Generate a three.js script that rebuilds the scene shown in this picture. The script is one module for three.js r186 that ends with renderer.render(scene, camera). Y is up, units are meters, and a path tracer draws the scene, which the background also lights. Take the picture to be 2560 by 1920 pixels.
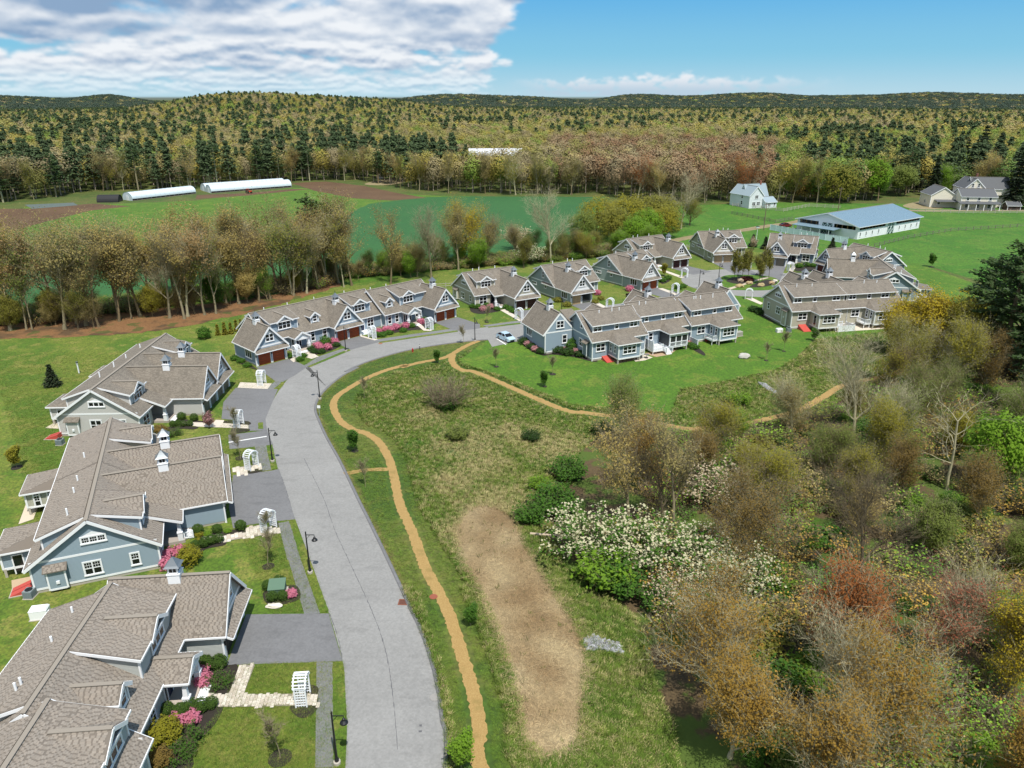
import * as THREE from 'three';
import { mergeGeometries } from 'three/addons/utils/BufferGeometryUtils.js';
import { ImprovedNoise } from 'three/addons/math/ImprovedNoise.js';

// ---------- camera, sky, sun, exposure ----------
const scene = new THREE.Scene();
const camera = new THREE.PerspectiveCamera(55.18, 4 / 3, 0.5, 30000);
camera.position.set(0, 45, 0);
camera.rotation.set(-0.3721, 0, 0);
const renderer = new THREE.WebGLRenderer({ antialias: true });
renderer.setSize(1024, 768);
renderer.toneMapping = THREE.LinearToneMapping;
renderer.toneMappingExposure = 1.2;
renderer.shadowMap.enabled = true;

let seed = 7;
const rnd = () => { seed = (seed * 1664525 + 1013904223) >>> 0; return seed / 4294967296; };
const rr = (a, b) => a + (b - a) * rnd();
const pick = (a) => a[Math.floor(rnd() * a.length)];
const clamp = (x, a = 0, b = 1) => Math.min(b, Math.max(a, x));
const lerp = (a, b, t) => a + (b - a) * t;
const sstep = (a, b, x) => { const t = clamp((x - a) / (b - a)); return t * t * (3 - 2 * t); };
const noiser = new ImprovedNoise();
const n3 = (x, y, z = 0) => noiser.noise(x, y, z);
const fbm = (x, y, o = 4, z = 0) => { let s = 0, a = 0.5, f = 1; for (let i = 0; i < o; i++) { s += a * n3(x * f + i * 17.3, y * f - i * 9.1, z); a *= 0.5; f *= 2.03; } return s; };

const billow = (x, y, o, z) => { let s = 0, a = 0.5, f = 1; for (let i = 0; i < o; i++) { s += a * (2.6 * Math.abs(n3(x * f + i * 11.7, y * f + i * 5.3, z)) - 0.62); a *= 0.52; f *= 2.1; } return s; };

const SUN = new THREE.Vector3(0.17, 0.89, 0.42).normalize();
const sun = new THREE.DirectionalLight(new THREE.Color(1, 0.955, 0.88), 4.4);
sun.position.set(SUN.x * 400, SUN.y * 400, SUN.z * 400 - 150);
sun.target.position.set(0, 0, -150);
sun.castShadow = true;
sun.shadow.radius = 1;
sun.shadow.mapSize.set(4096, 4096);
Object.assign(sun.shadow.camera, { left: -260, right: 260, top: 260, bottom: -260, near: 10, far: 1200 });
scene.add(sun, sun.target);

{ // spring sky: fair-weather cumulus over the left half of the horizon, clear blue to the right
  const W = 4096, Hh = 2048, d = new Float32Array(W * Hh * 4);
  const zen = [0.07, 0.22, 0.5], hi = [0.1, 0.42, 0.8], mid = [0.25, 0.58, 0.78], low = [0.49, 0.7, 0.8];
  const out = [0, 0, 0];
  const sky = (az, el) => { // az 0 = looking along -z, positive to the right, degrees
    const e = Math.max(el, 0);
    const t1 = sstep(-0.6, 3.2, e), t2 = sstep(2, 8, e), t3 = sstep(8, 70, e);
    for (let c = 0; c < 3; c++) out[c] = lerp(lerp(lerp(low[c], mid[c], t1), hi[c], t2 * 0.9), zen[c], t3);
    // cumulus fields cover the western half of the sky and thin out to the east
    const wob = 4 * fbm(az * 0.06, el * 0.3, 3, 4.2) + 2.2 * fbm(az * 0.35, el * 1.1, 4, 9.1);
    const side = 1 - sstep(-4.5, 0.5, az + wob - Math.max(0, el - 3.6) * 1.25), back = sstep(95, 140, Math.abs(az)), field = Math.max(side, back * 0.75);
    if (e > 0.05 && field > 0.01) {
      const wT = sstep(3.0, 4.6, e), wL = 1 - sstep(0.9, 2.0, e), wM = Math.max(0, 1 - wT - wL);
      const dens = (q) => (wT > 0 ? wT * (fbm(az * 0.085 + 1.3, q * 0.36 + 2.0, 3, 1.7) * 1.5 + billow(az * 0.17, q * 0.42, 6, 8.4) * 0.62) : 0)
        + (wM > 0 ? wM * (fbm(az * 0.2 + 5, q * 0.85, 3, 2.7) * 1.1 + billow(az * 0.3, q * 0.9, 6, 6.4) * 0.62) : 0) + (wL > 0 ? wL * (fbm(az * 0.45 + 8, q * 2.6, 3, 3.7) * 0.9 + billow(az * 0.7, q * 2.8, 5, 7.4) * 0.5) : 0);
      const d0 = dens(e), up = dens(e + 0.12 + 0.1 * e), dn = dens(e - 0.08 - 0.06 * e);
      const cov = d0 + 0.68 + 0.16 * wT - 0.1 * wL, a = sstep(0.05, 0.6, cov) * sstep(0.0, 0.5, e) * sstep(0.0, 0.35, field - 0.25 + d0 * 0.7);
      const core = sstep(-0.12, 0.22, fbm(az * 0.07 + 3.7, e * 0.42 + 1.1 + az * 0.01, 3, 12.3) + 0.22 * d0) * (0.3 + 0.7 * wT);
      const lit = clamp(0.7 + (d0 - up) * 1.2 + (d0 - dn) * 0.25 - core * 0.85 + 0.05 * wL);
      const cw = [lerp(0.27, 0.9, lit), lerp(0.39, 0.92, lit), lerp(0.57, 0.95, lit)];
      for (let c = 0; c < 3; c++) out[c] = lerp(out[c], lerp(cw[c], low[c] * 1.12, sstep(2.4, 0.1, e) * 0.62), a * 0.95);
    }
    // a low far bank of small heads on the right-hand horizon
    const f2 = sstep(-1, 5, az) * sstep(24, 14, az) * (1 - back);
    if (f2 > 0.01 && e > 0.1 && e < 3) {
      const top = 1.15 + 0.75 * fbm(az * 0.42, 2.2, 4, 5.1) + 0.35 * sstep(4, 9, az) * sstep(16, 10, az);
      const dd = fbm(az * 1.1, el * 2.4, 5, 2.9) * 1.5 + 0.45 + (top - e) * 0.9 - sstep(0.7, 0.2, e) * 0.6;
      const a = sstep(0.25, 0.9, dd) * f2 * sstep(top + 0.35, top - 0.1, e);
      const lit = sstep(0.3, 1.5, e);
      for (let c = 0; c < 3; c++) out[c] = lerp(out[c], [lerp(0.5, 0.9, lit), lerp(0.62, 0.9, lit), lerp(0.74, 0.93, lit)][c], a * 0.85);
    }
    return out;
  };
  for (let y = 0; y < Hh; y++) {
    const el = ((y + 0.5) / Hh - 0.5) * 180;
    for (let x = 0; x < W; x++) {
      const i = (y * W + x) * 4;
      if (el < -1) { d[i] = 0.2; d[i + 1] = 0.22; d[i + 2] = 0.2; d[i + 3] = 1; continue; }
      if (el > 14 && (x & 7 || y & 7)) { const j = ((y - (y & 7)) * W + x - (x & 7)) * 4; if (d[j + 3]) { for (let c = 0; c < 4; c++) d[i + c] = d[j + c]; continue; } }
      const lon = ((x + 0.5) / W - 0.5) * 2 * Math.PI; // direction (cos lon, sin lon) in x, z
      let az = (lon + Math.PI / 2) * 180 / Math.PI; if (az > 180) az -= 360;
      const c = sky(az, el);
      d[i] = c[0]; d[i + 1] = c[1]; d[i + 2] = c[2]; d[i + 3] = 1;
    }
  }
  const t = new THREE.DataTexture(d, W, Hh, THREE.RGBAFormat, THREE.FloatType);
  t.mapping = THREE.EquirectangularReflectionMapping; t.magFilter = THREE.LinearFilter; t.needsUpdate = true;
  scene.background = t; scene.environment = t;
  scene.backgroundIntensity = 0.84; scene.environmentIntensity = 0.84;
}

// ---------- textures and materials ----------
const C = (h) => new THREE.Color(h);
function tex(size, fn, repeatMetres, srgb = true) { // fn(u, v, x, y) -> [r, g, b] in 0..1 (sRGB when srgb), tiled every repeatMetres
  const d = new Uint8Array(size * size * 4);
  for (let y = 0; y < size; y++) for (let x = 0; x < size; x++) {
    const c = fn(x / size, y / size, x, y), i = (y * size + x) * 4;
    d[i] = clamp(c[0]) * 255; d[i + 1] = clamp(c[1]) * 255; d[i + 2] = clamp(c[2]) * 255; d[i + 3] = 255;
  }
  const t = new THREE.DataTexture(d, size, size); t.wrapS = t.wrapT = THREE.RepeatWrapping; t.magFilter = THREE.LinearFilter;
  if (srgb) t.colorSpace = THREE.SRGBColorSpace;
  t.repeat.set(1 / repeatMetres, 1 / repeatMetres); t.needsUpdate = true;
  return t;
}
// tileable value noise
function tnoise(per, sd) {
  const g = new Float32Array(per * per); let s = sd * 7919 + 13;
  for (let i = 0; i < g.length; i++) { s = (s * 1664525 + 1013904223) >>> 0; g[i] = s / 4294967296; }
  return (u, v) => {
    const x = u * per, y = v * per, xi = Math.floor(x), yi = Math.floor(y), fx = x - xi, fy = y - yi;
    const w = (a, b) => g[(((b % per) + per) % per) * per + (((a % per) + per) % per)];
    const sx = fx * fx * (3 - 2 * fx), sy = fy * fy * (3 - 2 * fy);
    return lerp(lerp(w(xi, yi), w(xi + 1, yi), sx), lerp(w(xi, yi + 1), w(xi + 1, yi + 1), sx), sy);
  };
}
function tfbm(per, oct, sd) { const ns = []; for (let i = 0; i < oct; i++) ns.push(tnoise(per << i, sd + i)); return (u, v) => { let s = 0, a = 0.5, t = 0; for (const n of ns) { s += a * n(u, v); t += a; a *= 0.55; } return s / t; }; }
const mix3 = (a, b, t) => [lerp(a[0], b[0], t), lerp(a[1], b[1], t), lerp(a[2], b[2], t)];
const hex3 = (h) => { const n = parseInt(h.slice(1), 16); return [(n >> 16) / 255, ((n >> 8) & 255) / 255, (n & 255) / 255]; };
const std = (color, rough = 0.8, o = {}) => new THREE.MeshStandardMaterial({ color: C(color), roughness: rough, ...o });

const shingleTex = (() => { // laminated asphalt shingles, 5 inch courses
  const S = 1024, M = 4.2, courses = 30, a = tfbm(4, 5, 3), b = tfbm(64, 3, 9);
  const tone = []; for (let c = 0; c < courses; c++) { const row = []; let x = 0; while (x < 1) { const w = rr(0.035, 0.085); row.push([x, rnd()]); x += w; } tone.push(row); }
  return tex(S, (u, v) => {
    const cy = v * courses, c = Math.floor(cy) % courses, f = cy - Math.floor(cy);
    let t = 0.5; for (const r of tone[c]) { if (u >= r[0]) t = r[1]; else break; }
    const dark = t > 0.55 ? 0.0 : 1.0;
    let k = 0.92 + 0.14 * (a(u, v) - 0.5) + 0.2 * (b(u, v) - 0.5) + (t - 0.5) * 0.08;
    if (dark && f < 0.55) k *= 0.88;
    if (f < 0.12) k *= 0.86;
    return [0.515 * k, 0.482 * k, 0.436 * k];
  }, M);
})();
const asphaltTex = (base, sd) => { const a = tfbm(3, 6, sd), b = tfbm(90, 3, sd + 20), st = tfbm(6, 4, sd + 40); return tex(1024, (u, v) => { const k = 1.0 + 0.12 * (a(u, v) - 0.5) + 0.16 * (b(u, v) - 0.5) - 0.05 * sstep(0.55, 0.8, st(u * 1, v * 3)); return [base[0] * k, base[1] * k, base[2] * k]; }, 14); };
const M = {
  roof: new THREE.MeshStandardMaterial({ map: shingleTex, roughness: 0.95 }),
  roofNear: std('#6f675e', 0.95), cap: std('#8b8378', 0.95),
  trim: std('#e4e6e8', 0.55),
  concrete: std('#a8a296', 0.9),
  glass: new THREE.MeshPhysicalMaterial({ color: C('#15191d'), roughness: 0.06, specularIntensity: 1 }),
  metalRoof: std('#7d8387', 0.4, { metalness: 0.5 }),
  black: std('#15171a', 0.45),
  interior: std('#3a3836', 0.9),
  doorNavy: std('#1b2740', 0.5),
  redHatch: std('#b5493f', 0.6),
  pipe: std('#e9ecee', 0.5),
  gutter: std('#e0e3e6', 0.4),
  mulch: null, vinyl: std('#e6eaee', 0.45),
};
const sidingMat = {}; const siding = (h) => (sidingMat[h] ??= std(h, 0.75));
const garMat = {}; const garageMat = (h) => {
  if (garMat[h]) return garMat[h];
  const c = hex3(h), g = tfbm(8, 5, 77);
  const t = tex(256, (u, v) => { const k = 0.8 + 0.5 * (g(u * 0.5, v * 6 % 1) - 0.35); return c.map((x) => x * k); }, 2.6);
  return (garMat[h] = new THREE.MeshStandardMaterial({ map: t, roughness: 0.6 }));
};

// ---------- mesh building ----------
const used = {};
function numbered(name) { const n = used[name] = (used[name] ?? -1) + 1; return n ? name + '_' + String(n).padStart(3, '0') : name; }
class MB { // collects flat-shaded faces in a thing's own axes, in metres
  constructor() { this.p = []; this.uv = []; this.xf = null; this.flip = false; }
  tri(a, b, c, uvs) {
    if (this.xf) { a = this.xf(a); b = this.xf(b); c = this.xf(c); }
    if (this.flip) { [b, c] = [c, b]; if (uvs) uvs = [uvs[0], uvs[2], uvs[1]]; }
    this.p.push(...a, ...b, ...c);
    if (uvs) { this.uv.push(...uvs[0], ...uvs[1], ...uvs[2]); return; }
    const e1 = [b[0] - a[0], b[1] - a[1], b[2] - a[2]], e2 = [c[0] - a[0], c[1] - a[1], c[2] - a[2]];
    let n = [e1[1] * e2[2] - e1[2] * e2[1], e1[2] * e2[0] - e1[0] * e2[2], e1[0] * e2[1] - e1[1] * e2[0]];
    const l = Math.hypot(...n) || 1; n = n.map((x) => x / l);
    let t, bt;
    if (Math.abs(n[1]) > 0.999) { t = [1, 0, 0]; bt = [0, 0, -1]; } else {
      const h = Math.hypot(n[0], n[2]); t = [n[2] / h, 0, -n[0] / h];
      bt = [n[1] * t[2] - n[2] * t[1], n[2] * t[0] - n[0] * t[2], n[0] * t[1] - n[1] * t[0]];
    }
    for (const q of [a, b, c]) this.uv.push(q[0] * t[0] + q[2] * t[2], q[0] * bt[0] + q[1] * bt[1] + q[2] * bt[2]);
  }
  quad(a, b, c, d) { this.tri(a, b, c); this.tri(a, c, d); return this; }
  poly(pts) { for (let i = 1; i + 1 < pts.length; i++) this.tri(pts[0], pts[i], pts[i + 1]); return this; }
  hexa(b, t) { // b, t: four bottom and four top corners, both anticlockwise seen from above
    this.quad(t[0], t[1], t[2], t[3]); this.quad(b[3], b[2], b[1], b[0]);
    for (let i = 0; i < 4; i++) { const j = (i + 1) % 4; this.quad(b[i], b[j], t[j], t[i]); }
    return this;
  }
  box(x0, y0, z0, x1, y1, z1) {
    const q = (y) => [[x0, y, z1], [x1, y, z1], [x1, y, z0], [x0, y, z0]];
    return this.hexa(q(y0), q(y1));
  }
  slab(pts, th) { // pts: top corners anticlockwise from above; thickness straight down
    const d = pts.map((p) => [p[0], p[1] - th, p[2]]);
    if (pts.length === 4) return this.hexa(d, pts);
    this.poly(pts); this.poly([...d].reverse());
    pts.forEach((p, i) => { const j = (i + 1) % pts.length; this.quad(d[i], d[j], pts[j], p); });
    return this;
  }
  bar(p, q, w, h, up = [0, 1, 0]) { // a rectangular bar from p to q; w across, h along up
    const d = [q[0] - p[0], q[1] - p[1], q[2] - p[2]], l = Math.hypot(...d); d.forEach((x, i) => (d[i] = x / l));
    let s = [d[1] * up[2] - d[2] * up[1], d[2] * up[0] - d[0] * up[2], d[0] * up[1] - d[1] * up[0]]; const sl = Math.hypot(...s);
    if (sl < 1e-4) return this.bar(p, q, w, h, [1, 0, 0]);
    s = s.map((x) => x / sl);
    const u = [s[1] * d[2] - s[2] * d[1], s[2] * d[0] - s[0] * d[2], s[0] * d[1] - s[1] * d[0]];
    const at = (o, a, b) => [o[0] + s[0] * a * w / 2 + u[0] * b * h / 2, o[1] + s[1] * a * w / 2 + u[1] * b * h / 2, o[2] + s[2] * a * w / 2 + u[2] * b * h / 2];
    const P = [[-1, -1], [1, -1], [1, 1], [-1, 1]].map(([a, b]) => at(p, a, b)), Q = [[-1, -1], [1, -1], [1, 1], [-1, 1]].map(([a, b]) => at(q, a, b));
    this.quad(P[0], P[1], P[2], P[3]); this.quad(Q[3], Q[2], Q[1], Q[0]);
    for (let i = 0; i < 4; i++) { const j = (i + 1) % 4; this.quad(P[j], P[i], Q[i], Q[j]); }
    return this;
  }
  cyl(p, q, r0, r1, n = 8, caps = true) {
    const d = new THREE.Vector3(q[0] - p[0], q[1] - p[1], q[2] - p[2]).normalize(), s = Math.abs(d.y) > 0.9 ? new THREE.Vector3(1, 0, 0) : new THREE.Vector3(0, 1, 0);
    const u = new THREE.Vector3().crossVectors(s, d).normalize(), v = new THREE.Vector3().crossVectors(d, u);
    const ring = (o, r) => Array.from({ length: n }, (_, i) => { const a = i / n * 2 * Math.PI, x = Math.cos(a) * r, y = Math.sin(a) * r; return [o[0] + u.x * x + v.x * y, o[1] + u.y * x + v.y * y, o[2] + u.z * x + v.z * y]; });
    const A = ring(p, r0), B = ring(q, r1);
    for (let i = 0; i < n; i++) { const j = (i + 1) % n; this.quad(A[i], A[j], B[j], B[i]); }
    if (caps) { this.poly([...A].reverse()); this.poly(B); }
    return this;
  }
  lathe(cx, cz, prof, n = 12, y0 = 0) { // prof: [r, y] from bottom to top
    for (let k = 0; k + 1 < prof.length; k++) this.cyl([cx, y0 + prof[k][1], cz], [cx, y0 + prof[k + 1][1], cz], Math.max(prof[k][0], 1e-3), Math.max(prof[k + 1][0], 1e-3), n, k === 0 || k + 2 === prof.length);
    return this;
  }
  blob(cx, cy, cz, rx, ry, rz, jit = 0.15, n = 7) { // an uneven rounded lump
    const rows = [], ph = rnd() * 9;
    for (let i = 0; i <= n; i++) { const a = -Math.PI / 2 + Math.PI * i / n, row = []; for (let j = 0; j < n * 2; j++) { const b = j / n * Math.PI, k = 1 + jit * (n3(Math.cos(b) * Math.cos(a) * 1.7 + ph, Math.sin(a) * 1.7, Math.sin(b) * Math.cos(a) * 1.7 + ph) * 1.6); row.push([cx + Math.cos(a) * Math.cos(b) * rx * k, cy + Math.sin(a) * ry * k, cz + Math.cos(a) * Math.sin(b) * rz * k]); } rows.push(row); }
    for (let i = 0; i < n; i++) for (let j = 0; j < n * 2; j++) { const k = (j + 1) % (n * 2); this.quad(rows[i][k], rows[i][j], rows[i + 1][j], rows[i + 1][k]); }
    return this;
  }
  geo() {
    const g = new THREE.BufferGeometry(), p = new Float32Array(this.p), nn = new Float32Array(p.length);
    for (let i = 0; i < p.length; i += 9) {
      const ax = p[i + 3] - p[i], ay = p[i + 4] - p[i + 1], az = p[i + 5] - p[i + 2], bx = p[i + 6] - p[i], by = p[i + 7] - p[i + 1], bz = p[i + 8] - p[i + 2];
      let x = ay * bz - az * by, y = az * bx - ax * bz, z = ax * by - ay * bx; const l = Math.hypot(x, y, z) || 1; x /= l; y /= l; z /= l;
      for (let k = 0; k < 9; k += 3) { nn[i + k] = x; nn[i + k + 1] = y; nn[i + k + 2] = z; }
    }
    g.setAttribute('position', new THREE.BufferAttribute(p, 3)); g.setAttribute('normal', new THREE.BufferAttribute(nn, 3)); g.setAttribute('uv', new THREE.BufferAttribute(new Float32Array(this.uv), 2));
    return g;
  }
  build(name, mat, parent) {
    if (!this.p.length) return null;
    return mesh(name, this.geo(), mat, parent);
  }
}
function mesh(name, geo, mat, parent = scene) {
  const m = new THREE.Mesh(geo, mat); m.name = parent === scene ? numbered(name) : name; m.castShadow = m.receiveShadow = true; parent.add(m); return m;
}
function thing(name, label, category, x = 0, z = 0, turn = 0, group, y = 0) {
  const o = new THREE.Group(); o.name = numbered(name); o.position.set(x, y, z); o.rotation.y = turn; scene.add(o);
  return tag(o, label, category, group);
}
function tag(o, label, category, group, kind) {
  o.userData = { label, category };
  if (group) o.userData.group = group;
  if (kind) o.userData.kind = kind;
  return o;
}
const D = Math.PI / 180;

// ---------- house kit ----------
const RIDGE = 7.2, EAVE = 3.0, RUN = 6.05, SL = (RIDGE - EAVE) / RUN, HALF = 5.6;
function clipBand(poly, ya, yb) { // a convex outline [s, y] cut to ya..yb
  const cut = (pts, keep, y) => { const o = []; pts.forEach((p, i) => { const q = pts[(i + 1) % pts.length], a = keep(p[1]), b = keep(q[1]); if (a) o.push(p); if (a !== b) { const t = (y - p[1]) / (q[1] - p[1]); o.push([p[0] + (q[0] - p[0]) * t, y]); } }); return o; };
  return cut(cut(poly, (y) => y >= ya - 1e-9, ya), (y) => y <= yb + 1e-9, yb);
}
const winGeo = {};
class House {
  constructor(name, label, x, z, deg, opt = {}) {
    this.o = thing(name, label, 'house', x, z, deg * D, opt.group, opt.y ?? 0);
    this.mb = {}; this.base = -(opt.y ?? 0); this.fl = false; this.fx = 0; this.fz = 0; this.fw = 0; this.near = !!opt.near; this.planes = [];
    this.col = opt.col ?? '#8c979f';
  }
  frame(x, z, mirrorW = 0, col) { this.fx = x; this.fz = z; this.fl = mirrorW > 0; this.fw = mirrorW; if (col) this.col = col; return this; }
  X(p) { return [this.fx + (this.fl ? this.fw - p[0] : p[0]), p[1], this.fz + p[2]]; }
  m(key) { const b = (this.mb[key] ??= new MB()); b.xf = (p) => this.X(p); b.flip = this.fl; return b; }
  // clapboard wall from p0 to p1 (x, z), left to right seen from outside; top: height or [[s, y], ...]
  wall(p0, p1, y0, top, col = this.col, course = 0.13) {
    const dx = p1[0] - p0[0], dz = p1[1] - p0[1], L = Math.hypot(dx, dz), ux = dx / L, uz = dz / L, nx = -uz, nz = ux;
    const prof = Array.isArray(top) ? top : [[0, top], [L, top]], poly = [[0, y0], [L, y0], ...[...prof].reverse()];
    const b = this.m('wall:' + col), ymax = Math.max(...prof.map((q) => q[1]));
    const at = (s, y, o) => [p0[0] + ux * s + nx * o, y, p0[1] + uz * s + nz * o];
    for (let y = y0; y < ymax - 1e-6; y += course) {
      const q = clipBand(poly, y, Math.min(y + course, ymax)); if (q.length < 3) continue;
      b.poly(q.map(([s, yy]) => at(s, yy, 0.022 * (1 - (yy - y) / course))));
      const low = q.filter((e) => Math.abs(e[1] - y) < 1e-6).map((e) => e[0]); if (low.length > 1) { const a = Math.min(...low), c = Math.max(...low); b.quad(at(a, y, 0), at(c, y, 0), at(c, y, 0.022), at(a, y, 0.022)); }
    }
    return this;
  }
  cornerBoard(x, z, y0, y1, w = 0.15) { this.m('trim').box(x - w / 2, y0, z - w / 2, x + w / 2, y1, z + w / 2); }
  band(p0, p1, y, h = 0.24, o = 0.035) { // horizontal board on a wall
    const dx = p1[0] - p0[0], dz = p1[1] - p0[1], L = Math.hypot(dx, dz), nx = -dz / L, nz = dx / L;
    this.m('trim').bar([p0[0] + nx * o / 2, y, p0[1] + nz * o / 2], [p1[0] + nx * o / 2, y, p1[1] + nz * o / 2], o, h);
  }
  plane(pts, th = 0.2) { this.m('roof').slab(pts, th); this.planes.push(pts.map((p) => this.X(p))); }
  rake(p, q, w = 0.05, h = 0.3) { this.m('trim').bar([p[0], p[1] - 0.17, p[2]], [q[0], q[1] - 0.17, q[2]], w, h); }
  // gable roof whose ridge runs along x (ax 'x') or z
  gableRoof(ax, a0, a1, c, run, ry, ey, o = {}) {
    const P = (a, b, y) => (ax === 'x' ? [a, y, c + b] : [c + b, y, a]);
    const r = o.runs ?? [run, run], e = o.eys ?? [ey, ey];
    for (const s of [0, 1]) {
      const sg = s ? 1 : -1, q = [P(a0, 0, ry), P(a0, sg * r[s], e[s]), P(a1, sg * r[s], e[s]), P(a1, 0, ry)];
      const ccw = (ax === 'x') === (sg > 0);
      this.plane(ccw ? q : q.reverse());
      if (!(o.noEave ?? [])[s]) { const f = P(a0, sg * (r[s] + 0.04), e[s] - 0.1), g = P(a1, sg * (r[s] + 0.04), e[s] - 0.1); this.m('trim').bar(f, g, 0.09, 0.16); }
      for (const [k, a] of [[0, a0], [1, a1]]) if (!(o.noRake ?? [])[k]) {
        const out = k ? 0.03 : -0.03;
        const A = P(a + out, 0, ry), B = P(a + out, sg * (r[s] + 0.02), e[s]);
        this.rake(A, B);
      }
    }
    this.m('ridge_cap').bar(P(a0, 0, ry + 0.015), P(a1, 0, ry + 0.015), 0.34, 0.05);
  }
  gableEnd(ax, a, c, half, plate, ry, sl, face, y0, col, bandY) { // end wall of a gable; face: +1 or -1 along the axis
    const P = (b) => (ax === 'x' ? [a, c + b] : [c + b, a]);
    const lr = (ax === 'z') === (face > 0) ? [-1, 1] : [1, -1];
    this.wall(P(lr[0] * half), P(lr[1] * half), y0, [[0, plate], [half, ry - 0.12], [2 * half, plate]], col);
    if (bandY) this.band(P(lr[0] * half), P(lr[1] * half), bandY);
  }
  win(x, y, z, face, w, h, cols = 1, kind = 'dh') { // y: sill height
    const key = [w, h, cols, kind, this.near].join();
    const G = (winGeo[key] ??= windowGeometry(w, h, cols, kind, this.near));
    let rot = { f: 0, b: 180, l: -90, r: 90 }[face]; if (this.fl && (face === 'l' || face === 'r')) rot = -rot;
    const f = mesh('window', G.frame, M.trim, this.o), p = this.X([x, y, z]); f.position.set(p[0], p[1], p[2]); f.rotation.y = rot * D;
    for (const g of G.panes) mesh('pane', g, M.glass, f);
    return f;
  }
  shed(x0, x1, zt, yt, zw, ye, over, col, o = {}) { // shed dormer: slab from (zt, yt) down over the wall at zw; ye: slab height at the wall
    const sg = zw > zt ? 1 : -1, sl = (yt - ye) / Math.abs(zw - zt), ze = zw + sg * over, yo = ye - sl * over, q = [[x0 - 0.3, yt, zt], [x0 - 0.3, yo, ze], [x1 + 0.3, yo, ze], [x1 + 0.3, yt, zt]];
    this.plane(sg > 0 ? q : [...q].reverse(), 0.17);
    this.m('trim').bar([x0 - 0.3, yo - 0.09, ze + sg * 0.04], [x1 + 0.3, yo - 0.09, ze + sg * 0.04], 0.08, 0.16);
    for (const x of [x0 - 0.33, x1 + 0.33]) this.rake([x, yt, zt], [x, yo, ze], 0.05, 0.24);
    const yb = o.yb ?? RIDGE - SL * Math.abs(zw) - 0.25;
    if (sg > 0) this.wall([x0, zw], [x1, zw], yb, ye - 0.12, col); else this.wall([x1, zw], [x0, zw], yb, ye - 0.12, col);
    // cheeks
    const zA = zt, prof = (flip) => { const L = Math.abs(zw - zA); return flip ? [[0, ye - 0.12], [L, yt - 0.1]] : [[0, yt - 0.1], [L, ye - 0.12]]; };
    if (sg > 0) { this.wall([x0, zA], [x0, zw], yb, prof(false), col); this.wall([x1, zw], [x1, zA], yb, prof(true), col); }
    else { this.wall([x0, zw], [x0, zA], yb, prof(true), col); this.wall([x1, zA], [x1, zw], yb, prof(false), col); }
    this.cornerBoard(x0, zw, yb, ye - 0.14); this.cornerBoard(x1, zw, yb, ye - 0.14);
  }
  cupola(x, y, z) {
    const p = this.X([x, y, z]), t = new THREE.Group(); t.name = 'cupola'; this.o.add(t); t.position.set(...p);
    new MB().box(-0.5, -0.75, -0.5, 0.5, 0.32, 0.5).box(-0.56, 0.32, -0.56, 0.56, 0.4, 0.56).build('cupola_base', M.trim, t);
    const up = new MB(); for (const [a, b] of [[-1, -1], [1, -1], [1, 1], [-1, 1]]) up.box(a * 0.36 - 0.07, 0.4, b * 0.36 - 0.07, a * 0.36 + 0.07, 1.05, b * 0.36 + 0.07);
    up.box(-0.43, 0.4, -0.43, 0.43, 0.5, 0.43).box(-0.46, 0.98, -0.46, 0.46, 1.08, 0.46); for (const s of [-1, 1]) { up.box(-0.02, 0.5, s * 0.39 - 0.02, 0.02, 0.98, s * 0.39 + 0.02); up.box(s * 0.39 - 0.02, 0.5, -0.02, s * 0.39 + 0.02, 0.98, 0.02); }
    up.build('cupola_frame', M.trim, t);
    new MB().box(-0.37, 0.45, -0.37, 0.37, 1.0, 0.37).build('cupola_glass', M.glass, t);
    const rf = new MB(), prof = [[0.66, 1.06], [0.5, 1.2], [0.34, 1.42], [0.2, 1.62], [0.05, 1.85]];
    for (let k = 0; k + 1 < prof.length; k++) { const [r, a] = prof[k], [s, b] = prof[k + 1], q = (w, h) => [[-w, h, w], [w, h, w], [w, h, -w], [-w, h, -w]]; const A = q(r, a), B = q(s, b); for (let i = 0; i < 4; i++) { const j = (i + 1) % 4; rf.quad(A[i], A[j], B[j], B[i]); } }
    rf.poly([[-0.66, 1.06, -0.66], [0.66, 1.06, -0.66], [0.66, 1.06, 0.66], [-0.66, 1.06, 0.66]]);
    rf.build('cupola_roof', M.metalRoof, t);
    new MB().cyl([0, 1.8, 0], [0, 2.35, 0], 0.025, 0.015, 6).bar([-0.25, 2.1, 0], [0.3, 2.1, 0], 0.02, 0.02).blob(0, 1.95, 0, 0.06, 0.06, 0.06, 0, 4).build('weathervane', M.black, t);
  }
  garageFront(x0, x1, z, y0, doorCol, o = {}) { // two doors with white piers, pent roof and gable above; outside face at z
    const w = x1 - x0, dw = 2.45, hd = 2.2, gap = 0.42, xs = [x0 + w / 2 - gap / 2 - dw, x0 + w / 2 + gap / 2], T = this.m('trim');
    T.box(x0 + 0.003, y0, z - 0.2, xs[0], hd, z + 0.02); T.box(xs[0] + dw, y0, z - 0.2, xs[1], hd, z + 0.02); T.box(xs[1] + dw, y0, z - 0.2, x1 - 0.003, hd, z + 0.02);
    T.box(x0 + 0.003, hd, z - 0.2, x1 - 0.003, hd + 0.35, z + 0.02);
    const side = this.m('wall:' + this.col); for (const x of [x0 + 0.22, xs[0] + dw + 0.1, x1 - 0.44]) side.box(x, 0.25, z + 0.02, x + 0.22, hd - 0.15, z + 0.03);
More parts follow.
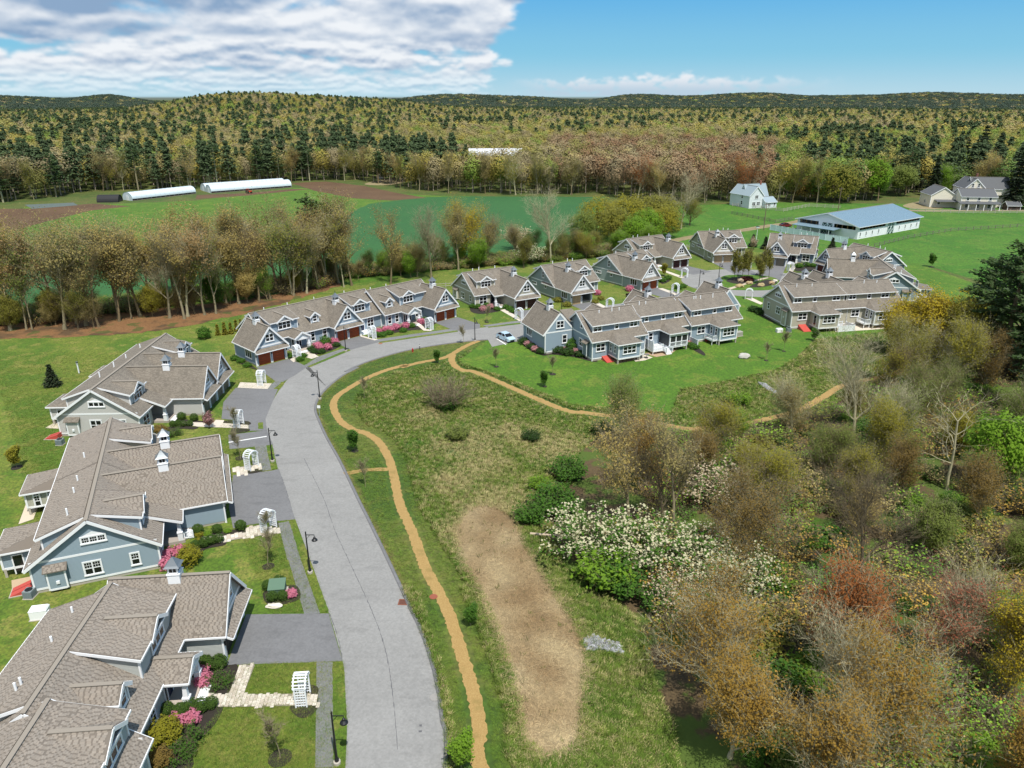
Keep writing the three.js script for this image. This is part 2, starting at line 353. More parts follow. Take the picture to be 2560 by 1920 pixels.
    xs.forEach((x, k) => {
      if (o.open === k) return;
      const d = new MB(); d.xf = (p) => this.X(p); d.flip = this.fl; const rows = 4, hh = hd / rows;
      for (let r = 0; r < rows; r++) { d.box(x, y0 + r * (hd - y0) / rows + 0.015, z - 0.16, x + dw, y0 + (r + 1) * (hd - y0) / rows - 0.015, z - 0.12); for (let c = 0; c < 4; c++) d.box(x + 0.08 + c * dw / 4, y0 + r * (hd - y0) / rows + 0.08, z - 0.12, x - 0.08 + (c + 1) * dw / 4, y0 + (r + 1) * (hd - y0) / rows - 0.08, z - 0.105); }
      d.build('garage_door', garageMat(o.cols?.[k] ?? doorCol), this.o);
    });
    for (const x of [xs[0] - 0.35, (xs[0] + dw + xs[1]) / 2, xs[1] + dw + 0.35]) { const l = new MB(); l.xf = (p) => this.X(p); l.box(x - 0.08, 1.75, z + 0.05, x + 0.08, 2.1, z + 0.2); l.build('lantern', M.black, this.o); }
    // pent roof
    const pr = [[x0 - 0.25, 3.15, z - 0.1], [x0 - 0.25, 2.62, z + 0.95], [x1 + 0.25, 2.62, z + 0.95], [x1 + 0.25, 3.15, z - 0.1]];
    this.plane(pr, 0.12); T.bar([x0 - 0.25, 2.53, z + 0.97], [x1 + 0.25, 2.53, z + 0.97], 0.07, 0.14); T.box(x0, 2.42, z + 0.02, x1, 2.5, z + 0.85);
    for (const x of [x0 - 0.27, x1 + 0.27]) T.bar([x, 3.02, z - 0.1], [x, 2.5, z + 0.95], 0.05, 0.2);
  }
  pipes(list) { for (const [x, y, z, h] of list) { const b = new MB(); b.xf = (p) => this.X(p); b.cyl([x, y - 0.3, z], [x, y + (h ?? 0.75), z], 0.09, 0.09, 8).cyl([x, y - 0.1, z], [x, y + 0.12, z], 0.17, 0.12, 8); b.build('vent_pipe', M.pipe, this.o); } }
  finish() {
    for (const [k, b] of Object.entries(this.mb)) {
      const [n, c] = k.split(':');
      b.build(n === 'trim' ? 'trim_boards' : n === 'found' ? 'foundation' : n, n === 'wall' ? siding(c) : { trim: M.trim, roof: this.near ? M.roofNear : M.roof, ridge_cap: M.cap, found: M.concrete, floor: M.concrete }[n], this.o);
    }
    if (this.near) shingles(this);
    return this;
  }
}
function windowGeometry(w, h, cols, kind, near) {
  const f = new MB(), panes = [], c = 0.1, cw = (w - 0) / cols, tr = kind === 'tr' ? 0.42 : 0;
  f.box(-w / 2 - c, -0.05, 0.0, -w / 2, h + c, 0.075).box(w / 2, -0.05, 0.0, w / 2 + c, h + c, 0.075).box(-w / 2 - c, h, 0.0, w / 2 + c, h + c + 0.03, 0.08).box(-w / 2 - c - 0.04, -0.13, 0.0, w / 2 + c + 0.04, 0, 0.11);
  for (let i = 0; i < cols; i++) {
    const a = -w / 2 + i * cw, b = a + cw, s = 0.06, top = h - tr;
    if (i) f.box(a - 0.06, 0, 0, a + 0.06, h, 0.07);
    f.box(a, 0, 0.01, a + s, h, 0.055).box(b - s, 0, 0.01, b, h, 0.055).box(a, 0, 0.01, b, s, 0.055).box(a, h - s, 0.01, b, h, 0.055);
    const cells = [];
    if (tr) { f.box(a, top - 0.05, 0.01, b, top + 0.06, 0.06); cells.push([top, h, 2, 1]); }
    if (kind === 'dh' || kind === 'tr') { const mid = top * 0.5; f.box(a, mid - 0.04, 0.01, b, mid + 0.04, 0.06); cells.push([0, mid, 1, 1], [mid, top, kind === 'dh' ? 3 : 2, 2]); }
    else if (kind === 'grid') cells.push([0, h, 3, 2]);
    else cells.push([0, h, 1, 1]);
    const p = new MB();
    for (const [ya, yb, nx, ny] of cells) {
      p.quad([a + 0.02, ya + 0.02, 0.03], [b - 0.02, ya + 0.02, 0.03], [b - 0.02, yb - 0.02, 0.03], [a + 0.02, yb - 0.02, 0.03]);
      if (near) { for (let k = 1; k < nx; k++) { const x = lerp(a + s, b - s, k / nx); f.box(x - 0.013, ya, 0.03, x + 0.013, yb, 0.045); } for (let k = 1; k < ny; k++) { const y = lerp(ya, yb, k / ny); f.box(a, y - 0.013, 0.03, b, y + 0.013, 0.045); } }
    }
    panes.push(p.geo());
  }
  return { frame: f.geo(), panes };
}
// raised laminated tabs on the roof planes of the houses nearest the camera
const shingleTab = new MB().hexa([[-0.15, 0, 0.1], [0.15, 0, 0.1], [0.15, 0, -0.08], [-0.15, 0, -0.08]], [[-0.145, 0.022, 0.1], [0.145, 0.022, 0.1], [0.15, 0.006, -0.08], [-0.15, 0.006, -0.08]]).geo();
const tabMat = std('#ffffff', 0.95);
function shingles(h) {
  const ms = [], cs = [], m = new THREE.Matrix4(), col = new THREE.Color();
  for (const q of h.planes) {
    const A = new THREE.Vector3(...q[0]), B = new THREE.Vector3(...q[1]), Cc = new THREE.Vector3(...q[2]), Dd = new THREE.Vector3(...q[3]);
    const n = new THREE.Vector3().crossVectors(B.clone().sub(A), Cc.clone().sub(A)).normalize(); if (n.y < 0) n.negate();
    if (n.y > 0.98 || q.length !== 4) continue;
    const down = new THREE.Vector3(0, -1, 0).addScaledVector(n, n.y).normalize(), side = new THREE.Vector3().crossVectors(n, down).negate();
    const pts = [A, B, Cc, Dd].map((p) => [p.clone().sub(A).dot(side), p.clone().sub(A).dot(down)]);
    const s0 = Math.min(...pts.map((p) => p[0])), s1 = Math.max(...pts.map((p) => p[0])), d0 = Math.min(...pts.map((p) => p[1])), d1 = Math.max(...pts.map((p) => p[1]));
    const inside = (s, d) => { let sg = 0; for (let i = 0; i < 4; i++) { const a = pts[i], b = pts[(i + 1) % 4], c = (b[0] - a[0]) * (d - a[1]) - (b[1] - a[1]) * (s - a[0]); if (Math.abs(c) < 1e-9) continue; if (sg && Math.sign(c) !== sg) return false; sg = Math.sign(c); } return true; };
    for (let d = d1 - 0.1, r = 0; d > d0 + 0.08; d -= 0.15, r++) {
      let s = s0 - rnd() * 0.3;
      while (s < s1) {
        const w = rr(0.7, 1.05), half = 0.15 * w; s += half;
        if (rnd() < 0.96 && inside(s - half, d + 0.1) && inside(s + half, d + 0.1) && inside(s - half, d - 0.08) && inside(s + half, d - 0.08)) {
          const p = A.clone().addScaledVector(side, s).addScaledVector(down, d).addScaledVector(n, 0.002);
          m.makeBasis(side.clone().multiplyScalar(w), n, down); m.setPosition(p); ms.push(...m.elements);
          const k = rr(0.9, 1.1), t = rnd(); cs.push(0.242 * k * (1 + t * 0.03), 0.213 * k, 0.181 * k * (1 - t * 0.03));
        }
        s += half + rr(0.09, 0.15);
      }
    }
  }
  const im = new THREE.InstancedMesh(shingleTab, tabMat, ms.length / 16); im.instanceMatrix.array.set(ms);
  for (let i = 0; i < im.count; i++) { col.setRGB(cs[i * 3], cs[i * 3 + 1], cs[i * 3 + 2]); im.setColorAt(i, col); }
  im.name = 'shingle'; im.userData.kind = 'stuff'; im.castShadow = im.receiveShadow = true; h.o.add(im);
}

// ---------- the cottages: one unit with its garage wing (garage on the right; mirrored for left) ----------
const WU = 12.8, GX0 = 6.7, GZ = 12.1;
function frontDormer(h, x0, x1, o = {}) { // shed dormer with a little gable over three sashes
  const zw = o.zw ?? 4.3, ye = 5.95, c = (x0 + x1) / 2 + (o.shift ?? 0), g = o.g ?? 1.5;
  h.shed(x0, x1, 0.25, RIDGE - 0.1, zw, ye, 0.35, h.col);
  const ap = ye + 1.0, slg = (ap - ye + 0.15) / (g + 0.25);
  h.gableRoof('z', 1.2, zw + 0.45, c, g + 0.25, ap, ye - 0.15, { noRake: [true, false], noEave: [true, true] });
  h.wall([c - g, zw + 0.04], [c + g, zw + 0.04], ye - 0.25, [[0, ye - 0.05], [g, ap - 0.1], [2 * g, ye - 0.05]]);
  h.win(c, 4.3, zw + 0.06, 'f', 2.5, 1.5, 3);
  h.m('trim').box(c - 1.38, 5.93, zw + 0.06, c + 1.38, 6.02, zw + 0.13); h.m('trim').poly([[c - 0.6, 5.98, zw + 0.11], [c + 0.6, 5.98, zw + 0.11], [c, 6.3, zw + 0.11]]);
}
function smallDormer(h, x) {
  const zw = 4.6, g = 0.85, ye = 5.35, ap = 6.25, yb = RIDGE - SL * zw - 0.25;
  h.gableRoof('z', 1.0, zw + 0.3, x, g + 0.3, ap, ye - 0.05, { noRake: [true, false] });
  h.wall([x - g, zw], [x + g, zw], yb, [[0, ye], [g, ap - 0.12], [2 * g, ye]]);
  h.wall([x - g, 1.6], [x - g, zw], yb, ye + 0.1); h.wall([x + g, zw], [x + g, 1.6], yb, ye + 0.1);
  h.cornerBoard(x - g, zw, yb, ye); h.cornerBoard(x + g, zw, yb, ye);
  h.win(x, 4.25, zw + 0.03, 'f', 0.85, 1.15, 1);
}
function garageWing(h, x0, x1, zb, zf, door, o = {}) {
  const c = (x0 + x1) / 2, half = (x1 - x0) / 2, ry = 6.95, run = half + 0.4, y0 = h.base, sl = (ry - EAVE) / run, plate = EAVE + 0.4 * sl - 0.12;
  h.gableRoof('z', zb, zf + 0.42, c, run, ry, EAVE, { noRake: [!o.backGable, false], noEave: o.noEave });
  h.wall([x0, zf], [x1, zf], 2.55, [[0, plate], [half, ry - 0.14], [2 * half, plate]], o.gableCol ?? h.col);
  h.wall([x0, zb], [x0, zf], y0 + 0.3, plate); h.wall([x1, zf], [x1, zb], y0 + 0.3, plate);
  if (o.backGable) { h.gableEnd('z', zb, c, half, plate, ry, sl, -1, y0 + 0.3, h.col, 3.35); h.m('trim').box(x0 - 0.08, y0 + 0.3, zb - 0.07, x0 + 0.1, plate, zb + 0.1); h.m('trim').box(x1 - 0.1, y0 + 0.3, zb - 0.07, x1 + 0.08, plate, zb + 0.1); }
  h.band([x0, zf], [x1, zf], 3.42, 0.3);
  h.m('found').box(x0 + 0.02, y0, zb + 0.02, x1 - 0.02, y0 + 0.34, zf - 0.25);
  for (const x of [x0, x1]) h.m('trim').box(x - 0.09, y0, zf - 0.12, x + 0.09, plate, zf + 0.035);
  h.win(c, 4.15, zf + 0.02, 'f', 1.5, 1.3, 2); h.m('trim').poly([[c - 0.7, 5.6, zf + 0.06], [c + 0.7, 5.6, zf + 0.06], [c, 6.05, zf + 0.06]]);
  h.garageFront(x0, x1, zf, y0, door, o);
  h.cupola(c, ry, o.cz ?? (zf - 5.6));
  if (o.win3) h.win(o.win3 > 0 ? x1 + 0.03 : x0 - 0.03, 1.15, zf - 2.6, o.win3 > 0 ? 'r' : 'l', 2.2, 1.45, 3, 'cas');
}
function column(h, x, z, y0, y1) { h.m('trim').box(x - 0.25, y0, z - 0.25, x + 0.25, y0 + 0.95, z + 0.25).box(x - 0.29, y0 + 0.9, z - 0.29, x + 0.29, y0 + 1.02, z + 0.29).hexa([[x - 0.2, y0 + 1, z + 0.2], [x + 0.2, y0 + 1, z + 0.2], [x + 0.2, y0 + 1, z - 0.2], [x - 0.2, y0 + 1, z - 0.2]], [[x - 0.14, y1, z + 0.14], [x + 0.14, y1, z + 0.14], [x + 0.14, y1, z - 0.14], [x - 0.14, y1, z - 0.14]]); }
function part(h, name, mat, f) { const b = new MB(); b.xf = (p) => h.X(p); b.flip = h.fl; f(b); return b.build(name, mat, h.o); }
function railing(h, pts, y, hh = 0.95) { // white balustrade along pts [x, z]
  part(h, 'railing', M.vinyl, (b) => { for (let i = 0; i + 1 < pts.length; i++) { const [p, q] = [pts[i], pts[i + 1]], L = Math.hypot(q[0] - p[0], q[1] - p[1]); b.bar([p[0], y + hh, p[1]], [q[0], y + hh, q[1]], 0.09, 0.09).bar([p[0], y + 0.12, p[1]], [q[0], y + 0.12, q[1]], 0.06, 0.07); const n = Math.max(2, Math.round(L / 0.22)); for (let k = 0; k <= n; k++) { const t = k / n, w = k % n ? 0.025 : 0.06, x = lerp(p[0], q[0], t), z = lerp(p[1], q[1], t); b.box(x - w, y, z - w, x + w, y + hh + (k % n ? 0 : 0.12), z + w); } } });
}
function porch(h, xa, xb, o = {}) { // recessed entry with a low roof reaching out over it
  const zo = 7.9, yo = 2.85, zi = 3.9, y0 = h.base + 0.35;
  h.plane([[xa - 0.35, RIDGE - SL * 3.6 + 0.02, 3.6], [xa - 0.35, yo, zo], [xb + 0.05, yo, zo], [xb + 0.05, RIDGE - SL * 3.6 + 0.02, 3.6]], 0.18);
  h.m('trim').bar([xa - 0.35, yo - 0.1, zo + 0.04], [xb, yo - 0.1, zo + 0.04], 0.08, 0.18); h.rake([xa - 0.37, RIDGE - SL * 3.6, 3.6], [xa - 0.37, yo, zo], 0.05, 0.28);
  h.m('trim').box(xa, 2.35, zo - 0.6, xb, 2.66, zo - 0.36);
  column(h, xa + 0.25, zo - 0.5, y0, 2.4); 
  h.wall([xa, 3.5], [xa, HALF], y0, 2.9);
  part(h, 'porch_floor', std('#a39a92', 0.8), (b) => b.box(xa, h.base, 3.6, xb, y0, zo - 0.1));
  part(h, 'step', M.trim, (b) => b.box(xa + 0.6, h.base, zo - 0.1, xb - 0.1, h.base + 0.23, zo + 0.25).box(xa + 0.6, h.base, zo + 0.25, xb - 0.1, h.base + 0.12, zo + 0.6));
  const cx = (xa + xb) / 2 + 0.15;
  part(h, 'front_door', M.doorNavy, (b) => { b.box(cx - 0.46, y0, zi, cx + 0.46, y0 + 2.05, zi + 0.09); for (const [a, c] of [[0.15, 0.95], [1.1, 1.9]]) for (const s of [-1, 1]) b.box(cx + s * 0.22 - 0.15, y0 + a, zi + 0.09, cx + s * 0.22 + 0.15, y0 + c, zi + 0.11); });
  h.m('trim').box(cx - 0.95, y0, zi, cx - 0.8, y0 + 2.2, zi + 0.08).box(cx - 0.58, y0, zi, cx - 0.46, y0 + 2.2, zi + 0.1).box(cx + 0.46, y0, zi, cx + 0.58, y0 + 2.2, zi + 0.1).box(cx - 0.95, y0 + 2.06, zi, cx + 0.58, y0 + 2.3, zi + 0.11);
  part(h, 'sidelight', M.glass, (b) => b.box(cx - 0.8, y0 + 0.2, zi, cx - 0.58, y0 + 2.06, zi + 0.04));
  if (o.rail) railing(h, [[xa + 0.5, zo - 0.15], [xa + 0.5, zo + 0.7]], y0 - 0.2, 0.8);
}
function rearSide(h, o = {}) { // rear shed dormer, sunroom and windows of one unit
  const x0 = o.x0 ?? 0.9, x1 = o.x1 ?? WU - 0.9, y0 = h.base, rz = -HALF;
  h.shed(x0, x1, -0.3, RIDGE - 0.08, -4.3, 5.75, 0.45, h.col, { yb: 3.95 });
  const zw = -4.33; for (const [x, w, c] of o.up ?? [[2.2, 1.6, 2], [6.2, 0.8, 1], [10.6, 1.6, 2]]) h.win(x, 4.35, zw, 'b', w, 1.2, c);
  // sunroom
  const sx = o.sun ?? [4.2, 8.6], so = -8.9, e = 2.95, T = h.m('roof');
  const a = sx[0] - 0.4, b = sx[1] + 0.4, zo = so - 0.4, zi = -4.6, yi = RIDGE - SL * 4.6 + 0.03, m = (a + b) / 2;
  h.plane([[a + 1.7, yi, zi], [b - 1.7, yi, zi], [b, e, zo], [a, e, zo]].reverse(), 0.16); h.plane([[a, e, zo], [a, e, -5.4], [a + 1.7, yi, zi], [a + 1.7, yi - 0.005, zi]], 0.16); h.plane([[b - 1.7, yi, zi], [b, e, -5.4], [b, e, zo], [b - 1.7, yi - 0.005, zi]].slice(0, 3).concat([[b - 1.7, yi - 0.005, zi]]), 0.16);
  h.m('trim').bar([a, e - 0.1, zo - 0.03], [b, e - 0.1, zo - 0.03], 0.07, 0.17); for (const x of [a - 0.03, b + 0.03]) h.m('trim').bar([x, e - 0.1, zo], [x, e - 0.1, -5.9], 0.07, 0.17);
  const fl = y0 + 0.95; 
  if (!o.screened) {
    h.wall([sx[1], so], [sx[0], so], fl, 2.85); h.wall([sx[0], so], [sx[0], rz], fl, 2.85); h.wall([sx[1], rz], [sx[1], so], fl, 2.85);
    h.win(m, 1.0, so - 0.03, 'b', 2.7, 1.75, 3, 'tr'); h.win(sx[1] + 0.03, 1.0, -7.8, 'r', 0.6, 1.75, 1, 'tr'); h.win(sx[1] + 0.03, 1.0, -6.4, 'r', 0.6, 1.75, 1, 'tr');
    part(h, 'glass_door', M.glass, (q) => q.box(sx[0] - 0.05, 0.3, -7.9, sx[0], 2.3, -7.1)); h.m('trim').box(sx[0] - 0.07, 0.2, -8.02, sx[0] - 0.01, 2.4, -7.9).box(sx[0] - 0.07, 0.2, -7.1, sx[0] - 0.01, 2.4, -6.98).box(sx[0] - 0.07, 2.3, -7.9, sx[0] - 0.01, 2.4, -7.1);
    for (const x of sx) h.cornerBoard(x, so, fl, 2.85, 0.2);
  } else {
    for (let k = 0; k <= 3; k++) h.m('trim').box(lerp(sx[0], sx[1], k / 3) - 0.1, fl, so - 0.1, lerp(sx[0], sx[1], k / 3) + 0.1, 2.8, so + 0.1);
    h.m('trim').box(sx[0], 2.3, so - 0.1, sx[1], 2.8, so + 0.1).box(sx[0], fl, so - 0.08, sx[1], fl + 0.2, so + 0.08);
    part(h, 'screen', std('#2a2d2f', 0.5), (q) => q.box(sx[0], fl + 0.9, so - 0.02, sx[1], 2.3, so + 0.02).box(sx[0] - 0.02, fl, so, sx[0] + 0.02, 2.5, rz).box(sx[1] - 0.02, fl, so, sx[1] + 0.02, 2.5, rz));
    railing(h, [[sx[0], so - 0.1], [sx[1], so - 0.1]], fl + 0.1, 0.85);
  }
  h.m('trim').bar([sx[0] - 0.05, fl, so - 0.02], [sx[1] + 0.05, fl, so - 0.02], 0.12, 0.26); for (const x of sx) h.m('trim').bar([x, fl, so], [x, fl, rz], 0.12, 0.26);
  h.m('found').box(sx[0] + 0.02, fl - 0.14, so + 0.05, sx[1] - 0.02, fl - 0.04, rz); for (const x of sx) h.m('found').box(x - 0.12, y0, so, x + 0.12, fl, so + 0.24);
  for (const [x, w, c] of o.low ?? [[10.8, 1.7, 2], [2.4, 0.9, 1]]) h.win(x, 1.0, rz - 0.03, 'b', w, 1.4, c);
  h.pipes(o.pipes ?? [[3, RIDGE - 0.3, -1], [4.6, RIDGE - 0.3, -0.9, 0.9], [9, RIDGE - 0.3, -1]]);
}
function mainBody(h, x0, x1, o = {}) { // x0, x1: wall planes
  const y0 = h.base, plate = EAVE + (RUN - HALF) * SL - 0.12, a = x0 - (o.ovL ?? 0.4), b = x1 + (o.ovR ?? 0.4);
  h.gableRoof('x', a, b, 0, RUN, RIDGE, EAVE, { noRake: [!!o.noRakeL, !!o.noRakeR] });
  if (!o.noL) h.gableEnd('x', x0, 0, HALF, plate, RIDGE, SL, -1, y0 + 0.35, h.col, 3.4);
  if (!o.noR) h.gableEnd('x', x1, 0, HALF, plate, RIDGE, SL, 1, y0 + 0.35, h.col, 3.4);
  for (const [p, q] of o.front ?? [[x0, x1]]) h.wall([p, HALF], [q, HALF], y0 + 0.35, plate);
  h.wall([o.backTo ?? x1, -HALF], [x0, -HALF], y0 + 0.35, plate);
  h.m('found').box(x0 + 0.02, y0, -HALF + 0.02, x1 - 0.02, y0 + 0.36, HALF - 0.02);
  h.band([x1, -HALF], [x0, -HALF], y0 + 0.45, 0.22); if (!o.noL) h.band([x0, -HALF], [x0, HALF], y0 + 0.45, 0.22); if (!o.noR) h.band([x1, HALF], [x1, -HALF], y0 + 0.45, 0.22);
  for (const x of [x0, x1]) for (const z of [-HALF, HALF]) h.cornerBoard(x, z, y0, plate, 0.17);
}
function unit(h, x, z, left, o = {}) {
  h.frame(x, z, left ? WU : 0, o.col);
  const y0 = h.base;
  mainBody(h, 0, WU, { front: [[0, 4.1]], noR: o.joined, ovR: o.joined ? 0 : 0.4, noRakeR: o.joined });
  h.wall([4.1, 3.9], [GX0, 3.9], y0 + 0.35, 3.0);
  garageWing(h, GX0, WU, 0.3, GZ, o.door, { win3: o.win3, open: o.open, cols: o.doors, gableCol: o.gableCol, noEave: o.joined ? [false, true] : undefined });
  porch(h, 4.1, GX0, o);
  frontDormer(h, 1.2, 5.9);
  h.win(2.05, 0.75, HALF + 0.03, 'f', 1.9, 1.95, 2, 'tr'); h.m('trim').box(1.0, 0.35, HALF, 3.1, 0.66, HALF + 0.05);
  // outer gable end
  h.win(-0.03, 4.55, 0.2, 'l', 2.1, 0.62, 3, 'grid'); h.m('trim').poly([[-0.06, 5.27, -0.9], [-0.06, 5.27, 1.3], [-0.06, 5.75, 0.2]]);
  h.win(-0.03, 1.1, 3.4, 'l', 0.75, 1.3, 1); h.win(-0.03, 1.0, -0.4, 'l', 1.5, 1.4, 2);
  part(h, 'bump_out', siding(h.col), (b) => b.box(-0.5, y0 + 0.35, -4.3, 0, 2.5, -2.7)); h.m('trim').box(-0.53, y0 + 0.35, -4.35, -0.38, 2.5, -4.2).box(-0.53, y0 + 0.35, -2.8, -0.38, 2.5, -2.65).box(-0.53, y0 + 0.3, -4.2, -0.47, y0 + 0.5, -2.8);
  h.plane([[-0.75, 2.5, -4.55], [-0.75, 2.5, -2.45], [0.02, 3.0, -2.45], [0.02, 3.0, -4.55]], 0.1); part(h, 'dryer_vent', M.trim, (b) => b.box(-0.62, 1.0, -3.6, -0.5, 1.3, -3.3));
  if (!o.joined) { h.win(WU + 0.03, 4.3, 0.6, 'r', 0.7, 1.5, 1); h.win(WU + 0.03, 2.0, -3.2, 'r', 1.9, 0.6, 3, 'cas'); h.win(WU + 0.03, 1.9, 1.6, 'r', 0.7, 0.65, 1, 'cas'); h.band([WU, GZ], [WU, HALF], 3.3, 0.1); }
  rearSide(h, { x1: o.joined ? WU - 0.35 : WU - 0.9, pipes: o.pipes, up: o.up, low: o.low });
}
const cottages = 'grey cottages round the turning circle';
{
  let h;
  // near left pair, seen over its roofs
  h = new House('duplex_house', 'grey blue duplex, second big roof up the left side, red bulkhead hatch at its corner', -40.22 * 1.016, -59.83 * 1.016, 112.2, { near: true });
  unit(h, 0.5, 0, false, { col: '#8697a1', joined: true, door: '#4a4038', pipes: [[2.6, 6.4, -2.0, 0.9], [7.4, 6.4, -2.0], [10.2, 6.4, -2.0]], rail: true });
  unit(h, 0.5 + WU, 0, true, { col: '#a5a595', joined: true, door: '#4a4038', pipes: [[9.5, 6.4, -2.0]] });
  h.finish();
  h = new House('duplex_house', 'pale grey duplex with white front gable, third roof up the left side beside the lawn', -57.57 * 1.016, -93.01 * 1.016, 92.3, {});
  unit(h, 0.5, 0, false, { col: '#b4b3ae', joined: true, door: '#7d7462', pipes: [[6.4, 6.4, -2.0, 0.9], [10.9, 6.4, -2.0, 0.9]] });
  unit(h, 0.5 + WU, 0, true, { col: '#b4b3ae', joined: true, door: '#7d7462', pipes: [[5.4, 6.4, -2.0], [10.6, 6.4, -2.0]] });
  h.finish();
  // single cottages along the far side of the street
  h = new House('cottage', 'beige cottage with dark mahogany garage doors at its right and pink azaleas in front', -11.3, -167.86, 31, { group: cottages });
  unit(h, 0, 0, false, { col: '#aaa797', door: '#471d18', rail: true }); h.finish();
  h = new House('cottage', 'grey green cottage with one garage door open dark and one tan door shut', 7.26, -175.83, 32, { group: cottages });
  unit(h, 0, 0, true, { col: '#93a09d', gableCol: '#c9cccb', door: '#c9ad80', open: 0, win3: 1 }); h.finish();
  h = new House('cottage', 'grey green cottage with orange wood garage doors beside a parked black car', 24.7, -188.3, 37.5, { group: cottages });
  unit(h, 0, 0, true, { col: '#93a09d', gableCol: '#c9cccb', door: '#a8481c', win3: 1 }); h.finish();
  h = new House('cottage', 'beige cottage with dark red garage doors at its right, behind two white arches', 33.08, -211.67, 31.5, { group: cottages });
  unit(h, 0, 0, false, { col: '#aaa797', door: '#4a1a1a' }); h.finish();
  h = new House('cottage', 'olive beige cottage with pale tan garage doors at the head of the turning circle', 56.62, -224.4, 9, { group: cottages });
  unit(h, 0, 0, true, { col: '#979a86', gableCol: '#b5b2a4', door: '#c7ac86', win3: 1 }); h.finish();
  h = new House('cottage', 'slate blue cottage with grey garage doors in front of the white vinyl fence', 77.7, -221.1, -25, { group: cottages });
  unit(h, 0, 0, true, { col: '#6e7d90', door: '#8b8577' }); h.finish();
}

function portico(h, c, zf, o = {}) { // little gabled entry roof on two tapered columns
  const ry = 4.05, ey = 2.95, run = 1.75, y0 = h.base + 0.35;
  h.gableRoof('z', 3.2, zf + 0.25, c, run, ry, ey, { noRake: [true, false] });
  h.wall([c - run + 0.3, zf], [c + run - 0.3, zf], 2.75, [[0, 2.95], [run - 0.3, ry - 0.12], [2 * run - 0.6, 2.95]], '#dfe3e6');
  h.m('trim').box(c - run + 0.15, 2.42, zf - 0.3, c + run - 0.15, 2.78, zf + 0.04); h.m('trim').box(c - run + 0.15, 2.5, HALF - 0.5, c - run + 0.45, 2.78, zf - 0.3).box(c + run - 0.45, 2.5, HALF - 0.5, c + run - 0.15, 2.78, zf - 0.3);
  for (const s of [-1, 1]) column(h, c + s * (run - 0.35), zf - 0.25, y0, 2.45);
  part(h, 'porch_floor', std('#b3a79b', 0.8), (b) => b.box(c - run, h.base, 4.5, c + run, y0, zf + 0.1));
  part(h, 'step', M.trim, (b) => b.box(c - 1.1, h.base, zf + 0.1, c + 1.1, h.base + 0.23, zf + 0.45).box(c - 1.1, h.base, zf + 0.45, c + 1.1, h.base + 0.12, zf + 0.8));
  const zi = HALF + 0.02;
  part(h, 'front_door', M.doorNavy, (b) => { b.box(c - 0.46, y0, zi, c + 0.46, y0 + 2.05, zi + 0.07); for (const [a, e] of [[0.15, 0.95], [1.1, 1.9]]) for (const s of [-1, 1]) b.box(c + s * 0.22 - 0.15, y0 + a, zi + 0.07, c + s * 0.22 + 0.15, y0 + e, zi + 0.09); });
  part(h, 'sidelight', M.glass, (b) => b.box(c + 0.6, y0 + 0.1, zi, c + 0.95, y0 + 2.05, zi + 0.05).box(c - 0.95, y0 + 0.1, zi, c - 0.6, y0 + 2.05, zi + 0.05));
  h.m('trim').box(c - 1.07, y0, zi, c - 0.95, y0 + 2.2, zi + 0.09).box(c - 0.6, y0, zi, c - 0.46, y0 + 2.2, zi + 0.1).box(c + 0.46, y0, zi, c + 0.6, y0 + 2.2, zi + 0.1).box(c + 0.95, y0, zi, c + 1.07, y0 + 2.2, zi + 0.09).box(c - 1.07, y0 + 2.06, zi, c + 1.07, y0 + 2.25, zi + 0.11);
}
function rowFront(h, x0, x1, o) { // the street side of one row unit: big dormer, small dormer, tall windows
  if (o.big) frontDormer(h, o.big[0], o.big[1], { zw: 4.75, shift: o.shift });
  if (o.small) smallDormer(h, o.small);
  if (o.portico) portico(h, o.portico, o.pz ?? 8.0);
  for (const x of o.tall ?? []) { h.win(x, 0.85, HALF + 0.03, 'f', 0.85, 1.85, 1, 'tr'); h.m('trim').box(x - 0.52, 0.38, HALF, x + 0.52, 0.72, HALF + 0.05); }
  for (const x of o.wide ?? []) { h.win(x, 0.85, HALF + 0.03, 'f', 1.5, 1.8, 2, 'tr'); h.m('trim').box(x - 0.85, 0.38, HALF, x + 0.85, 0.72, HALF + 0.05); }
}
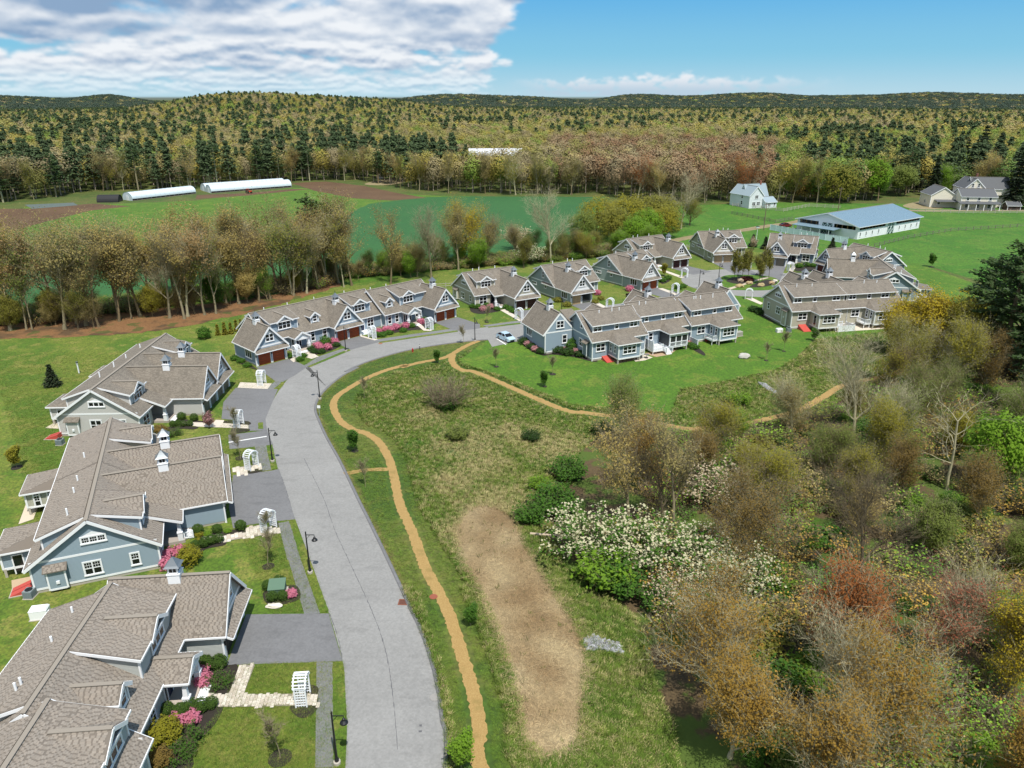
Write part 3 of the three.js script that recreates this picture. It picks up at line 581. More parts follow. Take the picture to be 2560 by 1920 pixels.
{
  let h;
  // the long blue row
  const blue = '#8b9caa', orange = '#a8481c';
  h = new House('row_house', 'long blue grey row of three pairs of orange wood garage doors and white gables', -52.45, -130.38, 46, { col: blue });
  h.frame(0, 0, 0, blue);
  mainBody(h, 4.6, 30.2, { front: [[6, 17.8], [23.8, 30.2]] });
  garageWing(h, 0, 6, 1.6, 9.4, orange, { backGable: true, win3: -1, cz: 5.2 });
  rowFront(h, 6, 18, { big: [5.9, 11.4], shift: 0, small: 15.3, portico: 10.3, pz: 8.0, tall: [13.9, 16.6] });
  h.shed(6, 28.5, -0.3, RIDGE - 0.08, -4.3, 5.75, 0.45, blue, { yb: 3.95 });
  garageWing(h, 17.8, 23.8, 0.3, 7.5, orange, { cz: 3.9 });
  rowFront(h, 24, 30, { big: [23.9, 28.2], shift: -0.4, wide: [27.5] });
  part(h, 'front_door', M.doorNavy, (b) => b.box(24.9, 0.35, HALF + 0.02, 25.85, 2.4, HALF + 0.1)); h.m('trim').box(24.75, 0.35, HALF, 24.9, 2.55, HALF + 0.12).box(25.85, 0.35, HALF, 26.0, 2.55, HALF + 0.12).box(24.9, 2.4, HALF, 25.85, 2.55, HALF + 0.12);
  part(h, 'porch_floor', M.trim, (b) => b.box(24, 0, HALF, 26.8, 0.35, 7.3).box(24.2, 0, 7.3, 26.2, 0.18, 7.7));
  h.pipes([[8, 6.6, -1.2], [13, 6.6, -1.2], [19, 6.6, -1.2], [26.2, 6.6, -1.2]]);
  h.frame(30.3, 1.5, 0, blue);
  mainBody(h, 0, 14, { front: [[0, 10]] });
  rowFront(h, 0, 10, { big: [4.6, 11.2], shift: -1.2, small: 1.9, portico: 5.6, pz: 8.1, tall: [1.0, 2.9], wide: [8.6] });
  h.shed(0.9, 13, -0.3, RIDGE - 0.08, -4.3, 5.75, 0.45, blue, { yb: 3.95 });
  h.pipes([[1.5, 6.6, -1.2], [5.6, 6.6, -1.2]]);
  h.frame(40.2, 0, 0, blue);
  garageWing(h, 0, 6, 3.4, 11.2, orange, { backGable: true, cz: 7.2 });
  h.finish();

  // the nearest roof, bottom left
  const dove = '#a6a9a5';
  h = new House('row_house', 'nearest grey house filling the bottom left corner, seen down onto its shingled roof', -31.75 * 1.016, -36.8 * 1.016, 95.4, { near: true, col: dove });
  h.frame(0, 0, 0, dove);
  mainBody(h, 0.2, 13.5, { front: [[0.2, 11.75]] });
  garageWing(h, 11.75, 17.85, -0.6, 9.0, '#3c342c', { backGable: true, cz: 4.9 });
  rowFront(h, 0, 11, { big: [6.1, 13.4], shift: -0.2, small: 3.1, portico: 8.0, pz: 7.7, tall: [1.6, 4.6], wide: [] });
  h.shed(0.9, 12.6, -0.3, RIDGE - 0.08, -4.3, 5.75, 0.45, dove, { yb: 3.95 });
  h.pipes([[2.7, 6.3, -2.0, 0.9], [3.2, 6.3, -1.9, 0.9], [7.6, 6.3, -1.9], [11, 6.3, -1.9, 0.8]]);
  h.frame(-13.4, 1.05, 0, dove);
  mainBody(h, 0, 14, {});
  rowFront(h, 0, 14, { big: [8.6, 14], shift: 0.4, tall: [12.6] });
  h.shed(0.9, 13, -0.3, RIDGE - 0.08, -4.3, 5.75, 0.45, dove, { yb: 3.95 });
  h.pipes([[9, 6.3, -1.9]]);
  h.finish();

  // rear of the blue row in the middle
  h = new House('row_house', 'blue grey row seen from behind with screened porch, white deck and three long dormers', 42.85, -146.98, 205, { col: '#8697a4', y: 0.8 });
  const bl = '#8697a4';
  const rowUnit = (x, z, o) => {
    h.frame(x, z, 0, bl);
    mainBody(h, 0, 11.4, { ovL: o.ovL, ovR: o.ovR });
    rearSide(h, { x0: 0.7, x1: 10.7, sun: o.sun, up: o.up, low: o.low, screened: o.screened, pipes: o.pipes });
    frontDormer(h, 3, 8);
    h.win(11.43, 4.5, -1.6, 'r', 0.75, 1.3, 1); h.win(11.43, 1.0, -1.7, 'r', 1.5, 1.4, 2);
  };
  rowUnit(0, 0, { sun: [2.9, 7.0], ovL: 0.9, up: [[1.5, 1.6, 2], [5.0, 0.8, 1], [9.2, 1.7, 2]], low: [[9.0, 1.8, 2]], pipes: [[3.4, 6.6, -1.5, 0.9], [6.4, 6.6, -1.4], [7.4, 6.6, -1.2], [7.9, 6.6, -1.2]] });
  rowUnit(11.4, 0.7, { sun: [2.9, 6.9], screened: true, up: [[1.9, 1.7, 2], [5.4, 0.8, 1], [9.3, 0.8, 1]], low: [[9.0, 0.9, 1]], pipes: [[7.5, 6.6, -1.2], [9, 6.6, -1.2, 0.9]] });
  rowUnit(22.8, -0.9, { sun: [3.3, 7.9], up: [[1.9, 1.6, 2], [5.6, 0.8, 1], [9.7, 1.7, 2]], low: [[9.7, 1.8, 2], [1.6, 0.9, 1]], pipes: [[3.2, 6.6, -1.2], [4.8, 6.6, -1.2, 0.9], [7.6, 6.6, -1.2]] });
  h.frame(22.8, -0.9, 0, bl); part(h, 'bulkhead_door', M.redHatch, (b) => b.hexa([[7.9, h.base, -7.6], [9.4, h.base, -7.6], [9.4, h.base, -5.6], [7.9, h.base, -5.6]].reverse(), [[7.9, h.base + 0.1, -7.6], [9.4, h.base + 0.1, -7.6], [9.4, h.base + 0.75, -5.6], [7.9, h.base + 0.75, -5.6]].reverse()));
  part(h, 'side_door', siding('#6d7a84'), (b) => b.box(11.4, -0.1, -4.4, 11.95, 2.3, -3.2)); h.m('trim').box(11.9, -0.1, -4.5, 12.0, 2.3, -4.38).box(11.9, -0.1, -3.22, 12.0, 2.3, -3.1); h.plane([[12.3, 2.35, -4.7], [12.3, 2.35, -2.9], [11.38, 2.85, -2.9], [11.38, 2.85, -4.7]].reverse(), 0.1);
  for (const [x, z, hw] of [[0, 0.7, 1], [11.4, 0, 1]]) { h.frame(x, z); part(h, 'bulkhead_door', M.redHatch, (b) => b.hexa([[0.5, h.base, -7.4], [1.8, h.base, -7.4], [1.8, h.base, -5.6], [0.5, h.base, -5.6]].reverse(), [[0.5, h.base + 0.1, -7.4], [1.8, h.base + 0.1, -7.4], [1.8, h.base + 0.75, -5.6], [0.5, h.base + 0.75, -5.6]].reverse())); }
  h.frame(34.1, 0.3, 0, bl);
  garageWing(h, 0, 6.1, 0.3, 9.4, orange, { backGable: true, cz: 4.4, win3: 1 });
  h.win(3.0, 4.05, 0.25, 'b', 1.5, 1.3, 2); h.win(2.0, 1.0, 0.25, 'b', 0.9, 1.5, 1); h.band([6.1, 0.3], [0, 0.3], h.base + 0.45, 0.24);
  h.plane([[-1.8, 6.2, 4.5], [-1.8, 5.0, 0.6], [0.9, 5.0, 0.6], [0.9, 6.2, 4.5]].reverse(), 0.16); h.m('trim').bar([-1.8, 4.9, 0.57], [0.5, 4.9, 0.57], 0.08, 0.2); h.wall([1.2, 1.0], [-1.8, 1.0], h.base + 0.35, 4.95);
  h.frame(11.4, 0.4, 0, bl); garageWing(h, 0.1, 6.2, 0.3, 9.4, orange, { cz: 4.6 });
  h.frame(-6.5, 0, 0, bl); garageWing(h, 0, 6.1, 1.5, 9.4, orange, { backGable: true, cz: 5.0 });
  // raised deck of the middle unit
  h.frame(11.4, 0.7, 0, bl); const dk = 0.05;
  part(h, 'deck', M.trim, (b) => { for (let k = 0; k < 14; k++) b.box(7.0 + k * 0.26, dk - 0.05, -8.9, 7.0 + k * 0.26 + 0.24, dk, -5.62); b.box(7.0, dk - 0.32, -8.95, 10.64, dk - 0.05, -8.85).box(10.6, dk - 0.32, -8.9, 10.68, dk - 0.05, -5.62); for (const x of [7.3, 10.5]) b.box(x - 0.07, h.base, -8.8, x + 0.07, dk - 0.05, -8.66); });
  railing(h, [[8.4, -8.9], [10.6, -8.9]], dk, 0.95);
  part(h, 'privacy_screen', M.vinyl, (b) => { b.box(10.58, dk, -8.9, 10.66, dk + 1.75, -5.7); for (const z of [-8.9, -7.3, -5.7]) b.box(10.54, dk - 0.1, z - 0.06, 10.7, dk + 1.9, z + 0.06); });
  part(h, 'deck_stairs', M.trim, (b) => { for (let k = 0; k < 4; k++) b.box(7.1, dk - 0.2 * (k + 1), -8.95 - 0.28 * (k + 1), 8.3, dk - 0.2 * k - 0.02, -8.95 - 0.28 * k); });
  railing(h, [[7.05, -8.95], [7.05, -10.1]], dk - 0.4, 0.9); railing(h, [[8.35, -8.95], [8.35, -10.1]], dk - 0.4, 0.9);
  // rear landings of the outer units
  for (const [x, z] of [[0, 0], [22.8, -0.9]]) { h.frame(x, z); const e = x ? 2.2 : 8.6, a = x ? e - 0.2 : e - 1.6; part(h, 'landing', M.trim, (b) => b.box(a, 0.0, -8.4, a + 1.3, 0.14, -5.9).box(a, h.base, -8.3, a + 0.12, 0, -8.18).box(a + 1.2, h.base, -8.3, a + 1.3, 0, -8.18)); railing(h, [[a, -8.4], [a + 1.3, -8.4], [a + 1.3, -6]], 0.14, 0.95); }
  h.finish();

  // beige pair seen from behind
  h = new House('duplex_house', 'beige duplex seen from behind with white patio fence and two sunrooms', 81.7, -157.3, 192, { col: '#a8a595', y: 1.0 });
  const be = '#a8a595';
  unit(h, 0, 0, false, { col: be, joined: true, door: '#4a2a1e', up: [[3.4, 1.8, 2], [7.2, 0.8, 1], [11.2, 1.6, 2]], low: [[10.9, 1.8, 2], [2.6, 0.9, 1]], pipes: [[3.5, 6.6, -1.2], [6.6, 6.6, -1.2, 0.9]] });
  unit(h, WU, 0, true, { col: be, joined: true, door: '#4a2a1e', up: [[1.6, 1.8, 2], [5.6, 0.8, 1], [10.6, 1.7, 2]], low: [[2.4, 1.9, 2], [10.8, 0.9, 1]], pipes: [[3, 6.6, -1.2, 0.9], [6.6, 6.6, -1.2]] });
  h.frame(0, 0);
  part(h, 'bulkhead_door', M.redHatch, (b) => b.hexa([[22.2, h.base, -7.9], [23.9, h.base, -7.9], [23.9, h.base, -5.6], [22.2, h.base, -5.6]].reverse(), [[22.2, h.base + 0.1, -7.9], [23.9, h.base + 0.1, -7.9], [23.9, h.base + 0.95, -5.6], [22.2, h.base + 0.95, -5.6]].reverse()));
  part(h, 'bulkhead_door', M.redHatch, (b) => b.hexa([[2.0, h.base, -7.6], [3.4, h.base, -7.6], [3.4, h.base, -5.6], [2.0, h.base, -5.6]].reverse(), [[2.0, h.base + 0.1, -7.6], [3.4, h.base + 0.1, -7.6], [3.4, h.base + 0.9, -5.6], [2.0, h.base + 0.9, -5.6]].reverse()));
  for (const a of [9.0, 15.6]) { part(h, 'landing', M.trim, (b) => b.box(a, -0.15, -8.4, a + 1.4, 0.0, -5.7).box(a, h.base, -8.3, a + 0.12, -0.15, -8.18).box(a + 1.28, h.base, -8.3, a + 1.4, -0.15, -8.18)); railing(h, [[a, -8.4], [a + 1.4, -8.4], [a + 1.4, -6]], 0, 0.95); }
  h.finish();
  // slate pair whose gables face right, by the pasture
  h = new House('duplex_house', 'slate blue house end on, wide gable with three windows beside the yellow tree', 92.1 , -181.7, -101.5, { col: '#8797a0' });
  h.frame(-4.2, 0, 0, '#8797a0');
  mainBody(h, 0, 17, { front: [[9.6, 17]] }); h.wall([6.1, 3.9], [9.6, 3.9], 0.35, 3);
  garageWing(h, 0, 6.1, 0.3, GZ, '#5a2a20', {});
  frontDormer(h, 10.3, 15.8); h.win(14, 0.75, HALF + 0.03, 'f', 1.9, 1.95, 2, 'tr');
  h.win(17.03, 4.55, 0.1, 'r', 2.3, 0.65, 3, 'grid'); h.m('trim').poly([[17.06, 5.3, 1.2], [17.06, 5.3, -1.0], [17.06, 5.8, 0.1]]); h.win(17.03, 1.0, 0.4, 'r', 1.5, 1.4, 2);
  part(h, 'bump_out', siding('#8797a0'), (b) => b.box(17, 0.35, -3.9, 17.55, 2.5, -2.3)); h.m('trim').box(17.5, 0.35, -3.98, 17.6, 2.5, -3.84).box(17.5, 0.35, -2.36, 17.6, 2.5, -2.22); h.plane([[17, 3, -4.2], [17, 3, -2.0], [17.8, 2.5, -2.0], [17.8, 2.5, -4.2]].reverse(), 0.1);
  h.frame(4.2, 0, 0, '#8797a0'); rearSide(h, { x0: -3.4, x1: 8, sun: [2.5, 6.8] });
  h.finish();
  h = new House('duplex_house', 'slate blue house with dark red garage doors beyond the beige duplex, by the pasture', 95.4, -204.9, -70, { col: '#7c8a98' });
  unit(h, 0, 0, true, { col: '#7c8a98', door: '#5a1f18' });
  h.finish();
}

// ---------- ground sheets ----------
const phMemo = new Map(); const ph = (r, g, b) => { const k = r * 65536 + g * 256 + b; let v = phMemo.get(k); if (!v) phMemo.set(k, v = ph0(r, g, b)); return v; };
const ph0 = (r, g, b) => [r, g, b].map((x, i) => { let l = x / 255; l = l <= 0.04045 ? l / 12.92 : ((l + 0.055) / 1.055) ** 2.4; l /= [2.0, 2.0, 2.75][i]; return l <= 0.0031308 ? l * 12.92 : 1.055 * l ** (1 / 2.4) - 0.055; });
function spline(pts, n = 4, closed = false) {
  const o = [], N = pts.length, at = (i) => closed ? pts[(i + N) % N] : pts[Math.min(N - 1, Math.max(0, i))];
  for (let i = 0; i < (closed ? N : N - 1); i++) for (let k = 0; k < n; k++) {
    const t = k / n, [a, b, c, d] = [at(i - 1), at(i), at(i + 1), at(i + 2)];
    o.push([0, 1].map((j) => 0.5 * (2 * b[j] + (c[j] - a[j]) * t + (2 * a[j] - 5 * b[j] + 4 * c[j] - d[j]) * t * t + (3 * b[j] - a[j] - 3 * c[j] + d[j]) * t * t * t)));
  }
  if (!closed) o.push(pts[N - 1]);
  return o;
}
function densify(pts, step, jit) { const o = []; pts.forEach((p, i) => { const q = pts[(i + 1) % pts.length], L = Math.hypot(q[0] - p[0], q[1] - p[1]), n = Math.max(1, Math.round(L / step)); for (let k = 0; k < n; k++) { const t = k / n, x = lerp(p[0], q[0], t), z = lerp(p[1], q[1], t); o.push([x + jit * n3(x * 1.7, z * 1.7, 3) * 1.5 + jit * 0.7 * n3(x * 5, z * 5, 1), z + jit * n3(x * 1.7, z * 1.7, 8) * 1.5 + jit * 0.7 * n3(x * 5, z * 5, 6)]); } }); return o; }
function flatGeo(pts, y) {
  const sh = new THREE.Shape(pts.map(([x, z]) => new THREE.Vector2(x, -z))), g = new THREE.ShapeGeometry(sh);
  g.rotateX(-Math.PI / 2); g.translate(0, y, 0);
  const p = g.attributes.position, uv = new Float32Array(p.count * 2);
  for (let i = 0; i < p.count; i++) { uv[i * 2] = p.getX(i); uv[i * 2 + 1] = -p.getZ(i); }
  g.setAttribute('uv', new THREE.BufferAttribute(uv, 2));
  return g;
}
function sheet(name, pts, y, mat, o = {}) {
  if (o.smooth) pts = spline(pts, o.smooth, true);
  if (o.jit) pts = densify(pts, o.step ?? 0.5, o.jit);
  const m = mesh(name, flatGeo(pts, y), mat); m.userData.kind = 'structure'; return m;
}
const ribbonEdges = (c, w) => { const L = [], R = []; c.forEach((p, i) => { const a = c[Math.max(0, i - 1)], b = c[Math.min(c.length - 1, i + 1)], d = Math.hypot(b[0] - a[0], b[1] - a[1]) || 1, nx = -(b[1] - a[1]) / d, nz = (b[0] - a[0]) / d, ww = typeof w === 'function' ? w(p, i) : w; L.push([p[0] + nx * ww / 2, p[1] + nz * ww / 2]); R.push([p[0] - nx * ww / 2, p[1] - nz * ww / 2]); }); return [L, R]; };
function ribbon(name, c, w, y, mat, jit = 0) {
  c = spline(c, 6);
  if (jit) { const o = []; for (let i = 0; i + 1 < c.length; i++) { const n = Math.max(1, Math.round(Math.hypot(c[i + 1][0] - c[i][0], c[i + 1][1] - c[i][1]) / 0.25)); for (let k = 0; k < n; k++) o.push([lerp(c[i][0], c[i + 1][0], k / n), lerp(c[i][1], c[i + 1][1], k / n)]); } o.push(c[c.length - 1]); c = o; }
  const [L, R] = ribbonEdges(c, w), b = new MB();
  const jt = (p, k) => [p[0] + jit * n3(p[0] * 2.2, p[1] * 2.2, k) + jit * 0.8 * n3(p[0] * 7, p[1] * 7, k + 3), y, p[1] + jit * n3(p[0] * 2.2, p[1] * 2.2, k + 9) + jit * 0.8 * n3(p[0] * 7, p[1] * 7, k + 5)];
  for (let i = 0; i + 1 < c.length; i++) b.quad(jt(L[i], 1), jt(R[i], 2), jt(R[i + 1], 2), jt(L[i + 1], 1));
  const m = b.build(name, mat, scene); m.userData.kind = 'structure'; return m;
}
function inside(pts, x, z) { let c = false; for (let i = 0, j = pts.length - 1; i < pts.length; j = i++) { const [a, b] = pts[i], [d, e] = pts[j]; if ((b > z) !== (e > z) && x < (d - a) * (z - b) / (e - b) + a) c = !c; } return c; }
const pathDist = (c, x, z) => { let m = 1e9; for (let i = 0; i + 1 < c.length; i++) { const [a, b] = c[i], [d, e] = c[i + 1], l = (d - a) ** 2 + (e - b) ** 2 || 1, t = clamp(((x - a) * (d - a) + (z - b) * (e - b)) / l); m = Math.min(m, Math.hypot(x - a - t * (d - a), z - b - t * (e - b))); } return m; };

const grassTex = (cols, sd, metres = 34) => { const a = tfbm(5, 5, sd), b = tfbm(18, 4, sd + 9), c = tfbm(160, 3, sd + 17); return (cols = cols.map((c) => ph(...c)), 0) || tex(1024, (u, v) => {
  let k = mix3(cols[0], cols[1], sstep(0.42, 0.6, a(u, v))); k = mix3(k, cols[2], sstep(0.54, 0.7, b(u, v)) * 0.75); k = mix3(k, cols[3], sstep(0.58, 0.72, c(u, v)) * 0.6);
  const f = 0.75 + 0.5 * c(v, u); return k.map((x) => x * f); }, metres); };
const G = {
  lawn: new THREE.MeshStandardMaterial({ map: grassTex([[104, 138, 44], [134, 150, 62], [162, 160, 92], [84, 122, 34]], 11, 31), roughness: 1 }),
  lush: new THREE.MeshStandardMaterial({ map: grassTex([[96, 142, 34], [112, 152, 42], [134, 154, 64], [80, 124, 26]], 31, 37), roughness: 1 }),
  pasture: new THREE.MeshStandardMaterial({ map: grassTex([[82, 140, 32], [96, 148, 40], [114, 150, 56], [70, 120, 26]], 51, 60), roughness: 1 }),
  crop: (() => { const a = tfbm(4, 5, 61), c = tfbm(200, 2, 63); return new THREE.MeshStandardMaterial({ map: tex(1024, (u, v) => { const row = 0.93 + 0.07 * Math.sin(v * 2 * Math.PI * 60); const k = mix3(ph(58, 128, 74), ph(72, 138, 76), a(u, v)), f = row * (0.85 + 0.3 * c(u, v)); return k.map((x) => x * f); }, 70), roughness: 1 }); })(),
  litter: (() => { const a = tfbm(6, 5, 71), b = tfbm(120, 3, 73), g = tfbm(9, 4, 75); return new THREE.MeshStandardMaterial({ map: tex(1024, (u, v) => { let k = mix3(ph(140, 96, 66), ph(186, 140, 104), b(u, v)); k = mix3(k, ph(92, 74, 56), sstep(0.5, 0.7, a(u, v)) * 0.7); k = mix3(k, ph(80, 104, 40), sstep(0.6, 0.72, g(u, v)) * 0.6); return k; }, 26), roughness: 1 }); })(),
  wetwood: (() => { const a = tfbm(6, 5, 81), b = tfbm(140, 3, 83), g = tfbm(10, 5, 85); return new THREE.MeshStandardMaterial({ map: tex(1024, (u, v) => { let k = mix3(ph(92, 76, 60), ph(138, 116, 92), b(u, v)); k = mix3(k, ph(72, 64, 54), sstep(0.54, 0.7, a(u, v)) * 0.6); k = mix3(k, ph(96, 132, 46), sstep(0.44, 0.58, g(u, v)) * 0.8); return k; }, 24), roughness: 1 }); })(),
  soil: (() => { const a = tfbm(4, 5, 91), c = tfbm(140, 3, 93); return new THREE.MeshStandardMaterial({ map: tex(1024, (u, v) => { const r = 0.9 + 0.12 * Math.sin(v * 2 * Math.PI * 26 + 0.6 * a(u, v)); const k = mix3(ph(122, 90, 70), ph(150, 116, 92), a(u, v)); return k.map((x) => x * r * (0.85 + 0.3 * c(u, v))); }, 44), roughness: 1 }); })(),
  dirt: (() => { const a = tfbm(6, 5, 95), c = tfbm(120, 3, 97); return new THREE.MeshStandardMaterial({ map: tex(512, (u, v) => mix3(ph(196, 182, 160), ph(160, 140, 116), a(u, v) * 0.7 + c(u, v) * 0.4 - 0.2), 16), roughness: 1 }); })(),
  chips: (() => { const a = tfbm(130, 3, 101), c = tfbm(5, 5, 103); return new THREE.MeshStandardMaterial({ map: tex(1024, (u, v) => { const k = mix3(ph(186, 146, 98), ph(236, 202, 152), a(u, v)); return mix3(k, ph(170, 148, 96), sstep(0.58, 0.75, c(u, v)) * 0.5); }, 7), roughness: 1 }); })(),
  mulch: (() => { const a = tfbm(110, 3, 107); return new THREE.MeshStandardMaterial({ map: tex(512, (u, v) => mix3(ph(44, 38, 38), ph(84, 76, 74), a(u, v)), 5), roughness: 1 }); })(),
  straw: (() => { const a = tfbm(90, 3, 111), c = tfbm(5, 5, 113); return new THREE.MeshStandardMaterial({ map: tex(1024, (u, v) => { const k = mix3(ph(140, 112, 86), ph(204, 178, 144), a(u, v)); return mix3(k, ph(120, 112, 70), sstep(0.55, 0.72, c(u, v)) * 0.6); }, 12), roughness: 1 }); })(),
  road: new THREE.MeshStandardMaterial({ map: asphaltTex(ph(184, 183, 207), 121), roughness: 0.92 }),
  drive: new THREE.MeshStandardMaterial({ map: asphaltTex(ph(152, 152, 177), 131), roughness: 0.92 }),
  walk: new THREE.MeshStandardMaterial({ map: asphaltTex(ph(158, 159, 184), 141), roughness: 0.92 }),
  patch: std('#5a5a5c', 0.9), line: std('#dcdcda', 0.7),
};
const groundMat = new THREE.MeshStandardMaterial({ map: grassTex([[92, 116, 46], [112, 124, 60], [128, 118, 74], [72, 96, 34]], 41, 53), roughness: 1 });
const gr = mesh('ground', flatGeo([[-9000, 300], [9000, 300], [9000, -14000], [-9000, -14000]], 0), groundMat); gr.userData.kind = 'structure';

// road: right edge up the picture, then back down its left edge
const roadR = [[-4.9, -18], [-4.80, -39.24], [-5.45, -43.79], [-6.28, -47.79], [-7.09, -50.60], [-8.23, -53.83], [-9.70, -57.20], [-11.72, -61.94], [-15.82, -71.30], [-18.25, -76.70], [-20.78, -82.48], [-23.22, -87.94], [-26.13, -94.01], [-28.71, -99.94], [-30.47, -104.57], [-31.07, -109.06], [-30.72, -113.62], [-29.45, -119.11], [-27.53, -123.47], [-29.37, -121.09], [-26.89, -125.76], [-22.44, -130.75], [-17.92, -134.28], [-12.18, -137.22], [-6.88, -139.12], [-4.79, -139.54]];
const roadL = [[-9.4, -18], [-12.00, -39.24], [-13.70, -47.09], [-14.51, -49.99], [-17.19, -56.38], [-21.05, -64.77], [-24.80, -72.72], [-30.35, -84.80], [-33.32, -92.04], [-35.55, -96.90], [-36.99, -100.83], [-38.03, -108.03], [-38.45, -115.59], [-37.93, -119.72], [-36.49, -124.11], [-36.53, -123.60], [-30.91, -133.20], [-26.35, -137.90], [-18.77, -141.46], [-11.22, -145.36], [-5.06, -148.25], [3.65, -151.83]];
const farRoad = [[2.5, -149.5], [9, -154], [22, -161.5], [36, -169], [46, -176]];
sheet('road', [...spline(roadR, 4), [-3.87, -135.03], [1.08, -138.50], [6, -143.5], [7.5, -150], ...spline(roadL, 4).reverse()], 0.03, G.road);
{ const [L, R] = ribbonEdges(spline(farRoad, 4), 6.6); sheet('road', [...L, ...R.reverse()], 0.033, G.road); }
const isle = [[55.18, -192.06], [57.04, -195.28], [59.38, -196.66], [63.36, -196.83], [67.94, -195.79], [70.05, -193.32], [70.18, -189.58], [68.45, -184.03], [64.32, -179.88], [58.28, -179.66], [54.08, -180.85], [54.28, -186.38]];
const turnC = [[61.99, -188.37][0], [61.99, -188.37][1]];
sheet('road', Array.from({ length: 48 }, (_, i) => [turnC[0] + 17.5 * Math.cos(i / 24 * Math.PI), turnC[1] + 15.5 * Math.sin(i / 24 * Math.PI)]), 0.036, G.road);
const isleC = spline(isle, 4, true);
sheet('lawn', isleC, 0.05, G.lush);
sheet('mulch_bed', [[56.28, -189.58], [58.33, -192.89], [61.60, -194.16], [63.48, -192.06], [62.87, -188.77], [60.27, -186.38], [57.57, -186.77]], 0.056, G.mulch, { smooth: 4 });
sheet('mulch_bed', [[60.45, -183.27], [64.13, -187.97], [67.44, -191.23], [68.81, -189.58], [68.90, -187.57], [66.49, -184.81], [62.84, -182.66]], 0.056, G.mulch, { smooth: 4 });
sheet('path', [[54.05, -181.37], [54.87, -180.40], [59.43, -184.81], [63.25, -188.77], [68.89, -193.32], [68.39, -194.16], [63.24, -189.99], [59.22, -185.98]], 0.06, std('#b5a893', 0.9));

const reedPoly = spline([[-5.84, -71.66], [-4.49, -74.93], [-2.28, -74.78], [-0.19, -72.59], [0.90, -68.10], [2.01, -64.42], [3.62, -59.28], [5.26, -55.06], [6.01, -51.55], [5.71, -47.37], [4.93, -42.38], [4.24, -40.95], [2.56, -40.26], [1.61, -41.15], [1.09, -41.76], [0.82, -44.10], [0.32, -47.61], [-0.63, -51.55], [-1.70, -55.68], [-3.11, -59.97], [-5.04, -64.81], [-5.73, -68.10]], 3, true);
const pathMain = [[2.6, -30], [-2.22, -39.24], [-2.45, -42.57], [-2.98, -45.73], [-3.69, -48.50], [-4.53, -51.54], [-5.75, -55.75], [-7.21, -59.50], [-8.97, -63.66], [-11.09, -70.04], [-13.06, -75.29], [-14.25, -79.66], [-15.43, -84.46], [-16.76, -88.66], [-18.59, -92.82], [-20.86, -95.64], [-22.98, -96.98], [-25.22, -99.49], [-27.04, -103.14], [-28.09, -106.52], [-28.21, -109.84], [-27.27, -112.79], [-25.59, -116.74], [-22.60, -121.57], [-19.13, -124.76], [-19.64, -123.54], [-16.93, -125.89], [-12.81, -128.38], [-11.13, -130.96], [-9.03, -135.37], [-6.62, -138.74]];
const pathEast = [[-11.09, -130.41], [-11.05, -127.06], [-10.06, -123.85], [-8.43, -121.69], [-5.58, -120.07], [7.16, -105.13], [11.12, -103.14], [15.68, -101.72], [20.65, -99.44], [26.06, -97.17], [27.72, -97.55], [33.48, -98.74], [39.63, -101.50], [44.08, -103.93], [50.19, -109.54], [54.76, -113.99], [60.39, -117.13], [67.18, -120.42], [73.33, -124.32], [104, -135]];
const pathSpur = [[-21.47, -83.53], [-19.72, -84.29], [-18.05, -84.73], [-16.06, -84.73]];
const wayS = spline(pathMain, 3), eastS = spline(pathEast, 3), roadRS = spline(roadR, 3);

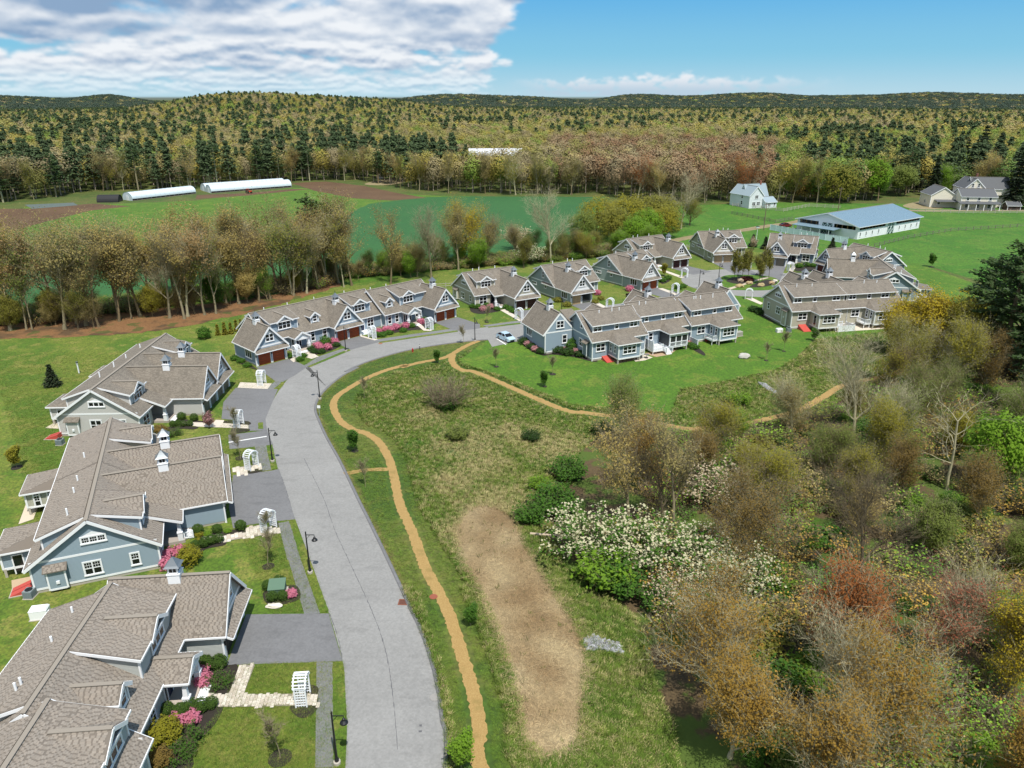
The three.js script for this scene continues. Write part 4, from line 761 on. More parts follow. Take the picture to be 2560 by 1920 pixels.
// the rough basin: tall grass, straw and mown strips, one big map laid over the ground
const meadowPoly = [...roadRS, [-3.87, -135.03], [1.99, -138.06], [6.26, -131.03], [14.31, -126.48], [22.37, -128.08], [34.19, -133.07], [45.73, -140.04], [57.38, -146.29], [80.71, -149.38], [98, -140], [110, -128], [95, -90], [78, -60], [60, -20], [10, -18]];
{
  const x0 = -32, z0 = -160, S = 150, N = 1536, d = new Uint8Array(N * N * 4);
  const toB = (v) => Math.round(clamp(v) * 255), straws = [[[-3.85, -85.59], 5], [[5.75, -91.49], 6], [[-0.40, -95.81], 4], [[-2.18, -76.03], 6], [[-7.04, -81.43], 4], [[-5.82, -91.65], 6], [[-12.92, -102.21], 4], [[-4.74, -69.84], 4], [[17.96, -78.12], 5], [[33.31, -107.43], 5]], bare = [[57.40, -129.40], [52.97, -128.45], [48.88, -122.13], [66.57, -132.33]];
  const mud = spline([[44.65, -118.34], [52.97, -128.45], [56.09, -134.35], [61.61, -134.35], [69.04, -136.42], [75.01, -138.55], [75.05, -135.90], [67.91, -130.36], [61.13, -127.05], [55.59, -124.77], [50.36, -121.27]], 3, true);
  const lushAt = [[-14.77, -88.66], [-7.80, -95.64], [-9.95, -88.79], [4.18, -61.77], [8.90, -58.26]].map((p) => p);
  const K = 192, DR = new Float32Array(K * K), DP = new Float32Array(K * K); for (let j = 0; j < K; j++) for (let i = 0; i < K; i++) { const x = x0 + i / K * S, z = z0 + S - j / K * S; DR[j * K + i] = x < 40 ? pathDist(roadRS, x, z) : 99; DP[j * K + i] = x < 60 ? pathDist(wayS, x, z) : 99; }
  const smp = (A, i, j) => { const u = i / N * K, v = j / N * K, a = Math.min(K - 2, Math.floor(u)), b = Math.min(K - 2, Math.floor(v)), f = u - a, g = v - b; return lerp(lerp(A[b * K + a], A[b * K + a + 1], f), lerp(A[(b + 1) * K + a], A[(b + 1) * K + a + 1], f), g); };
  for (let j = 0; j < N; j++) for (let i = 0; i < N; i++) {
    const x = x0 + i / N * S, z = z0 + S - j / N * S, o = (j * N + i) * 4; // row 0 is the near edge
    const a = fbm(x * 0.07, z * 0.07, 3, 1), b = fbm(x * 0.32, z * 0.32, 3, 2), c = n3(x * 1.6, z * 1.6, 3) * 0.6 + n3(x * 4.1, z * 4.1, 5) * 0.4;
    const dr = smp(DR, i, j), dp = smp(DP, i, j), mown = dp < 2.1 || dr < 3.2 || (x < 8 && dr + dp < 11 && z < -60);
    let k = mix3(ph(98, 134, 46), ph(138, 152, 74), sstep(-0.12, 0.22, a + 0.5 * b));
    k = mix3(k, ph(82, 122, 42), sstep(0.05, 0.3, -a + b * 0.6) * 0.7);
    if (!mown) {
      let st = sstep(0.12, 0.3, b + 0.35 * c) * 0.42; for (const [p, r] of straws) { const q = Math.hypot(x - p[0], z - p[1]) / r; if (q < 1.6) st = Math.max(st, sstep(1.5, 0.3, q) * sstep(-0.25, 0.2, c + b)); }
      k = mix3(k, ph(196, 180, 134), st);
      for (const p of lushAt) { const q = Math.hypot(x - p[0], z - p[1]); if (q < 9) k = mix3(k, ph(76, 142, 62), sstep(9, 2, q + 3 * b) * 0.65); }
    } else { k = mix3(k, ph(150, 150, 80), sstep(0.0, 0.3, b) * 0.5); if (dr < 0.9) k = mix3(k, ph(176, 152, 116), sstep(0.9, 0.2, dr + 0.8 * b) * 0.8); }
    if (inside(mud, x + b * 2, z + b * 2)) k = mix3(k, ph(150, 126, 98), 0.85 - 0.6 * sstep(0.1, 0.35, b));
    const f = 0.86 + 0.36 * c; d[o] = toB(k[0] * f); d[o + 1] = toB(k[1] * f); d[o + 2] = toB(k[2] * f); d[o + 3] = 255;
  }
  const t = new THREE.DataTexture(d, N, N); t.colorSpace = THREE.SRGBColorSpace; t.magFilter = THREE.LinearFilter; t.wrapS = t.wrapT = THREE.RepeatWrapping;
  t.repeat.set(1 / S, 1 / S); t.offset.set(-x0 / S, (z0 + S) / S); t.needsUpdate = true;
  sheet('meadow', meadowPoly, 0.012, new THREE.MeshStandardMaterial({ map: t, roughness: 1 }));
}
// mown lawns
const strip = [[-150, -128], [-102.28, -140.00], [-92.84, -140.53], [-84.93, -141.61], [-75.04, -144.36], [-68.58, -148.97], [-63.99, -153.22], [-58, -160], [-44, -184], [-24, -199], [4, -214], [26, -222], [48, -236]];
const lawnW = [...strip, [70, -238], [95, -228], [92, -215], ...[], [72, -196], [60, -172], [46, -170], [22, -158], [4, -150], ...spline(roadL, 4).reverse(), [-150, -18]];
sheet('lawn', lawnW, 0.016, G.lawn);
const lawnE = [[-4.79, -139.54], [-3.87, -135.03], [1.08, -138.50], [6, -144], [24, -156], [44, -170], [70, -182], [92, -215], [118, -212], [122, -160], [100, -142], [78.60, -145.31], [70.27, -142.99], [60.39, -139.64], [53.32, -129.40], [46.49, -122.13], [37.33, -117.13], [27.78, -112.85], [24.33, -102.97], [9.33, -106.46], [-3.10, -120.44], [-7.33, -124.00], [-9.83, -127.12]];
sheet('lawn', lawnE, 0.02, G.lush, { jit: 0.3 });
// fields beyond
sheet('hay_field', [[-160, -138], ...strip.slice(1, 13), [40, -300], [41.71, -362.72], [-35.57, -368.86], [-116.97, -403.62], [-147.83, -350.63], [-214.13, -328.84], [-171.55, -246.72]], 0.008, G.lush);
sheet('crop_field', [[-67.75, -312.87], [-64.65, -340.01], [-54.75, -351.02], [-42.68, -362.72], [-27.64, -367.00], [11.12, -365.77], [45.92, -364.54], [34.05, -317.49], [26.31, -276.36], [22, -232], [0, -222], [-22, -206], [-44, -196], [-56, -176], [-70, -175], [-110, -165], [-140, -170], [-140, -200], [-90, -230], [-70, -250]], 0.012, G.crop, { jit: 0.8, step: 3 });
sheet('ploughed_field', [[-124.09, -425.96], [-106.89, -434.53], [-96.34, -426.15], [-79.09, -410.29], [-59.31, -381.75], [-40.95, -360.92], [-56.24, -351.02], [-76.59, -359.73], [-103.74, -392.55]], 0.016, G.soil, { jit: 0.5, step: 3 });
sheet('ploughed_field', [[-240, -300], [-221.57, -323.79], [-208.09, -324.79], [-190.30, -340.49], [-168.92, -331.42], [-179.51, -318.88], [-181.08, -280.35], [-179.66, -259.22]], 0.016, G.soil, { jit: 0.5, step: 3 });
sheet('ploughed_field', [[-155.64, -372.08], [-134.56, -378.67], [-116.16, -397.64], [-106.36, -396.18], [-131.23, -368.86], [-150.19, -356.51]], 0.02, G.soil, { jit: 0.4, step: 3 });
sheet('dirt_patch', [[-82.15, -422.07], [-76.81, -443.23], [-65.95, -458.81], [-61.68, -434.53], [-66.47, -418.07], [-75.72, -415.71]], 0.024, G.dirt, { smooth: 4 });
sheet('garden_plot', [[-218.99, -336.70], [-201.01, -343.81], [-193.99, -335.10], [-207.49, -323.79]], 0.028, std('#55605c', 0.9));
sheet('pasture', [[48, -238], [70, -238], [95, -226], [120, -205], [128, -160], [200, -150], [420, -180], [520, -330], [230, -335], [170, -340], [120, -345], [60, -330], [40, -300]], 0.006, G.pasture);
ribbon('farm_track', [[52, -246], [66, -258], [82.04, -267.70], [95.82, -278.28], [109.96, -287.71], [122.83, -301.97], [130, -306], [160, -318], [200, -318], [300, -322]], 4.2, 0.02, G.dirt, 0.5);
sheet('farmyard', [[174.59, -334.89], [196.82, -354.03], [199.72, -348.35], [189.61, -327.27], [175.94, -322.38]], 0.024, G.dirt, { smooth: 4 });
// leaf litter under the tree strip and the wet wood
sheet('forest_floor', [...strip.slice(0, 9), [-44, -190], [-62, -172], [-74, -166], [-100, -154], [-150, -150]], 0.024, G.litter, { jit: 0.9, step: 1.5 });
const woodEdge = [[22, -18], [11.94, -39.23], [12.35, -42.80], [11.74, -46.88], [11.81, -51.55], [11.64, -55.36], [8.09, -60.68], [5.22, -64.03], [5.10, -69.84], [3.30, -74.53], [7.40, -80.86], [8.60, -88.79], [12.59, -95.07], [20.65, -95.81], [27.72, -95.53], [34.11, -96.68], [40.51, -99.64], [50.14, -106.06], [58.64, -113.22], [67.36, -119.58], [71.87, -129.40], [75.01, -138.55], [104, -146], [112, -158], [124, -168]];
sheet('forest_floor', [...woodEdge, [230, -160], [150, -60], [90, -18]], 0.028, G.wetwood, { jit: 0.5, step: 1.2 });
// paved things along the street
const drives = [
  [[-24.80, -56.07], [-17.15, -56.21], [-14.50, -49.96], [-24.25, -49.51]],
  [[-35.61, -83.20], [-32.35, -84.06], [-30.97, -84.46], [-30.25, -84.87], [-24.78, -72.64], [-26.64, -72.27], [-29.92, -71.42], [-31.21, -70.74], [-33.32, -75.29]],
  [[-40.54, -95.15], [-35.52, -96.81], [-33.18, -92.04], [-35.53, -91.38], [-38.74, -90.62]],
  [[-43.60, -100.83], [-45.68, -107.27], [-45.89, -113.45], [-38.69, -112.90], [-38.03, -108.03], [-36.99, -100.83], [-35.48, -96.69], [-38.11, -96.56], [-39.24, -99.94]],
  [[-45.67, -123.35], [-41.38, -127.91], [-38.89, -126.02], [-36.67, -123.73], [-37.69, -119.31], [-38.85, -116.15], [-40.15, -116.43], [-43.85, -121.09]],
  [[-34.73, -137.83], [-30.62, -142.02], [-28.09, -139.74], [-26.30, -137.90], [-30.90, -133.13], [-32.75, -135.37]],
  [[-16.63, -151.48], [-12.00, -155.61], [-6.81, -150.24], [-6.68, -147.21], [-11.21, -145.28], [-12.81, -146.78]],
  [[0.50, -160.53], [6.14, -162.09], [7.53, -161.31], [6.18, -152.97], [3.65, -151.65], [2.31, -153.23]],
];
drives.forEach((p) => sheet('driveway', p, 0.042, G.drive));
for (const [ox, oz, deg, xa, xb, len] of [[7.26, -175.83, 32, 0, 6.2, 10], [24.7, -188.3, 37.5, 0, 6.2, 10], [33.08, -211.67, 31.5, 6.6, 12.8, 9], [56.62, -224.4, 9, 0, 6.2, 24], [77.7, -221.1, -25, 0, 6.2, 20], [95.4, -204.9, -70, 0, 6.2, 12], [92.1, -181.7, -101.5, -4.2, 1.9, 14]]) {
  const c = Math.cos(deg * D), s = Math.sin(deg * D), P = (x, z) => [ox + c * x + s * z, oz - s * x + c * z];
  sheet('driveway', [P(xa, 12.05), P(xb, 12.05), P(xb + 0.4, 12 + len), P(xa - 0.4, 12 + len)], 0.045, G.drive);
}
for (const p of [[[-16.69, -49.81], [-15.31, -49.81], [-12.86, -39.24], [-14.16, -39.24]], [[-23.34, -64.77], [-22.04, -64.77], [-17.95, -56.21], [-19.40, -56.14]], [[-26.50, -71.81], [-25.35, -72.27], [-22.04, -64.78], [-23.45, -64.78]], [[-35.55, -91.42], [-34.08, -91.88], [-31.15, -84.70], [-32.42, -84.26]], [[-37.41, -124.36], [-35.96, -129.32], [-32.35, -134.06], [-31.07, -133.20], [-36.67, -123.48]], [[-27.98, -139.12], [-20.42, -143.06], [-12.80, -146.70], [-11.30, -145.52], [-26.33, -138.05]], [[-6.19, -149.25], [2.18, -153.23], [3.66, -152.00], [-5.05, -148.00]], [[-40.97, -113.06], [-40.00, -117.33], [-38.94, -115.88], [-39.47, -112.79]]]) sheet('sidewalk', p, 0.05, G.walk);
for (const p of [[[-15.32, -49.76], [-14.65, -49.90], [-14.16, -48.50], [-13.66, -47.09], [-11.98, -39.24], [-12.84, -39.24]], [[-21.91, -64.77], [-21.09, -64.77], [-17.26, -56.61], [-17.94, -56.25]], [[-25.38, -72.27], [-24.81, -72.64], [-21.18, -64.78], [-22.04, -64.78]], [[-34.04, -91.65], [-33.30, -91.96], [-30.47, -84.97], [-31.14, -84.56]], [[-37.64, -99.40], [-36.93, -99.58], [-36.22, -97.24], [-36.94, -97.24]], [[-38.92, -113.01], [-39.10, -116.28], [-38.39, -115.82], [-38.32, -112.90]], [[-36.73, -123.73], [-32.35, -131.93], [-31.13, -133.49], [-30.76, -132.78], [-32.86, -129.18], [-36.07, -123.48]], [[-26.38, -137.83], [-18.84, -142.02], [-11.37, -145.69], [-11.11, -144.86], [-18.72, -140.99], [-25.78, -137.30]], [[-5.18, -148.25], [-1.30, -150.10], [3.41, -152.00], [3.51, -150.96], [-1.30, -149.08], [-4.92, -147.58]]]) sheet('grass_verge', p, 0.056, G.lawn, { jit: 0.06, step: 0.4 });
sheet('parking_line', [[-39.68, -92.90], [-34.94, -94.82], [-34.86, -94.58], [-39.58, -92.62]], 0.048, G.line);
sheet('parking_line', [[-3.12, -140.07], [-2.99, -140.30], [-1.08, -136.46], [-1.26, -136.24]], 0.036, G.line);
for (const p of [[[-7.14, -43.14], [-6.92, -43.17], [-6.93, -42.95], [-7.10, -42.98]], [[-7.13, -42.57], [-6.86, -42.61], [-6.86, -42.42], [-7.09, -42.40]]]) sheet('tar_patch', p, 0.034, G.patch);
{ const seam = (pts) => ribbon('tar_seam', pts, 0.05, 0.034, G.patch, 0.05); seam([[-8.46, -40.82], [-9.53, -45.73], [-11.02, -51.22], [-13.20, -56.65], [-17.35, -65.35], [-19.81, -70.54], [-22.37, -76.70], [-25.14, -82.48], [-27.83, -87.94]]); seam([[-14.51, -49.99], [-15.64, -53.16], [-17.11, -56.28]]); seam([[-24.87, -72.72], [-28.01, -79.97], [-30.27, -84.80]]); }
// low asphalt berm along the road's right edge
{ const c = spline(roadR, 6), b = new MB(); const [L, R] = ribbonEdges(c, 0.42), [l, r] = ribbonEdges(c, 0.2);
  for (let i = 0; i + 1 < c.length; i++) { const q = (p, y) => [p[0], y, p[1]]; b.quad(q(L[i], 0.028), q(l[i], 0.12), q(l[i + 1], 0.12), q(L[i + 1], 0.028)); b.quad(q(l[i], 0.12), q(r[i], 0.12), q(r[i + 1], 0.12), q(l[i + 1], 0.12)); b.quad(q(r[i], 0.12), q(R[i], 0.0), q(R[i + 1], 0.0), q(r[i + 1], 0.12)); }
  const m = b.build('kerb', G.drive, scene); m.userData.kind = 'structure'; }
ribbon('path', pathMain, (p) => 1.12, 0.034, G.chips, 0.16);
ribbon('path', pathEast, 1.25, 0.038, G.chips, 0.2);
ribbon('path', pathSpur, 0.9, 0.042, G.chips, 0.14);
sheet('reed_bed', reedPoly, 0.034, G.straw, { jit: 0.25, step: 0.6 });

const houseClear = [[-24, -33], [-22.5, -56], [-29, -68], [-35, -84], [-43, -92], [-42.5, -108], [-56, -122], [-64, -118], [-66, -94], [-52, -88], [-48, -60], [-42, -52], [-42, -33]];

// ---------- street furniture, garden things, farm buildings ----------
const own = (name, label, cat, p, turn, o = {}) => thing(name, label, cat, p[0], p[1], turn, o.group, o.y ?? 0);
const copyOf = (root, p, turn, label, s = 1) => { const c = root.clone(); c.name = numbered(root.name.replace(/_\d+$/, '')); c.userData = { ...root.userData, label }; c.position.set(p[0], root.position.y, p[1]); c.rotation.y = turn; c.scale.setScalar(s); scene.add(c); return c; };
{ // street lamps
  const list = [[[-12.66, -39.58], 0, 'black street lamp nearest the bottom edge, on the grass verge'], [[-20.46, -62.47], 0, 'second black street lamp up the left verge, before the green utility box'], [[-31.70, -86.94], 0, 'black street lamp on the verge beside the white parking line'], [[-30.73, -108.65], 180, 'black street lamp on the inside of the bend, reaching left over the road'], [[-31.58, -132.35], -20, 'black street lamp on the kerb before the middle garage of the blue row'], [[-7.32, -138.51], -60, 'black street lamp by the head of the mulch path'], [[10.80, -154.75], -60, 'street lamp standing behind the detached end wing of the blue row'], [[46.95, -180.85], -20, 'street lamp on the pavement left of the planted turning island'], [[35.19, -158.91], -60, 'street lamp showing its top above the roofs of the middle row'], [[53.94, -188.77], 30, 'street lamp at the left end of the planted turning island'], [[77.75, -192.06], 200, 'street lamp with a pale globe between the two far wings']];
  const [p0, a0, l0] = list[0], t = own('street_lamp', l0, 'street lamp', p0, a0 * D, { group: 'black street lamps along the road' });
  new MB().lathe(0, 0, [[0.27, -0.2], [0.27, 0.28], [0.22, 0.32]], 12).build('base', M.concrete, t);
  new MB().lathe(0, 0, [[0.16, 0.3], [0.17, 0.5], [0.11, 0.62], [0.085, 0.9], [0.06, 4.75], [0.08, 4.78], [0.03, 4.95]], 10).build('pole', M.black, t);
  const arm = new MB().bar([0, 4.55, 0], [0.85, 4.55, 0], 0.05, 0.06).bar([0.05, 4.1, 0], [0.38, 4.53, 0], 0.035, 0.035).bar([0.82, 4.56, 0], [0.82, 4.3, 0], 0.04, 0.04); arm.build('arm', M.black, t);
  new MB().lathe(0.82, 0, [[0.3, 3.92], [0.28, 4.0], [0.13, 4.16], [0.1, 4.3], [0.03, 4.36]], 14).build('lamp_shade', M.black, t);
  new MB().lathe(0.82, 0, [[0.05, 3.8], [0.13, 3.88], [0.12, 3.96]], 10).build('globe', std('#d8dad6', 0.3), t);
  list.slice(1).forEach(([p, a, l]) => copyOf(t, p, a * D, l));
  const w = own('post_lamp', 'white post lantern alone on the left lawn', 'post lamp', [-75.70, -120.42], 0); new MB().box(-0.08, 0, -0.08, 0.08, 1.75, 0.08).box(-0.14, 1.75, -0.14, 0.14, 1.82, 0.14).build('post', M.vinyl, w); new MB().box(-0.11, 1.82, -0.11, 0.11, 2.1, 0.11).box(-0.16, 2.1, -0.16, 0.16, 2.16, 0.16).build('lantern', M.metalRoof, w);
}
{ // white garden arches
  const list = [[[-16.71, -45.62], 95, 'white garden arch nearest us, over the front walk by the bottom lamp'], [[-27.09, -70.41], 112, 'white garden arch on the walk before the grey blue duplex, with a bare sapling'], [[-33.82, -85.12], 112, 'white garden arch on the short walk between two wide driveways'], [[-40.06, -98.27], 92, 'white garden arch beside the pink redbud of the pale grey duplex'], [[-42.00, -115.02], 92, 'white garden arch at the far end of the pale grey duplex'], [[-39.75, -128.38], 46, 'white garden arch left of the blue row, beside the first garage'], [[-27.99, -140.52], 46, 'white garden arch in the middle of the blue row beside the pink azaleas'], [[-17.18, -146.53], 46, 'white garden arch at the right-hand garage of the blue row'], [[1.53, -153.86], 31, 'white garden arch before the dark mahogany garage doors'], [[22.30, -162.28], 32, 'white garden arch peeping over the ridge of the middle row'], [[40.14, -176.60], 38, 'white garden arch on the lawn by the curving pavement, nearer of two'], [[46.18, -193.81], 32, 'white garden arch before the dark red garage doors, farther of two'], [[66.60, -205.17], 9, 'white garden arch behind the birches of the turning island'], [[77.25, -201.65], -25, 'white garden arch before the steps of the slate blue cottage'], [[56.57, -171.14], 200, 'white garden arch between the middle row and the beige duplex']];
  const [p0, a0, l0] = list[0], t = own('garden_arch', l0, 'garden arch', p0, a0 * D, { group: 'white lattice garden arches' });
  // walk passes along z; sides at x = +-0.75
  const post = new MB().box(-0.055, 0, -0.055, 0.055, 1.85, 0.055).box(-0.07, 1.8, -0.07, 0.07, 1.88, 0.07).geo();
  for (const x of [-0.78, 0.78]) for (const z of [-0.42, 0.42]) mesh('post', post, M.vinyl, t).position.set(x, 0, z);
  for (const x of [-0.78, 0.78]) { const b = new MB(); for (let k = 0; k < 7; k++) b.box(x - 0.02, 0.2 + k * 0.26, -0.4, x + 0.02, 0.26 + k * 0.26, 0.4); for (const z of [-0.2, 0, 0.2]) b.box(x - 0.018, 0.1, z - 0.025, x + 0.018, 1.85, z + 0.025); b.build('lattice', M.vinyl, t); }
  const arcPt = (a, r, z) => [Math.cos(a) * r * 0.83, 1.85 + Math.sin(a) * r * 0.72, z];
  for (const z of [-0.46, 0.46]) { const b = new MB(); for (let k = 0; k < 10; k++) { const a = k / 10 * Math.PI, c = (k + 1) / 10 * Math.PI; const q = (r, zz, w) => arcPt(w, r, zz); b.hexa([q(0.86, z - 0.04, a), q(0.86, z - 0.04, c), q(0.86, z + 0.04, c), q(0.86, z + 0.04, a)], [q(1.06, z - 0.04, a), q(1.06, z - 0.04, c), q(1.06, z + 0.04, c), q(1.06, z + 0.04, a)]); } b.build('arch_rib', M.vinyl, t); }
  const slat = new MB().box(-0.045, -0.03, -0.56, 0.045, 0.03, 0.56).geo();
  for (let k = 0; k <= 8; k++) { const a = (k + 0.5) / 9 * Math.PI, m = mesh('slat', slat, M.vinyl, t); m.position.set(...arcPt(a, 1.0, 0)); m.rotation.z = a - Math.PI / 2; }
  list.slice(1).forEach(([p, a, l]) => copyOf(t, p, a * D, l));
}
function paverWalk(poly, deg, w, l, name, y = 0.05) { // each paving slab its own mesh under the walk
  const c = Math.cos(deg * D), s = Math.sin(deg * D), o = poly[0], toL = ([x, z]) => [(x - o[0]) * c - (z - o[1]) * s, (x - o[0]) * s + (z - o[1]) * c], P = poly.map(toL);
  const base = mesh(name, flatGeo(densify(poly, 5, 0), y), std('#8f867b', 0.95)); base.userData.kind = 'structure';
  const x0 = Math.min(...P.map((p) => p[0])), x1 = Math.max(...P.map((p) => p[0])), z0 = Math.min(...P.map((p) => p[1])), z1 = Math.max(...P.map((p) => p[1]));
  const geos = [1, 0.72, 1.35].map((k) => new MB().hexa([[-l * k / 2 + 0.008, 0, w / 2 - 0.008], [l * k / 2 - 0.008, 0, w / 2 - 0.008], [l * k / 2 - 0.008, 0, -w / 2 + 0.008], [-l * k / 2 + 0.008, 0, -w / 2 + 0.008]], [[-l * k / 2 + 0.016, 0.03, w / 2 - 0.016], [l * k / 2 - 0.016, 0.03, w / 2 - 0.016], [l * k / 2 - 0.016, 0.03, -w / 2 + 0.016], [-l * k / 2 + 0.016, 0.03, -w / 2 + 0.016]]).geo()), mats = paverMats;
  for (let z = z0; z < z1; z += w) for (let x = x0 - rnd() * l; x < x1;) { const g = Math.floor(rnd() * 3), k = [1, 0.72, 1.35][g] * l, cx = x + k / 2, cz = z + w / 2; if (inside(P, cx, cz)) { const m = mesh('paver', geos[g], pick(mats), base); m.position.set(o[0] + cx * c + cz * s, y, o[1] - cx * s + cz * c); m.rotation.y = deg * D; } x += k; }
}
const paverMats = ['#c9bfb1', '#bfb5a8', '#d2c9bc', '#b9ad9e'].map((h) => std(h, 0.9));
paverWalk([[-24.94, -45.60], [-24.72, -46.34], [-22.98, -46.23], [-23.18, -49.53], [-21.86, -49.53], [-21.68, -46.21], [-15.68, -46.31], [-15.37, -45.04], [-23.30, -44.88]], 95, 0.3, 0.42, 'walkway');
paverWalk([[-33.85, -68.91], [-29.43, -70.04], [-29.70, -70.95], [-28.54, -71.48], [-28.21, -70.59], [-26.20, -70.95], [-25.77, -69.77], [-29.00, -68.91], [-31.33, -68.13], [-33.57, -68.43]], 112, 0.4, 0.5, 'walkway');
paverWalk([[-36.38, -85.17], [-33.17, -86.22], [-32.61, -84.88], [-33.96, -84.29], [-33.72, -83.56], [-34.89, -83.10], [-35.23, -83.94], [-35.94, -83.94]], 112, 0.45, 0.6, 'walkway');
for (const p of [[[-49.15, -99.67], [-44.25, -99.36], [-44.31, -100.42], [-42.98, -100.30], [-42.81, -99.27], [-38.82, -98.57], [-38.39, -97.34], [-46.08, -98.02], [-48.91, -99.08]], [[-46.01, -115.99], [-42.80, -115.59], [-40.49, -115.47], [-40.41, -112.90], [-45.59, -113.45]], [[-40.89, -127.71], [-39.29, -131.23], [-38.28, -132.14], [-35.93, -129.18], [-36.98, -127.91], [-38.64, -129.18], [-39.78, -126.08]], [[-30.62, -142.42], [-28.19, -140.28], [-26.66, -139.74], [-27.24, -138.97], [-30.56, -141.46]], [[-20.24, -149.62], [-19.43, -150.24], [-17.74, -146.36], [-16.17, -146.78], [-16.76, -145.28], [-18.26, -145.52]], [[-2.70, -161.31], [-1.66, -161.99], [1.20, -156.12], [2.43, -153.23], [1.55, -152.53]], [[19.10, -167.86], [20.00, -168.69], [22.35, -162.28], [21.44, -161.31]], [[36.82, -181.29], [37.96, -181.90], [40.82, -176.03], [39.73, -174.90]], [[40.90, -203.31], [42.12, -203.75], [46.43, -193.81], [45.01, -193.00]], [[66.16, -215.73], [66.95, -216.25], [67.11, -205.36], [65.82, -205.17]], [[80.74, -209.20], [81.81, -208.71], [77.63, -200.74], [76.48, -201.20]], [[55.90, -172.06], [57.83, -172.06], [58.83, -167.31], [57.84, -165.99]]]) sheet('walkway', p, 0.062, std('#c6bcae', 0.9));
// dark mulch beds
for (const p of [[[-26.24, -47.28], [-26.63, -49.22], [-24.32, -49.40], [-23.23, -49.37], [-23.00, -46.18], [-25.26, -46.43]], [[-25.00, -39.23], [-27.03, -42.51], [-27.10, -44.02], [-25.11, -44.80], [-23.05, -44.88], [-22.81, -44.80], [-22.87, -43.10], [-23.55, -41.49], [-23.50, -40.51], [-23.04, -39.23]], [[-17.53, -44.96], [-15.45, -45.02], [-15.34, -44.80], [-15.69, -44.02], [-16.42, -43.78], [-17.15, -44.25]], [[-16.83, -47.24], [-15.92, -47.02], [-15.75, -46.31], [-16.59, -46.31]], [[-34.29, -69.28], [-29.75, -70.86], [-29.44, -70.06], [-33.38, -68.91]], [[-36.45, -64.88], [-37.02, -66.38], [-34.50, -66.78], [-33.56, -67.43], [-31.29, -68.13], [-30.93, -67.93], [-31.09, -67.35], [-32.56, -66.78], [-32.92, -65.82], [-32.85, -64.26], [-33.61, -63.51], [-35.78, -63.37]], [[-24.22, -59.11], [-23.80, -60.14], [-22.26, -60.44], [-21.15, -60.26], [-20.40, -58.52], [-21.14, -57.76], [-22.35, -57.39], [-23.40, -57.67]], [[-50.33, -100.85], [-44.37, -99.55], [-46.64, -99.43], [-49.49, -99.78]], [[-50.05, -98.16], [-46.04, -97.93], [-46.25, -97.03], [-48.14, -97.25], [-49.26, -95.70], [-50.57, -95.70]], [[-42.99, -100.02], [-41.43, -100.26], [-39.13, -99.78], [-38.79, -98.62], [-42.84, -99.20]], [[-40.79, -97.36], [-38.42, -97.36], [-38.08, -96.36], [-40.01, -95.70]], [[-34.04, -84.53], [-32.61, -84.88], [-32.29, -84.13], [-33.70, -83.52]], [[-28.54, -71.48], [-28.06, -71.66], [-27.65, -70.68], [-28.19, -70.54]], [[-27.16, -71.94], [-26.61, -72.08], [-26.25, -71.03], [-26.81, -70.95]], [[-52.37, -129.72], [-50.80, -129.05], [-45.39, -122.61], [-46.03, -122.61], [-49.88, -125.76]], [[-41.90, -129.72], [-39.34, -135.37], [-35.41, -135.37], [-33.32, -135.37], [-34.51, -132.49], [-36.86, -130.07], [-38.51, -130.41], [-40.45, -127.71]], [[-28.34, -143.88], [-21.78, -149.80], [-17.91, -146.78], [-21.72, -145.52], [-25.04, -143.06], [-26.82, -140.67]], [[-19.35, -150.68], [-16.73, -152.47], [-16.30, -150.68], [-17.95, -147.21]], [[-9.60, -162.78], [-8.37, -164.77], [-2.99, -162.78], [-2.43, -160.82], [-6.52, -158.16], [-8.91, -159.38]], [[-1.94, -163.77], [0.58, -161.31], [0.57, -157.97], [-0.34, -158.44]], [[2.19, -136.24], [3.36, -138.06], [6.29, -131.71], [7.91, -133.42], [13.61, -130.37], [15.64, -127.12], [14.72, -126.36], [11.34, -129.05], [7.53, -130.37], [5.99, -129.70], [4.10, -131.71]], [[27.63, -181.29], [31.44, -177.76], [30.97, -176.60], [28.54, -179.51]], [[38.84, -191.39], [41.17, -190.73], [41.36, -189.42], [38.78, -186.22]], [[54.01, -160.92], [57.12, -161.95], [56.15, -158.89], [56.29, -150.28], [54.74, -157.89]], [[80.54, -205.99], [87.38, -209.26], [84.90, -202.81], [79.18, -201.25]], [[33.70, -135.88], [35.22, -136.60], [36.33, -131.71], [35.85, -129.70], [34.63, -133.07]]]) sheet('mulch_bed', p, 0.058, G.mulch, { smooth: 3 });
const ring = (p, r) => sheet('mulch_bed', Array.from({ length: 22 }, (_, i) => { const k = r * (1 + 0.1 * n3(i * 0.7, p[0], p[1])); return [p[0] + Math.cos(i / 11 * Math.PI) * k, p[1] + Math.sin(i / 11 * Math.PI) * k]; }), 0.061, G.mulch);

